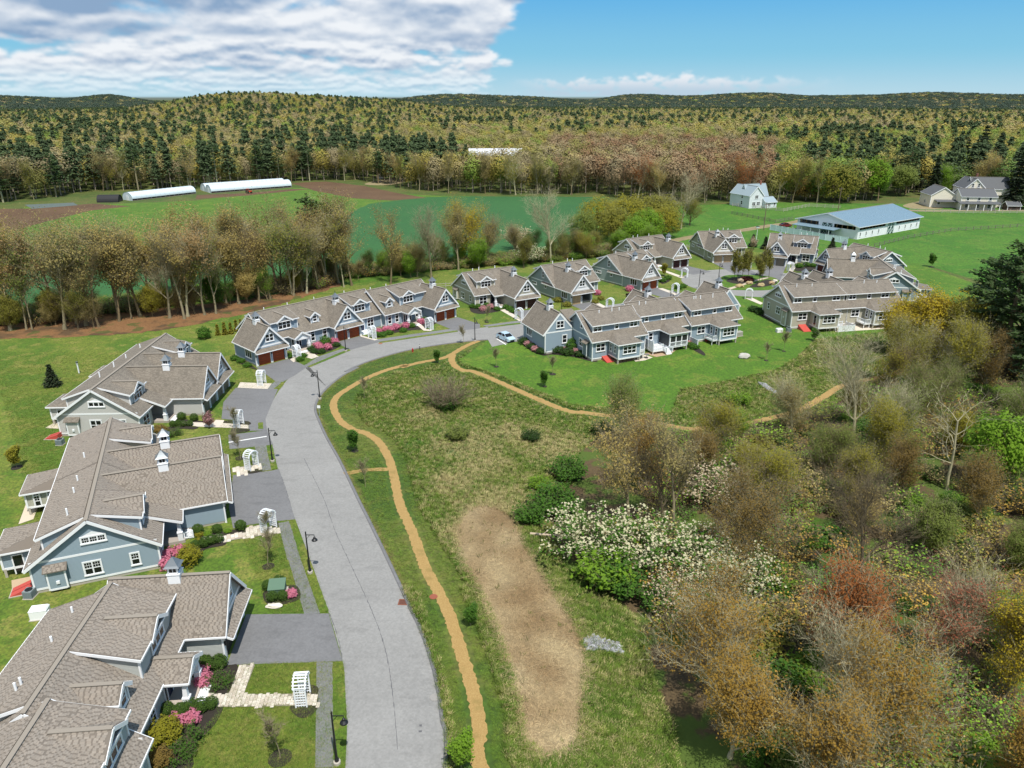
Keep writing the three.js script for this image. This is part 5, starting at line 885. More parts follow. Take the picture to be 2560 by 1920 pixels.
// ---------- cars, tractor ----------
function carThing(p, turn, label, paint, o = {}) {
  const t = own(o.name ?? 'car', label, o.cat ?? 'car', p, turn, { y: o.y ?? 0.045 }), L = 4.4, W = 1.78;
  const side = (pts, w0, w1, name, mat) => { const b = new MB(), n = pts.length, a = pts.map(([x, y, w]) => [x, y, (w ?? w0) / 2]), c = pts.map(([x, y, w]) => [x, y, -(w ?? w0) / 2]); for (let i = 0; i < n; i++) { const j = (i + 1) % n; b.quad(a[j], a[i], c[i], c[j]); } const sh = THREE.ShapeUtils.triangulateShape(pts.map(([x, y]) => new THREE.Vector2(x, y)), []); for (const [i, j, k] of sh) { b.tri(a[i], a[j], a[k]); b.tri(c[k], c[j], c[i]); } return b.build(name, mat, t); };
  side([[-2.2, 0.32], [-1.75, 0.24], [1.75, 0.22], [2.2, 0.34], [2.22, 0.62, 1.62], [2.1, 0.78, 1.6], [1.15, 0.98, 1.7], [-1.9, 1.0, 1.72], [-2.18, 0.92, 1.66], [-2.24, 0.6, 1.7]], W, W, 'body', paint);
  side([[1.2, 0.97, 1.6], [0.45, 1.42, 1.36], [-1.05, 1.46, 1.36], [-2.0, 1.0, 1.6]], 1.5, 1.5, 'window', M.glass);
  side([[0.42, 1.425, 1.34], [0.3, 1.48, 1.3], [-1.0, 1.52, 1.3], [-1.1, 1.46, 1.34]], 1.3, 1.3, 'roof', paint);
  for (const s of [-1, 1]) { new MB().bar([-0.25, 0.98, s * 0.81], [-0.3, 1.46, s * 0.69], 0.06, 0.08).bar([1.2, 0.96, s * 0.8], [0.42, 1.44, s * 0.68], 0.06, 0.06).bar([-1.98, 1.0, s * 0.8], [-1.06, 1.47, s * 0.68], 0.08, 0.08).build('pillar', paint, t); new MB().box(0.75, 0.95, s * 0.86 - 0.06, 0.9, 1.1, s * 0.95 + 0.02 * s).build('mirror', paint, t); new MB().box(2.05, 0.6, s * 0.62 - 0.16, 2.2, 0.74, s * 0.62 + 0.16).build('headlight', std('#dfe6ea', 0.2), t); new MB().box(-2.22, 0.74, s * 0.68 - 0.12, -2.12, 0.92, s * 0.68 + 0.12).build('tail_light', std('#8c1f1a', 0.3), t); new MB().box(-0.02, 0.72, s * 0.885 - 0.01, 0.14, 0.76, s * 0.885 + 0.01).build('door_handle', paint, t); }
  new MB().box(2.18, 0.36, -0.5, 2.235, 0.56, 0.5).build('grille', M.black, t);
  for (const x of [-1.35, 1.35]) for (const s of [-1, 1]) { const w = new MB().cyl([x, 0.32, s * 0.68], [x, 0.32, s * 0.9], 0.325, 0.325, 18).build('wheel', M.black, t); new MB().cyl([x, 0.32, s * 0.89], [x, 0.32, s * 0.915], 0.2, 0.19, 12).build('rim', M.metalRoof, w); }
  t.scale.set(1, 1, 1); return t;
}
const paint = (h) => new THREE.MeshPhysicalMaterial({ color: C(h), roughness: 0.35, clearcoat: 1, clearcoatRoughness: 0.08 });
{ const a = [-2.39, -140.67], b = [-0.02, -137.32]; carThing([(a[0] + b[0]) / 2, (a[1] + b[1]) / 2 - 0.3], Math.atan2(-(b[1] - a[1]), b[0] - a[0]), 'pale blue hatchback parked by the head of the mulch path', paint('#a9c3d3'), { y: 0.05 }); }
carThing([29.47, -172.13], 128 * D, 'black car beside the orange garage doors, half hidden by a roof', paint('#0d0e11'), {});
carThing([101.88, -276.46], 20 * D, 'dark red pickup standing behind the white vinyl fence', paint('#6d1418'), { name: 'pickup_truck', cat: 'pickup truck' });
carThing([-77.86, -449.52], 10 * D, 'white and dark truck on the sandy patch by the far wood', paint('#d8dadb'), { name: 'pickup_truck', cat: 'pickup truck' });
{ const t = own('tractor', 'small orange tractor beside the double greenhouse', 'tractor', [-132.11, -378.67], 0.5); new MB().box(-0.5, 0.6, -0.5, 1.5, 1.3, 0.5).build('body', std('#b8401c', 0.5), t); new MB().box(-1.1, 0.9, -0.6, -0.4, 1.1, 0.6).box(-1.1, 2.2, -0.7, 0.2, 2.3, 0.7).bar([-1, 1, -0.6], [-1, 2.2, -0.6], 0.08, 0.08).bar([-1, 1, 0.6], [-1, 2.2, 0.6], 0.08, 0.08).bar([0.1, 1.2, 0.6], [0.1, 2.2, 0.6], 0.08, 0.08).bar([0.1, 1.2, -0.6], [0.1, 2.2, -0.6], 0.08, 0.08).build('canopy', std('#b8401c', 0.5), t); for (const [x, r] of [[-0.8, 0.75], [1.1, 0.45]]) for (const s of [-1, 1]) new MB().cyl([x, r, s * 0.6], [x, r, s * 0.95], r, r, 16).build('wheel', M.black, t); }

// ---------- utilities ----------
{ const t = own('utility_box', 'green utility box in the mulch bed beside the pavement', 'utility box', [-22.79, -59.26], 8 * D), g = std('#55705c', 0.6); new MB().hexa([[-0.75, 0, 0.65], [0.75, 0, 0.65], [0.75, 0, -0.65], [-0.75, 0, -0.65]], [[-0.75, 0.85, 0.65], [0.75, 0.85, 0.65], [0.75, 1.2, -0.65], [-0.75, 1.2, -0.65]]).build('cabinet', g, t); new MB().hexa([[-0.8, 0.86, 0.7], [0.8, 0.86, 0.7], [0.8, 1.21, -0.7], [-0.8, 1.21, -0.7]], [[-0.8, 0.92, 0.7], [0.8, 0.92, 0.7], [0.8, 1.27, -0.7], [-0.8, 1.27, -0.7]]).build('lid', g, t); new MB().box(-0.9, 0, -0.8, 0.9, 0.12, 0.8).build('pad', M.concrete, t); }
tag(new MB().blob([-22.49, -57.16][0], 0.15, [-22.49, -57.16][1], 0.75, 0.24, 0.32, 0.3).build('boulder', std('#cfc8bb', 0.9), scene), 'long pale stone below the green utility box', 'stone');
tag(new MB().blob([42.97, -128.45][0], 0.4, [42.97, -128.45][1], 1.05, 0.6, 0.8, 0.25).build('boulder', std('#b3b0aa', 0.9), scene), 'grey boulder alone on the lawn behind the blue row', 'boulder');
[[[59.82, -189.02], 0.9, '#9f907a', 'tan boulder in the left bed of the turning island'], [[57.80, -182.88], 1.0, '#a8946c', 'tan boulder at the near left of the turning island'], [[61.30, -186.22], 0.9, '#a3906e', 'tan boulder in the middle of the turning island'], [[63.59, -183.88], 0.9, '#aa9872', 'tan boulder at the near edge of the turning island'], [[66.99, -186.22], 0.85, '#a38a6c', 'tan boulder at the right of the turning island'], [[68.56, -188.37], 0.7, '#d2ccc0', 'pale boulder at the right tip of the turning island']].forEach(([p, r, c, l]) => tag(new MB().blob(p[0], 0.35, p[1], r, r * 0.6, r * 0.7, 0.25).build('boulder', std(c, 0.9), scene), l, 'boulder', 'boulders of the turning island'));
function acUnit(p, label, turn = 0) { const t = own('air_conditioner', label, 'air conditioner', p, turn, { group: 'grey outdoor air conditioners' }); new MB().box(-0.42, 0.08, -0.42, 0.42, 0.85, 0.42).build('casing', std('#7f8a8d', 0.6), t); const g = new MB(); for (let k = 0; k < 6; k++) g.box(-0.44, 0.16 + k * 0.11, -0.44, 0.44, 0.19 + k * 0.11, 0.44); g.build('louver', std('#6b7577', 0.6), t); new MB().cyl([0, 0.85, 0], [0, 0.9, 0], 0.34, 0.34, 16).build('fan_grille', M.black, t); new MB().box(-0.5, 0, -0.5, 0.5, 0.08, 0.5).build('pad', M.concrete, t); return t; }
acUnit([-46.53, -58.69], 'grey air conditioner by the red bulkhead of the grey blue duplex'); acUnit([-62.76, -92.14], 'grey air conditioner at the left corner of the pale grey duplex'); acUnit([56.92, -144.83], 'grey air conditioner at the near corner of the beige duplex'); acUnit([33.82, -135.88], 'grey air conditioner between two units of the middle row');
function cabinet(p, label, w, h, d, c, turn) { const t = own('generator', label, 'generator', p, turn); new MB().box(-w / 2, 0.08, -d / 2, w / 2, h * 0.85, d / 2).build('cabinet', std(c, 0.5), t); new MB().hexa([[-w / 2 - 0.03, h * 0.85, d / 2 + 0.03], [w / 2 + 0.03, h * 0.85, d / 2 + 0.03], [w / 2 + 0.03, h * 0.85, -d / 2 - 0.03], [-w / 2 - 0.03, h * 0.85, -d / 2 - 0.03]], [[-w / 2 + 0.08, h, d / 2 - 0.1], [w / 2 - 0.08, h, d / 2 - 0.1], [w / 2 - 0.08, h, -d / 2 + 0.1], [-w / 2 + 0.08, h, -d / 2 + 0.1]]).build('lid', std(c, 0.5), t); new MB().box(-w / 2 - 0.1, 0, -d / 2 - 0.1, w / 2 + 0.1, 0.08, d / 2 + 0.1).build('pad', M.concrete, t); }
cabinet([-43.73, -55.71], 'white generator cabinet on the grass behind the nearest roof', 1.5, 1.15, 0.9, '#e8ebec', 12 * D); cabinet([54.88, -144.58], 'white generator cabinet by the beige duplex corner', 1.2, 0.85, 0.8, '#e0e2e2', 10 * D); cabinet([45.82, -142.07], 'tan generator at the right end of the middle row', 1.4, 1.0, 0.9, '#9a988e', 25 * D);
for (const [p, a, l] of [[[-47.81, -59.58], 22, 'red sloping bulkhead hatch at the corner of the grey blue duplex'], [[-64.94, -94.38], 2, 'red sloping bulkhead hatch at the corner of the pale grey duplex']]) { const t = own('bulkhead_hatch', l, 'bulkhead hatch', p, a * D); new MB().hexa([[-0.95, 0, 0.75], [0.95, 0, 0.75], [0.95, 0, -0.75], [-0.95, 0, -0.75]], [[-0.95, 0.12, 0.75], [0.95, 0.75, 0.75], [0.95, 0.75, -0.75], [-0.95, 0.12, -0.75]]).build('hatch', M.redHatch, t); new MB().bar([-0.95, 0.14, 0], [0.95, 0.77, 0], 0.05, 0.03).build('seam', std('#8e3a32', 0.6), t); new MB().box(-1.05, 0, -0.85, 1.0, 0.09, 0.85).build('curb', M.concrete, t); }
{ const t = own('fire_hydrant', 'red fire hydrant on the verge below the blue row', 'fire hydrant', [-18.82, -131.93], 0), r = std('#a8282a', 0.5); new MB().lathe(0, 0, [[0.17, 0], [0.17, 0.06], [0.12, 0.08], [0.12, 0.58], [0.16, 0.6], [0.15, 0.66], [0.06, 0.78], [0.04, 0.84]], 10).build('barrel', r, t); new MB().cyl([-0.22, 0.42, 0], [0.22, 0.42, 0], 0.06, 0.06, 8).cyl([0, 0.4, 0], [0, 0.4, 0.22], 0.075, 0.075, 8).build('nozzle', r, t); const b = own('marker_post', 'thin dark marker post right of the fire hydrant', 'marker post', [-17.66, -133.56], 0); new MB().box(-0.06, 0, -0.06, 0.06, 0.95, 0.06).build('post', std('#4a3f3a', 0.8), b); new MB().box(-0.07, 0.7, -0.07, 0.07, 0.85, 0.07).build('band', M.trim, b); }
{ const t = own('road_sign', 'small white sign facing the bend below the street lamp', 'sign', [-29.15, -101.98], 0); new MB().box(-0.03, 0, -0.03, 0.03, 1.5, 0.03).build('post', std('#8aa39c', 0.6), t); new MB().box(-0.24, 1.3, 0.03, 0.24, 1.75, 0.05).build('plate', std('#e9ecec', 0.5), t); }
{ const t = own('drain_grate', 'rusty drain grate in the road by its right edge', 'drain grate', [-10.41, -57.86], -0.06, { y: 0.034 }), b = new MB(), r = std('#7a4a38', 0.8); b.box(-0.45, 0, -0.45, 0.45, 0.015, -0.36).box(-0.45, 0, 0.36, 0.45, 0.015, 0.45).box(-0.45, 0, -0.36, -0.36, 0.015, 0.36).box(0.36, 0, -0.36, 0.45, 0.015, 0.36); b.build('frame', r, t); for (let k = 0; k < 6; k++) new MB().box(-0.36, 0, -0.34 + k * 0.125, 0.36, 0.012, -0.28 + k * 0.125).build('bar', r, t); new MB().box(-0.36, 0.001, -0.36, 0.36, 0.004, 0.36).build('well', std('#2a2220', 0.9), t); }
for (const [p, l, c, y] of [[[-7.59, -58.68], 'rust brown manhole cover in the grass beside the mulch path', '#8a4d38', 0.03], [[-6.22, -45.90], 'grey manhole cover near the right edge of the road', '#8d8a86', 0.036], [[-25.77, -137.00], 'rust brown catch basin by the kerb of the blue row', '#94624c', 0.06]]) { const t = own('manhole_cover', l, 'manhole cover', p, 0, { y }); new MB().lathe(0, 0, [[0.4, 0], [0.4, 0.02]], 20).build('ring', std(c, 0.8), t); new MB().lathe(0, 0, [[0.33, 0.02], [0.33, 0.028]], 20).build('lid', std(c, 0.7), t); }
{ const t = own('fallen_log', 'pale fallen branch at the edge of the thicket', 'log', [2.02, -69.49], 0), a = [2.02, -69.49], b = [5.27, -68.61], q = [b[0] - a[0], b[1] - a[1]]; new MB().cyl([0, 0.16, 0], [q[0] * 0.6, 0.35, q[1] * 0.6], 0.16, 0.12, 8).cyl([q[0] * 0.6, 0.35, q[1] * 0.6], [q[0], 0.5, q[1]], 0.12, 0.06, 7).build('trunk', std('#b5a48e', 0.9), t); new MB().cyl([q[0] * 0.4, 0.25, q[1] * 0.4], [q[0] * 0.8, 0.9, q[1] * 0.4 - 0.8], 0.06, 0.02, 5).cyl([q[0] * 0.55, 0.3, q[1] * 0.55], [q[0] * 1.05, 0.2, q[1] * 0.6 + 1], 0.06, 0.02, 5).build('branch', std('#a3937e', 0.9), t); }
{ // rip-rap stones
  const g = [0, 1, 2].map((k) => new MB().blob(0, 0, 0, 0.22, 0.14, 0.18, 0.9, 3).geo()), mk = (name, label, poly, n) => { const o = new THREE.Group(); o.name = numbered(name); scene.add(o); tag(o, label, 'stones', null, 'stuff'); const xs = poly.map((p) => p[0]), zs = poly.map((p) => p[1]); g.forEach((geo) => { const im = new THREE.InstancedMesh(geo, std('#ffffff', 0.9), n), m = new THREE.Matrix4(), q = new THREE.Quaternion(), c = new THREE.Color(); let i = 0; for (let t = 0; t < n * 30 && i < n; t++) { const x = rr(Math.min(...xs), Math.max(...xs)), z = rr(Math.min(...zs), Math.max(...zs)); if (!inside(poly, x, z)) continue; const s = rr(0.5, 1.2); m.compose(new THREE.Vector3(x, 0.09 * s, z), q.setFromEuler(new THREE.Euler(rr(-0.4, 0.4), rr(0, 6), rr(-0.4, 0.4))), new THREE.Vector3(s, s, s)); im.setMatrixAt(i, m); const k = rr(0.16, 0.4); im.setColorAt(i, c.setRGB(k * 0.98, k, k * 1.05)); i++; } im.count = i; im.name = 'stones'; im.userData.kind = 'stuff'; im.castShadow = true; o.add(im); }); };
  mk('riprap', 'grey broken stone apron at the lower end of the reed bed', [[6.37, -52.68], [7.30, -53.03], [9.52, -51.88], [9.54, -50.86], [8.09, -51.33], [6.44, -51.33]], 130); mk('riprap', 'grey stone spillway in the grass beside the far path', [[41.59, -115.54], [42.35, -115.69], [43.32, -111.36], [42.66, -110.62]], 90);
}
// ---------- patio things ----------
{ const g = (p, l, y = 0.06) => { const t = own('grill', l, 'grill', p, 0.4, { y }); new MB().box(-0.5, 0.75, -0.28, 0.5, 0.95, 0.28).blob(0, 0.98, 0, 0.42, 0.22, 0.28, 0, 5).build('hood', M.black, t); new MB().box(-0.38, 0.1, -0.24, 0.38, 0.75, 0.24).build('cabinet', std('#33363a', 0.5), t); new MB().box(-0.85, 0.82, -0.22, -0.5, 0.86, 0.22).box(0.5, 0.82, -0.22, 0.85, 0.86, 0.22).build('side_shelf', M.black, t); };
  g([23.55, -128.08], 'black grill on the patio at the left of the white deck'); 
  sheet('patio', [[22.16, -128.08], [23.81, -131.71], [26.12, -128.72], [24.35, -127.12], [22.55, -126.48]], 0.05, std('#c4baa8', 0.9)); sheet('patio', [[17.46, -128.08], [19.46, -125.54], [23.18, -127.75], [22.62, -129.70]], 0.046, std('#a88f74', 0.9)); sheet('patio', [[66.51, -144.58], [67.41, -148.04], [73.70, -151.20], [81.15, -150.28], [79.38, -147.16]], 0.05, std('#cabfae', 0.9)); sheet('patio', [[24.79, -131.03], [31.98, -134.11], [29.67, -130.37], [26.82, -129.05]], 0.046, std('#a88f74', 0.9)); sheet('patio', [[-55.78, -71.60], [-57.94, -76.70], [-55.90, -75.50], [-54.75, -72.70]], 0.05, std('#c4b8a4', 0.9)); sheet('patio', [[-68.11, -97.51], [-67.79, -100.19], [-65.80, -97.31]], 0.05, std('#c4b8a4', 0.9)); sheet('patio', [[-48.21, -58.60], [-50.00, -61.25], [-48.44, -61.91], [-46.30, -59.13]], 0.048, std('#b39c80', 0.9));
  const u = own('closed_umbrella', 'closed red umbrella on the patio left of the deck', 'umbrella', [24.68, -132.73], 0); new MB().lathe(0, 0, [[0.05, 0.9], [0.14, 1.1], [0.1, 1.9], [0.03, 2.4]], 8).build('canopy', std('#a51f2c', 0.8), u); new MB().cyl([0, 0, 0], [0, 0.95, 0], 0.025, 0.025, 6).lathe(0, 0, [[0.25, 0], [0.2, 0.08]], 10).build('pole', M.black, u);
  const t = own('patio_table', 'small round patio table beside the black grill', 'table', [24.89, -128.40], 0, { y: 0.06 }); new MB().lathe(0, 0, [[0.5, 0.68], [0.52, 0.7], [0.5, 0.73]], 16).build('table_top', std('#6c6a66', 0.6), t); new MB().cyl([0, 0, 0], [0, 0.7, 0], 0.05, 0.05, 6).build('pedestal', M.black, t); new MB().lathe(0, 0, [[0.28, 0], [0.24, 0.05]], 10).build('foot', M.black, t);
  const ch = own('red_chair', 'red garden chair under the right-hand landing of the blue row', 'chair', [38.48, -138.06], 0.3), rc = std('#9c2130', 0.6); new MB().hexa([[-0.3, 0.32, 0.3], [0.3, 0.32, 0.3], [0.3, 0.26, -0.25], [-0.3, 0.26, -0.25]], [[-0.3, 0.36, 0.3], [0.3, 0.36, 0.3], [0.3, 0.3, -0.25], [-0.3, 0.3, -0.25]]).build('seat', rc, ch); for (let k = -2; k <= 2; k++) new MB().bar([k * 0.12, 0.28, -0.25], [k * 0.15, 1.0, -0.55], 0.1, 0.02).build('back_slat', rc, ch); for (const s of [-1, 1]) { new MB().box(s * 0.34 - 0.05, 0.52, -0.35, s * 0.34 + 0.05, 0.55, 0.35).build('armrest', rc, ch); new MB().box(s * 0.32 - 0.03, 0, 0.22, s * 0.32 + 0.03, 0.52, 0.3).build('leg', rc, ch); new MB().bar([s * 0.32, 0.0, -0.5], [s * 0.32, 0.34, 0.1], 0.05, 0.05).build('leg', rc, ch); }
}
function vinylFence(name, pts, label, h, step, mat = M.vinyl) {
  const o = pts[0], t = own(name, label, 'fence', o, 0); 
  for (let i = 0; i + 1 < pts.length; i++) { const p = pts[i], q = pts[i + 1], L = Math.hypot(q[0] - p[0], q[1] - p[1]), n = Math.max(1, Math.round(L / step)); for (let k = 0; k < n; k++) { const a = [lerp(p[0], q[0], k / n) - o[0], lerp(p[1], q[1], k / n) - o[1]], c = [lerp(p[0], q[0], (k + 1) / n) - o[0], lerp(p[1], q[1], (k + 1) / n) - o[1]]; new MB().bar([a[0], h / 2 + 0.05, a[1]], [c[0], h / 2 + 0.05, c[1]], 0.04, h - 0.15).bar([a[0], h, a[1]], [c[0], h, c[1]], 0.07, 0.1).bar([a[0], 0.12, a[1]], [c[0], 0.12, c[1]], 0.07, 0.14).build('panel', mat, t); if (k || !i) new MB().box(a[0] - 0.07, 0, a[1] - 0.07, a[0] + 0.07, h + 0.12, a[1] + 0.07).build('post', mat, t); if (k === n - 1) new MB().box(c[0] - 0.07, 0, c[1] - 0.07, c[0] + 0.07, h + 0.12, c[1] + 0.07).build('post', mat, t); } }
}
vinylFence('vinyl_fence', [[34.65, -136.60], [35.65, -134.25]], 'white vinyl privacy panels beside the landing of the right unit', 1.6, 2.3);
vinylFence('vinyl_fence', [[69.99, -148.04], [70.67, -145.43], [67.01, -144.58]], 'white vinyl patio fence behind the beige duplex', 1.25, 2.2);
vinylFence('vinyl_fence', [[93.82, -269.41], [105.57, -248.67], [110.63, -242.88]], 'long white vinyl fence of many panels in front of the barn', 2.0, 2.6, std('#c9dde2', 0.5));
function railFence(pts, label, mat, h = 1.1, rails = 2, step = 2.6) { const o = pts[0], t = own('rail_fence', label, 'fence', o, 0); for (let i = 0; i + 1 < pts.length; i++) { const p = pts[i], q = pts[i + 1], L = Math.hypot(q[0] - p[0], q[1] - p[1]), n = Math.max(1, Math.round(L / step)); for (let k = 0; k < n; k++) { const a = [lerp(p[0], q[0], k / n) - o[0], lerp(p[1], q[1], k / n) - o[1]], c = [lerp(p[0], q[0], (k + 1) / n) - o[0], lerp(p[1], q[1], (k + 1) / n) - o[1]]; new MB().box(a[0] - 0.08, 0, a[1] - 0.08, a[0] + 0.08, h + 0.1, a[1] + 0.08).build('post', mat, t); for (let r = 0; r < rails; r++) { const y = h * (r + 1) / rails - 0.12; new MB().bar([a[0], y + rr(-0.03, 0.03), a[1]], [c[0], y + rr(-0.03, 0.03), c[1]], 0.05, 0.12).build('rail', mat, t); } } } }
const weathered = std('#a8a397', 0.9), darkRail = std('#6e6a60', 0.9);
railFence([[-24, -181], [-12, -184], [6, -191], [24, -204], [42, -225], [58, -236]], 'pale rail fence running behind the cottages below the hedgerow', weathered);
railFence([[90.81, -308.49], [101.31, -285.77], [110.85, -293.66]], 'grey rail fence beside the farm track left of the barn', darkRail, 1.2, 3, 3);
railFence([[97.79, -332.31], [107.36, -322.38], [114.52, -315.29], [130.72, -329.78], [142.66, -324.81]], 'weathered fence round the yard of the white farmhouse', weathered, 1.4, 3, 3);
railFence([[167.57, -315.29], [185.81, -310.73], [213.09, -310.73], [260, -318]], 'weathered fence along the lane before the cream house', weathered, 1.4, 3, 3.2);
railFence([[116.39, -235.99], [135.00, -251.67], [157.64, -266.01], [190.85, -276.46]], 'thin dark pasture fence crossing the green slope right of the barn', darkRail, 1.2, 2, 3.6);

// ---------- farm buildings ----------
function simpleHouse(name, label, p, deg, cols, blocks, extra) { // blocks: [x0, x1, z0, z1, eave, ridge, axis]
  const h = new House(name, label, p[0], p[1], deg, { col: cols.wall }); h.o.userData.category = cols.cat ?? 'house';
  const roof = cols.roof;
  for (const [x0, x1, z0, z1, e, r, ax] of blocks) {
    const c = ax === 'x' ? (z0 + z1) / 2 : (x0 + x1) / 2, half = ax === 'x' ? (z1 - z0) / 2 : (x1 - x0) / 2, ov = 0.35, sl = (r - e) / half;
    h.gableRoof(ax, (ax === 'x' ? x0 : z0) - 0.3, (ax === 'x' ? x1 : z1) + 0.3, c, half + ov, r, e - sl * ov);
    h.gableEnd(ax, ax === 'x' ? x0 : z0, c, half, e - 0.15, r, sl, -1, 0, cols.wall); h.gableEnd(ax, ax === 'x' ? x1 : z1, c, half, e - 0.15, r, sl, 1, 0, cols.wall);
    if (ax === 'x') { h.wall([x0, z1], [x1, z1], 0, e - 0.15); h.wall([x1, z0], [x0, z0], 0, e - 0.15); } else { h.wall([x1, z1], [x1, z0], 0, e - 0.15); h.wall([x0, z0], [x0, z1], 0, e - 0.15); }
    for (const x of [x0, x1]) for (const z of [z0, z1]) h.cornerBoard(x, z, 0, e - 0.1, 0.2);
  }
  extra?.(h);
  if (roof) { const b = h.mb.roof; delete h.mb.roof; h.finish(); b.build('roof', roof, h.o); } else h.finish();
  return h;
}
const slateRoof = std('#55575a', 0.8), blueRoof = std('#8b9ba3', 0.7);
simpleHouse('farmhouse', 'white farmhouse with pale blue grey roofs beyond the barn', [106, -326], 22, { wall: '#d2d8da', roof: blueRoof }, [[-3.6, 3.6, -13, 0, 5.6, 9.2, 'z'], [-1.5, 9.5, -10, -4, 4.4, 9.6, 'x'], [3.6, 9.2, -4, 2.2, 2.7, 4.6, 'x']], (h) => { for (const [x, y] of [[-1.2, 1.2], [1.2, 1.2], [0, 4.0]]) h.win(x, y, 0.03, 'f', 1.6, 1.4, 2); h.win(-3.63, 1.2, -5, 'l', 1, 1.5); h.win(-3.63, 3.8, -5, 'l', 1, 1.4); h.win(5.4, 0.9, 2.23, 'f', 1.4, 1.2, 2); h.win(8.2, 0.9, 2.23, 'f', 0.9, 1.3); part(h, 'chimney', std('#8a5a4a', 0.9), (b) => b.box(6.6, 8, -7.4, 7.4, 10.8, -6.6)); });
simpleHouse('farmhouse', 'cream farmhouse with dark roofs and a wide porch at the upper right', [191, -326], -8, { wall: '#d9d3c2', roof: slateRoof }, [[2, 16, -6, 4, 5.6, 8.4, 'x'], [6, 14, -16, -4, 8.4, 12.2, 'z'], [9, 24, -12, -4, 8.2, 12.6, 'x'], [-8, 2, -14, -2, 5.4, 8.6, 'z']], (h) => {
  h.plane([[0.5, 3.5, 4], [0.5, 2.9, 7.4], [17, 2.9, 7.4], [17, 3.5, 4]], 0.2); h.plane([[-6.6, 3.4, -1.9], [-6.6, 2.9, 1.6], [2, 2.9, 1.6], [2, 3.4, -1.9]], 0.2); for (let k = 0; k < 6; k++) h.m('trim').box(0.8 + k * 3.1, 0, 7.0, 1.05 + k * 3.1, 2.8, 7.25);
  for (const x of [4.5, 9, 13.5]) { h.win(x, 3.9, 4.03, 'f', 1.1, 1.35); h.win(x, 0.8, 4.03, 'f', 1.2, 1.6); } for (const x of [8.8, 11.2]) h.win(x, 8.6, -3.97, 'f', 0.9, 1.4); h.win(-4.5, 1.2, -1.97, 'f', 1.2, 1.4); h.win(-8.03, 1.2, -8, 'l', 1.2, 1.4); part(h, 'chimney', std('#6e4a40', 0.9), (b) => b.box(11.4, 11, -9.5, 12.2, 14, -8.7)); });
simpleHouse('farmhouse', 'slate blue house half hidden among trees at the upper right', [214, -430], 30, { wall: '#5f7186', roof: slateRoof }, [[-4, 4, -12, 0, 6, 9.8, 'z'], [4, 10, -9, -2, 5.6, 8.6, 'x']], (h) => { for (const y of [1.2, 4.2]) for (const x of [-2, 2]) h.win(x, y, 0.03, 'f', 1, 1.5); h.win(7, 1.2, -1.97, 'f', 1, 1.5); h.win(7, 3.8, -1.97, 'f', 1, 1.4); });
simpleHouse('shed', 'grey roofed shed behind the big bare tree of the hedgerow', [64.19, -422.07], 10, { wall: '#aeb2ae', roof: std('#9a9c9a', 0.8), cat: 'shed' }, [[-9, 9, -6, 0, 3.2, 6.4, 'x']], (h) => { for (const x of [-6, 0, 6]) h.win(x, 1.1, 0.03, 'f', 1.2, 1.2); });
simpleHouse('shed', 'small dark shed beside the cream farmhouse', [214, -321], -5, { wall: '#4b3b34', roof: slateRoof, cat: 'shed' }, [[-2.6, 2.6, -2.2, 2.2, 2.2, 3.6, 'x']], (h) => part(h, 'door', std('#2f2723', 0.8), (b) => b.box(-0.7, 0, 2.2, 0.7, 2, 2.26)));
{ const h = new House('barn', 'white roofed building deep in the far wood', -10, -462, 4, { col: '#c8cac6' }); h.o.userData.category = 'barn'; h.gableRoof('x', -16, 16, 0, 9, 16.5, 13); h.wall([-15, 8.5], [15, 8.5], 0, 13); h.wall([15, -8.5], [-15, -8.5], 0, 13); h.gableEnd('x', -15, 0, 8.5, 13, 16.5, 0.45, -1, 0); h.gableEnd('x', 15, 0, 8.5, 13, 16.5, 0.45, 1, 0); h.win(0, 10, 8.53, 'f', 3, 1.5, 3); const b = h.mb.roof; delete h.mb.roof; h.finish(); b.build('roof', std('#c9ccd0', 0.6), h.o); }
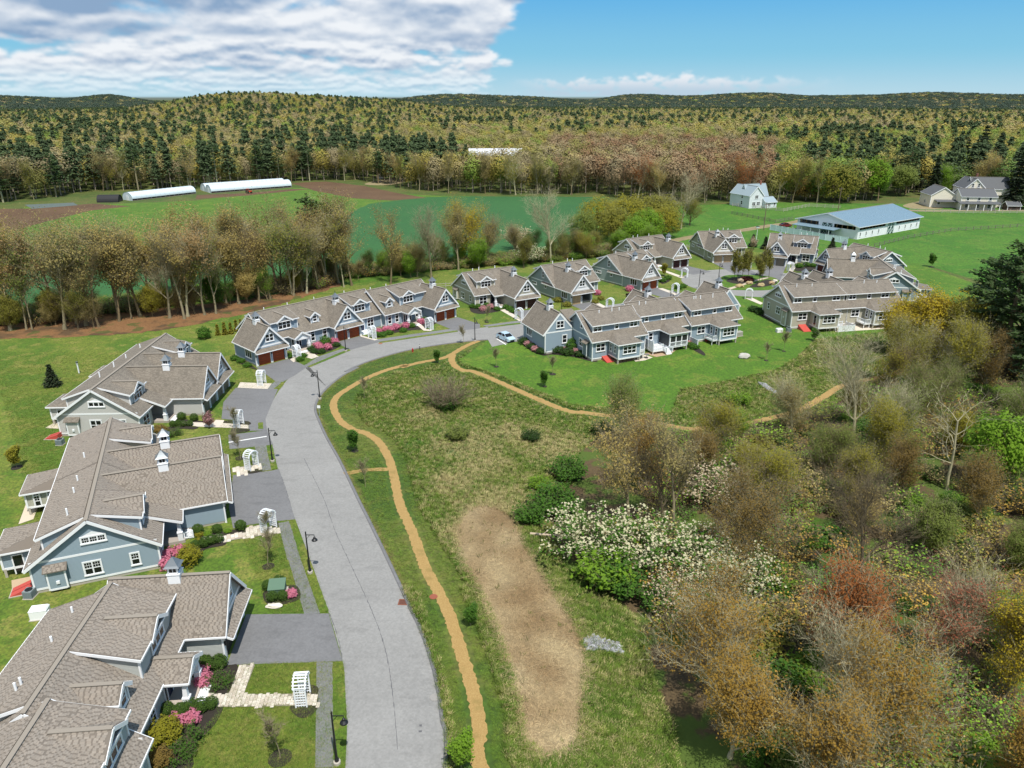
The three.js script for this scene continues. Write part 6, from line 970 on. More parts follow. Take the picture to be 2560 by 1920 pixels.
{ // riding barn
  const deg = 35.3, h = new House('riding_barn', 'long white riding barn with low pitched blue grey metal roof', 117, -250.2, deg, { col: '#d9dcde' }); h.o.userData.category = 'barn';
  const L = 40.5, W = 23.5, e = 4.3, r = 7.6, c = -W / 2; // front wall z = 0, end walls x = 0 and L
  h.gableRoof('x', -0.7, L + 0.7, c, W / 2 + 0.7, r, e - 0.1);
  const open = [[0.8, 17, 3.0, 3.9], [24, L - 0.8, 3.0, 3.9]];
  h.wall([0, 0], [L, 0], 0, 3.0, '#e3e6e8', 0.3); h.wall([0, 0], [L, 0], 3.9, 4.25, '#e3e6e8', 0.3); for (const [a, b] of [[0, 0.8], [17, 24], [L - 0.8, L]]) h.wall([a, 0], [b, 0], 3.0, 3.9, '#e3e6e8', 0.3);
  h.wall([L, -W], [0, -W], 0, 4.2, '#e3e6e8', 0.3); h.gableEnd('x', L, c, W / 2, 4.2, r, (r - 4.2) / (W / 2), 1, 0, '#e3e6e8');
  const gw = (a, b, y0, y1) => h.wall([0, -W + a], [0, -W + b], y0, y1, '#e3e6e8', 0.3);
  gw(0, W, 0, 3.0); gw(0, 1, 3, 4.2); gw(8.5, 14.5, 3, 4.2); gw(22.5, W, 3, 4.2); h.wall([0, -W], [0, 0], 4.2, [[0, 4.2], [W / 2, r - 0.1], [W, 4.2]], '#e3e6e8', 0.3);
  part(h, 'truss', std('#9a7c52', 0.8), (b) => { for (const [a, q] of open) for (let x = a; x <= q; x += 2) b.box(x - 0.08, 3.0, -0.15, x + 0.08, 3.9, -0.02); for (let z = -W + 1.5; z < -1; z += 2) if (z < -W + 8.5 || z > -W + 14.5) b.box(0.02, 3, z - 0.08, 0.15, 4.2, z + 0.08); });
  const door = (ax, a) => { part(h, 'barn_door', std('#1f3f3c', 0.7), (b) => (ax ? b.box(a - 2, 0, 0.03, a + 2, 4.1, 0.12) : b.box(-0.14, 0, a - 2, -0.04, 4.1, a + 2))); part(h, 'door_brace', std('#cfe0dc', 0.6), (b) => { const q = (s, y) => (ax ? [a + s, y, 0.15] : [-0.17, y, a + s]); for (const s of [-2, -0.05, 0.05, 2]) b.bar(q(s, 0), q(s, 4.1), 0.12, 0.12); for (const [u, v] of [[-2, -0.05], [0.05, 2]]) for (const [y0, y1] of [[0, 2.05], [2.05, 4.1]]) { b.bar(q(u, y0), q(v, y1), 0.1, 0.12); b.bar(q(u, y1), q(v, y0), 0.1, 0.12); } }); };
  door(true, 20.5); door(false, -11.5);
  for (const x of [1.6, 5.2, 9, 13, 26.5, 30.5, 34.5, 38.5]) h.win(x, 0.9, 0.03, 'f', 0.55, 1.3, 1, 'cas');
  h.plane([[-4.6, 2.7, -W + 1], [-4.6, 2.7, -6.2], [-0.02, 3.0, -6.2], [-0.02, 3.0, -W + 1]], 0.15); for (let k = 0; k < 5; k++) h.m('trim').box(-4.5, 0, -W + 1.4 + k * 3.5, -4.3, 2.6, -W + 1.6 + k * 3.5);
  const b = h.mb.roof; delete h.mb.roof; h.finish(); b.build('roof', std('#7d95a3', 0.45, { metalness: 0.25 }), h.o);
  const rib = new MB(); for (let k = 0; k <= 40; k++) { const x = -0.6 + k * (L + 1.2) / 40; rib.bar([x, r + 0.03, c], [x, e - 0.06, 0.6], 0.05, 0.05); rib.bar([x, r + 0.03, c], [x, e - 0.06, -W - 0.6], 0.05, 0.05); } const rm = rib.build('roof_rib', std('#8aa0ad', 0.45, { metalness: 0.25 }), h.o); rm.userData.kind = 'stuff';
}
function greenhouse(name, label, a, b, w, spans) { // hoop houses running from a to b
  const dx = b[0] - a[0], dz = b[1] - a[1], L = Math.hypot(dx, dz), t = own(name, label, 'greenhouse', a, Math.atan2(-dz, dx));
  const film = std('#c6d3da', 0.35), fr = std('#aab4ba', 0.5);
  for (let s = 0; s < spans; s++) {
    const z0 = -s * w - w / 2, prof = []; for (let k = 0; k <= 12; k++) { const q = k / 12 * Math.PI; prof.push([z0 - Math.cos(q) * w / 2, 1.3 + Math.sin(q) * w * 0.3]); } prof.unshift([z0 - w / 2, 0.9]); prof.push([z0 + w / 2, 0.9]);
    const c = new MB(); for (let k = 0; k + 1 < prof.length; k++) c.quad([0, prof[k + 1][1], prof[k + 1][0]], [0, prof[k][1], prof[k][0]], [L, prof[k][1], prof[k][0]], [L, prof[k + 1][1], prof[k + 1][0]]); c.build('cover', film, t);
    for (const x of [0.03, L - 0.03]) { const e = new MB(); e.poly([[x, 0, z0 - w / 2], ...prof.map(([z, y]) => [x, y, z]), [x, 0, z0 + w / 2]].reverse()); e.build('end_wall', film, t); new MB().box(x - 0.08, 0, z0 - 1, x + 0.08, 2.3, z0 + 1).build('door', std('#dfe5e8', 0.5), t); }
    for (let k = 0; k <= Math.round(L / 2.4); k++) { const x = k * L / Math.round(L / 2.4), r = new MB(); for (let i = 0; i + 1 < prof.length; i++) r.bar([x, prof[i][1] + 0.03, prof[i][0]], [x, prof[i + 1][1] + 0.03, prof[i + 1][0]], 0.07, 0.07); r.bar([x, 0, z0 - w / 2], [x, 0.95, z0 - w / 2], 0.06, 0.06, [1, 0, 0]).bar([x, 0, z0 + w / 2], [x, 0.95, z0 + w / 2], 0.06, 0.06, [1, 0, 0]); r.build('hoop', fr, t); }
    for (const z of [z0 - w / 2, z0 + w / 2]) new MB().box(0, 0, z - 0.03, L, 0.3, z + 0.03).build('base_board', std('#6e6a60', 0.9), t);
  }
}
greenhouse('greenhouse', 'single white hoop greenhouse at the far left of the field', [-176.5, -349.5], [-158, -377], 8, 1);
greenhouse('greenhouse', 'pair of longer white hoop greenhouses joined side by side', [-151, -378.7], [-118, -405], 8.4, 2);
{ const t = own('hoop_shed', 'low black covered hoop shed left of the greenhouses', 'shed', [-190.20, -343.81], 0.1), b = new MB(), n = 12, L = 9.5, w = 5.5; const P = Array.from({ length: n + 1 }, (_, k) => { const q = k / n * Math.PI; return [-Math.cos(q) * w / 2 - w / 2, Math.sin(q) * 3.2]; }); for (let k = 0; k < n; k++) b.quad([0, P[k + 1][1], P[k + 1][0]], [0, P[k][1], P[k][0]], [L, P[k][1], P[k][0]], [L, P[k + 1][1], P[k + 1][0]]); b.build('cover', std('#1c1d20', 0.7), t); const e = new MB(); for (const x of [0.3, L - 0.3]) e.poly(P.map(([z, y]) => [x, y, z])); e.build('end_wall', std('#3a352f', 0.9), t); }
for (const [p, h, l] of [[[91.28, -268.73], 10, 'wooden utility pole beside the farm track left of the barn'], [[138.06, -316.68], 10, 'wooden utility pole behind the barn roof']]) { const t = own('utility_pole', l, 'utility pole', p, 0.3); new MB().cyl([0, -0.2, 0], [0, h, 0], 0.16, 0.11, 8).build('pole', std('#6f6152', 0.9), t); new MB().box(-1.2, h - 0.9, -0.06, 1.2, h - 0.76, 0.06).build('crossarm', std('#6f6152', 0.9), t); for (const x of [-1, -0.4, 0.4, 1]) new MB().cyl([x, h - 0.76, 0], [x, h - 0.58, 0], 0.05, 0.04, 6).build('insulator', std('#8a8a84', 0.4), t); }
{ const t = own('bird_house', 'white bird house pole on the lawn before the vinyl fence', 'bird house', [81.79, -246.75], 0); new MB().cyl([0, 0, 0], [0, 4.6, 0], 0.09, 0.07, 8).build('pole', M.vinyl, t); new MB().box(-0.5, 4.5, -0.3, 0.5, 4.9, 0.3).build('box', M.vinyl, t); new MB().box(-0.6, 4.9, -0.4, 0.6, 4.98, 0.4).build('roof', std('#4a4a4a', 0.8), t); }

// ---------- trees ----------
const V = (x, y, z) => new THREE.Vector3(x, y, z);
class TB { // faces with given normals
  constructor() { this.p = []; this.n = []; }
  tri(a, b, c, n) { this.p.push(a.x, a.y, a.z, b.x, b.y, b.z, c.x, c.y, c.z); for (let i = 0; i < 3; i++) this.n.push(n.x, n.y, n.z); }
  tube(p, q, r0, r1, s) {
    const d = q.clone().sub(p).normalize(), u = V(0, 1, 0); if (Math.abs(d.y) > 0.9) u.set(1, 0, 0); u.cross(d).normalize(); const v = d.clone().cross(u);
    const ring = (o, r) => Array.from({ length: s }, (_, i) => { const a = i / s * 6.2832; return [o.clone().addScaledVector(u, Math.cos(a) * r).addScaledVector(v, Math.sin(a) * r), u.clone().multiplyScalar(Math.cos(a)).addScaledVector(v, Math.sin(a))]; });
    const A = ring(p, r0), B = ring(q, r1);
    for (let i = 0; i < s; i++) { const j = (i + 1) % s, [a, na] = A[i], [b, nb] = A[j], [c, nc] = B[j], [e, ne] = B[i];
      for (const [x, nx] of [[a, na], [b, nb], [c, nc], [a, na], [c, nc], [e, ne]]) { this.p.push(x.x, x.y, x.z); this.n.push(nx.x, nx.y, nx.z); } }
  }
  leaf(c, size, dir, long = 1.5, dw = 0.9, soft = 0) { // a pointed leaf or spray: two triangles folded along the middle
    const n = V(rr(-1, 1), rr(-0.2, 1.4), rr(-1, 1)); if (dir) n.addScaledVector(dir, dw); n.normalize();
    const t = V(rr(-1, 1), rr(-1, 1), rr(-1, 1)).cross(n).normalize(), b = n.clone().cross(t), w = size * 0.5, l = size * long * 0.5;
    const p0 = c.clone().addScaledVector(t, -l), p1 = c.clone().addScaledVector(b, w).addScaledVector(n, -w * 0.3), p2 = c.clone().addScaledVector(t, l), p3 = c.clone().addScaledVector(b, -w).addScaledVector(n, -w * 0.3);
    const n1 = n.clone().addScaledVector(b, 0.35), n2 = n.clone().addScaledVector(b, -0.35); if (soft) { n1.addScaledVector(dir, soft); n2.addScaledVector(dir, soft); } n1.normalize(); n2.normalize();
    this.tri(p0, p2, p1, n1); this.tri(p0, p3, p2, n2);
  }
  twig(p, d, l, w) { const s = V(rr(-1, 1), rr(-1, 1), rr(-1, 1)).cross(d).normalize(), e = p.clone().addScaledVector(d, l); this.tri(p.clone().addScaledVector(s, -w), p.clone().addScaledVector(s, w), e, s.clone().cross(d).normalize()); }
  geo() { const g = new THREE.BufferGeometry(); g.setAttribute('position', new THREE.BufferAttribute(new Float32Array(this.p), 3)); g.setAttribute('normal', new THREE.BufferAttribute(new Float32Array(this.n), 3)); return g; }
}
// broad-leaved tree: trunk, limbs, twigs and, by season, buds, sparse leaves or a full crown
function broadleaf(o) {
  const T = new TB(), L = new TB(), H = o.h, ends = [];
  const grow = (p, d, len, r, lv) => {
    const seg = lv === 0 ? 5 : lv === 1 ? 4 : lv === 2 ? 3 : 2; let q = p.clone(), dir = d.clone(), rad = r;
    const last = lv === o.levels;
    for (let i = 0; i < seg; i++) {
      dir.add(V(rr(-1, 1), rr(-0.5, 0.7) + (o.up ?? 0.1), rr(-1, 1)).multiplyScalar(lv === 0 ? 0.1 : o.bend ?? 0.28)).normalize();
      const nx = q.clone().addScaledVector(dir, len / seg), r2 = rad * (lv === 0 ? 0.86 : 0.74);
      T.tube(q, nx, rad, r2, lv === 0 ? 7 : lv === 1 ? 5 : 3);
      q = nx; rad = r2;
      if (!last && (lv > 0 || i >= (o.fork ?? 2))) {
        const n = lv === 0 ? (o.limbs ?? 3) : lv === 1 ? (i > 0 ? o.b1 ?? 3 : 1) : o.b2 ?? 2;
        for (let k = 0; k < n; k++) {
          const az = rr(0, 6.283), sp = rr(0.5, 1.0) * (o.spread ?? 1), side = V(Math.cos(az), 0, Math.sin(az)), nd = dir.clone().multiplyScalar(lv === 0 ? 0.9 : 0.8).addScaledVector(side, sp).add(V(0, o.lift ?? 0.1, 0)).normalize();
          grow(q.clone(), nd, len * (lv === 0 ? (o.l1 ?? 0.62) : 0.56) * rr(0.75, 1.2), rad * (lv === 0 ? 0.55 : 0.6), lv + 1);
        }
      }
      if (lv >= o.levels - 1 && !(lv === 0)) ends.push([q.clone(), dir.clone()]);
    }
  };
  grow(V(0, -0.2, 0), V(rr(-0.06, 0.06), 1, rr(-0.06, 0.06)).normalize(), H * (o.trunk ?? 0.62), o.r ?? H * 0.017, 0);
  T.tube(V(0, -0.1, 0), V(0, H * 0.05, 0), (o.r ?? H * 0.017) * 1.5, (o.r ?? H * 0.017), 7);
  let top = 0; for (const [e] of ends) top = Math.max(top, e.y); const k = H / (top + 0.4), cen = V(0, H * 0.62, 0);
  for (const b of [T]) for (let i = 0; i < b.p.length; i++) b.p[i] *= k;
  for (const [e, d] of ends) {
    e.multiplyScalar(k);
    for (let i = 0; i < (o.twigs ?? 2); i++) { const td = d.clone().add(V(rr(-1, 1), rr(-0.6, 1), rr(-1, 1)).multiplyScalar(0.9)).normalize(); T.twig(e, td, rr(0.6, 1.5) * (o.ts ?? 1), 0.02 * (o.tw ?? 1)); }
    const out = e.clone().sub(cen).normalize(), bare = (o.patch ?? 0) > 0 && fbm(e.x * 0.25 + o.seed, e.z * 0.25 + e.y * 0.2, 2) < -0.22 + o.patch * 0.3;
    if (!bare) for (let i = 0; i < (o.leaves ?? 2); i++) L.leaf(e.clone().add(V(rr(-1, 1), rr(-0.7, 0.9), rr(-1, 1)).multiplyScalar(o.lr ?? 0.9)), (o.ls ?? 0.3) * rr(0.6, 1.3), out);
  }
  return { trunk: T.geo(), crown: L.geo(), n: (T.p.length + L.p.length) / 9 };
}
// full round crown built of leaf clumps over an uneven shell
function fullCrown(o) {
  const T = new TB(), L = new TB(), H = o.h, R = o.rad, cy = H - o.ry;
  T.tube(V(0, -0.2, 0), V(0, cy, 0), o.r ?? H * 0.02, (o.r ?? H * 0.02) * 0.6, 6);
  const N = o.clumps ?? 120;
  for (let i = 0; i < N; i++) {
    const y = 1 - 2 * (i + 0.5) / N, a = i * 2.39996 + rr(-0.3, 0.3), s = Math.sqrt(1 - y * y), k = (0.72 + 0.34 * rnd()) * (1 + 0.35 * n3(Math.cos(a) * s * 1.6 + o.seed, y * 1.6, Math.sin(a) * s * 1.6));
    if (y < -0.75) continue;
    const c = V(Math.cos(a) * s * R * k, cy + y * o.ry * k, Math.sin(a) * s * R * k), out = c.clone().sub(V(0, cy - o.ry * 0.3, 0)).normalize();
    if (i % 5 === 0) T.tube(V(0, Math.max(0.5, cy - o.ry * 0.6), 0), c, (o.r ?? H * 0.02) * 0.4, 0.02, 4);
    for (let j = 0; j < (o.per ?? 26); j++) L.leaf(c.clone().add(V(rr(-1, 1), rr(-0.8, 0.8), rr(-1, 1)).multiplyScalar(R * (o.cl ?? 0.26))), o.ls * rr(0.6, 1.35), out, 1.5, 1.2, 0.5);
  }
  return { trunk: T.geo(), crown: L.geo() };
}
function pine(o) { // white pine: straight bole, flat tiers of long boughs
  const T = new TB(), L = new TB(), H = o.h;
  T.tube(V(0, -0.2, 0), V(0, H * 0.6, 0), H * 0.02, H * 0.012, 7); T.tube(V(0, H * 0.6, 0), V(0, H, 0), H * 0.012, 0.03, 5);
  for (let y = H * (o.low ?? 0.3); y < H * 0.98; y += H * rr(0.035, 0.06)) {
    const f = (y / H - (o.low ?? 0.3)) / (1 - (o.low ?? 0.3)), len = H * (o.w ?? 0.24) * (o.cone ? 1 - f * 0.93 : Math.pow(Math.sin(Math.PI * (0.22 + 0.72 * f)), 0.8)) * rr(0.65, 1.15), n = o.per ?? 6, a0 = rr(0, 6);
    for (let k = 0; k < n; k++) {
      if (rnd() < (o.gap ?? 0.15)) continue;
      const a = a0 + k / n * 6.283 + rr(-0.3, 0.3), d = V(Math.cos(a), o.cone ? -0.25 : rr(0.02, 0.3), Math.sin(a)).normalize(), l = len * rr(0.7, 1.15), s = V(0, y, 0), e = s.clone().addScaledVector(d, l);
      T.tube(s, e, 0.05, 0.015, 3);
      const m = Math.max(3, Math.round(l * (o.dens ?? 5)));
      for (let i = 0; i < m; i++) { const t = 0.25 + 0.8 * (i + rnd()) / m; L.leaf(s.clone().addScaledVector(d, l * t).add(V(rr(-1, 1) * 0.35, rr(-0.12, 0.3), rr(-1, 1) * 0.35).multiplyScalar(o.fl ?? 1)), (o.ls ?? 0.55) * rr(0.7, 1.3), V(0, 1, 0), 1.9); }
    }
  }
  for (let i = 0; i < 14; i++) L.leaf(V(rr(-0.3, 0.3), H - rr(0, 1), rr(-0.3, 0.3)), (o.ls ?? 0.55) * 0.8, V(0, 1, 0), 1.8);
  return { trunk: T.geo(), crown: L.geo() };
}
function bush(o) { // many stems from the ground with leaves or blossom on them
  const T = new TB(), L = new TB(), B = new TB();
  for (let i = 0; i < o.stems; i++) {
    const a = rr(0, 6.283), sp = Math.sqrt(rnd()) * (o.spread ?? 0.9), d = V(Math.cos(a) * sp, 1, Math.sin(a) * sp).normalize(), base = V(Math.cos(a) * o.w * 0.15 * rnd(), -0.05, Math.sin(a) * o.w * 0.15 * rnd());
    let q = base, dir = d; const len = o.h * rr(0.7, 1.15);
    for (let s = 0; s < 4; s++) {
      dir = dir.clone().add(V(rr(-1, 1), rr(-0.4, 0.3), rr(-1, 1)).multiplyScalar(0.28)).normalize(); const nx = q.clone().addScaledVector(dir, len / 4); if (nx.y < 0.1) nx.y = 0.1;
      T.tube(q, nx, (o.r ?? 0.03) * (1 - s * 0.2), (o.r ?? 0.03) * (0.8 - s * 0.2), 3);
      for (let k = 0; k < (o.twigs ?? 2); k++) T.twig(nx, dir.clone().add(V(rr(-1, 1), rr(-0.4, 0.9), rr(-1, 1))).normalize(), len * rr(0.12, 0.3), o.tw ?? 0.018);
      if (s > 0) { for (let k = 0; k < (o.leaves ?? 3); k++) L.leaf(nx.clone().add(V(rr(-1, 1), rr(-0.8, 0.8), rr(-1, 1)).multiplyScalar(o.lr ?? 0.4)), o.ls * rr(0.6, 1.4), V(0, 1, 0)); for (let k = 0; k < (o.flowers ?? 0); k++) B.leaf(nx.clone().add(V(rr(-1, 1), rr(-0.4, 1), rr(-1, 1)).multiplyScalar(o.lr ?? 0.4)), (o.fs ?? o.ls) * rr(0.6, 1.3), V(0, 1, 0), 1.1); }
      q = nx;
    }
  }
  return { trunk: T.geo(), crown: L.geo(), blossom: B.p.length ? B.geo() : null };
}
function ballShrub(o) { // clipped round shrub
  const L = new TB(), T = new TB(); T.tube(V(0, -0.1, 0), V(0, o.h * 0.6, 0), 0.05, 0.03, 5);
  for (let i = 0; i < o.n; i++) { const y = 1 - 1.75 * (i + 0.5) / o.n, a = i * 2.39996, s = Math.sqrt(Math.max(0, 1 - y * y)), k = rr(0.72, 1.02) * (1 + (o.jit ?? 0.1) * n3(Math.cos(a) * s * 2.2 + o.seed, y * 2.2, Math.sin(a) * s * 2.2) * 2), d = V(Math.cos(a) * s, y, Math.sin(a) * s); L.leaf(V(d.x * o.w / 2 * k, o.h * 0.5 + d.y * o.h * 0.52 * k, d.z * o.w / 2 * k), o.ls * rr(0.7, 1.3), d, 1.3); }
  return { trunk: T.geo(), crown: L.geo() };
}
const leafCol = (r, g, b) => { const c = ph(r, g, b); return new THREE.MeshPhysicalMaterial({ color: new THREE.Color().setRGB(c[0], c[1], c[2], THREE.SRGBColorSpace).multiplyScalar(1.75), roughness: 0.95, transmission: 0.5, thickness: 0, specularIntensity: 0.3 }); };
const barkCol = (r, g, b) => { const c = ph(r, g, b); return new THREE.MeshStandardMaterial({ color: new THREE.Color().setRGB(c[0], c[1], c[2], THREE.SRGBColorSpace).multiplyScalar(1.15), roughness: 0.9 }); }; const Bk = { grey: barkCol(176, 164, 150), pale: barkCol(214, 206, 192), dark: barkCol(124, 112, 100), brown: barkCol(156, 138, 120), twig: barkCol(166, 150, 140) };
const Lf = {
  tan: leafCol(192, 172, 118), tan2: leafCol(172, 158, 114), rose: leafCol(182, 152, 116), orange: leafCol(172, 138, 66), rust: leafCol(168, 106, 62), olive: leafCol(146, 144, 66), yellow: leafCol(196, 176, 50), yolive: leafCol(160, 154, 56), lime: leafCol(128, 166, 50), green: leafCol(84, 128, 42), deep: leafCol(60, 92, 38), pine: leafCol(74, 100, 56), spruce: leafCol(56, 74, 48), box: leafCol(78, 108, 42), gold: leafCol(154, 150, 46), white: leafCol(238, 232, 224), pink: leafCol(228, 144, 194), mauve: leafCol(216, 164, 192), plum: leafCol(98, 44, 48), blush: leafCol(228, 210, 206), bronze: leafCol(146, 122, 70), sage: leafCol(132, 146, 78), red: leafCol(178, 112, 98),
};
const P = {}; // prototypes
const proto = (k, f) => (P[k] ??= f());
seed = 4242;
const species = {
  oakA: () => broadleaf({ h: 22, seed: 1, levels: 3, limbs: 3, l1: 0.46, spread: 0.95, b1: 2, b2: 2, twigs: 2, leaves: 4, ls: 0.25, lr: 1.0, patch: 0.35, lift: 0.25, trunk: 0.66, fork: 1, tw: 0.8, ts: 1.2 }),
  oakB: () => broadleaf({ h: 22, seed: 2, levels: 3, limbs: 3, l1: 0.52, spread: 1.15, b1: 2, b2: 2, twigs: 2, leaves: 3, ls: 0.25, lr: 1.1, patch: 0.5, lift: 0.12, trunk: 0.62, fork: 1, bend: 0.36, tw: 0.8, ts: 1.2 }),
  ashC: () => broadleaf({ h: 22, seed: 3, levels: 3, limbs: 2, l1: 0.42, spread: 0.72, b1: 3, b2: 2, twigs: 2, leaves: 2, ls: 0.24, lr: 0.9, patch: 0.5, lift: 0.4, trunk: 0.7, fork: 1, tw: 0.8, ts: 1.2 }),
  bareD: () => broadleaf({ h: 20, seed: 4, levels: 3, limbs: 3, l1: 0.5, spread: 0.95, b1: 3, b2: 2, twigs: 2, leaves: 0, ls: 0.3, lift: 0.25, bend: 0.34, trunk: 0.6, fork: 1, tw: 0.8, ts: 1.2 }),
  poleE: () => broadleaf({ h: 22, seed: 5, levels: 2, limbs: 5, l1: 0.26, spread: 0.9, b1: 3, twigs: 3, leaves: 4, ls: 0.26, lr: 1.0, patch: 0.4, lift: 0.35, trunk: 0.88, fork: 1, r: 0.24, tw: 0.8, ts: 1.2 }),
  mapleA: () => broadleaf({ h: 13, seed: 6, levels: 3, limbs: 4, l1: 0.6, spread: 0.85, b1: 2, b2: 2, twigs: 2, leaves: 7, ls: 0.13, lr: 0.75, patch: 0.3, lift: 0.3, trunk: 0.5, fork: 0, tw: 0.45, ts: 1.1 }),
  mapleB: () => broadleaf({ h: 13, seed: 7, levels: 3, limbs: 4, l1: 0.68, spread: 1.1, b1: 2, b2: 2, twigs: 2, leaves: 6, ls: 0.13, lr: 0.85, patch: 0.45, lift: 0.15, trunk: 0.45, fork: 0, bend: 0.34, tw: 0.45, ts: 1.1 }),
  mapleC: () => broadleaf({ h: 12, seed: 8, levels: 3, limbs: 3, l1: 0.6, spread: 0.9, b1: 3, b2: 2, twigs: 2, leaves: 3, ls: 0.13, lr: 0.8, patch: 0.5, lift: 0.25, trunk: 0.55, fork: 0, bend: 0.38, tw: 0.45, ts: 1.1 }),
  snag: () => broadleaf({ h: 13, seed: 9, levels: 2, limbs: 2, l1: 0.5, spread: 1.3, b1: 2, twigs: 1, leaves: 0, lift: -0.1, bend: 0.5, trunk: 0.9, fork: 1, r: 0.26, ls: 0.2 }),
  leafyA: () => broadleaf({ h: 12, seed: 10, levels: 3, limbs: 4, l1: 0.62, spread: 1.0, b1: 2, b2: 2, twigs: 1, leaves: 9, ls: 0.17, lr: 0.8, patch: 0.0, lift: 0.2, trunk: 0.42, fork: 0 }),
  roundA: () => fullCrown({ h: 12, rad: 5, ry: 4.6, ls: 0.4, clumps: 170, per: 28, seed: 3.3, cl: 0.2 }),
  willow: () => fullCrown({ h: 13, rad: 6.5, ry: 6, ls: 0.36, clumps: 200, per: 30, seed: 7.7, cl: 0.2 }),
  pineA: () => pine({ h: 22, low: 0.28, w: 0.22 }), pineB: () => pine({ h: 22, low: 0.45, w: 0.2, gap: 0.3 }), spruceA: () => pine({ h: 16, low: 0.05, w: 0.26, cone: true, per: 9, dens: 6, ls: 0.6, gap: 0.02 }),
  pineBig: () => pine({ h: 22, low: 0.2, w: 0.26, per: 9, dens: 9, ls: 0.42, gap: 0.08, fl: 1.3 }),
};
const SP = (k) => proto(k, species[k]);
function tree(kind, x, z, s, crown, bark, label, o = {}) {
  const g = SP(kind), t = thing(o.name ?? 'tree', label, o.cat ?? 'tree', x, z, o.turn ?? rr(0, 6.283), o.group, 0);
  t.scale.set(s * (o.wide ?? 1), s, s * (o.wide ?? 1));
  mesh('trunk', g.trunk, bark, t); if (g.crown && g.crown.attributes.position.count) mesh(o.crownName ?? 'crown', g.crown, crown, t);
  if (g.blossom) mesh('blossom', g.blossom, o.blossom, t);
  return t;
}
const nth = (n) => n + (['th', 'st', 'nd', 'rd'][(n % 100 > 10 && n % 100 < 14) ? 0 : Math.min(n % 10, 4) % 4] ?? 'th');
const rows = (list, name) => { list.sort((a, b) => a.x / -a.z - b.x / -b.z); list.forEach((t, i) => name(t, i + 1)); };
const look = { tan: 'tan budding', tan2: 'dull tan budding', rose: 'rosy tan budding', orange: 'orange brown budding', rust: 'rust red budding', olive: 'olive', yellow: 'yellow', yolive: 'yellow olive', lime: 'lime green', green: 'green', deep: 'deep green', pine: 'dark green pine', spruce: 'dark spruce', bare: 'bare grey', bronze: 'bronze brown', sage: 'sage green', white: 'white blossom' };

seed = 99;
{ // the strip of tall trees behind the left-hand roofs
  const list = [], line = [[-128, -146], [-104, -146], [-84, -150], [-70, -158], [-60, -170], [-50, -182], [-44, -196]];
  const put = (x, z, k, s, c, b) => list.push({ x, z, k, s, c, b });
  for (let i = 0; i < 60; i++) {
    const t = (i + 0.5) / 60 * (line.length - 1), a = Math.floor(t), f = t - a, p = line[a], q = line[Math.min(a + 1, line.length - 1)], off = rr(-4, 13);
    const x = lerp(p[0], q[0], f) + rr(-1.5, 1.5) - off * 0.35, z = lerp(p[1], q[1], f) - off * 0.8;
    const k = pick(['oakA', 'oakA', 'oakB', 'ashC', 'oakB', 'poleE', 'bareD']), c = pick(['tan', 'tan', 'tan2', 'rose', 'tan', 'olive', 'sage']);
    put(x, z, k, rr(0.82, 1.12), k === 'bareD' ? 'bare' : c, pick(['grey', 'pale', 'brown', 'grey']));
  }
  for (let i = 0; i < 26; i++) { const t = rr(0, line.length - 1.01), a = Math.floor(t), f = t - a, p = line[a], q = line[a + 1]; put(lerp(p[0], q[0], f) + rr(-3, 3), lerp(p[1], q[1], f) + rr(-6, 2), pick(['mapleA', 'mapleB', 'leafyA', 'mapleC']), rr(0.45, 0.85), pick(['olive', 'lime', 'tan2', 'yolive', 'tan', 'green']), 'brown'); }
  for (const [p, k, s] of [[[-128, -172], 'pineA', 0.9], [[-83, -176], 'pineA', 0.72], [[-52, -190], 'pineB', 1.02], [[-66, -182], 'pineB', 0.75], [[-58, -196], 'pineB', 0.66]]) put(p[0], p[1], k, s, 'pine', 'brown');
  rows(list, (t, i) => tree(t.k, t.x, t.z, t.s, Lf[t.c] ?? Lf.tan, Bk[t.b], look[t.c] + ' tree in the strip behind the left-hand roofs, ' + nth(i) + ' from its left end', { group: 'trees in the strip behind the houses' }));
}
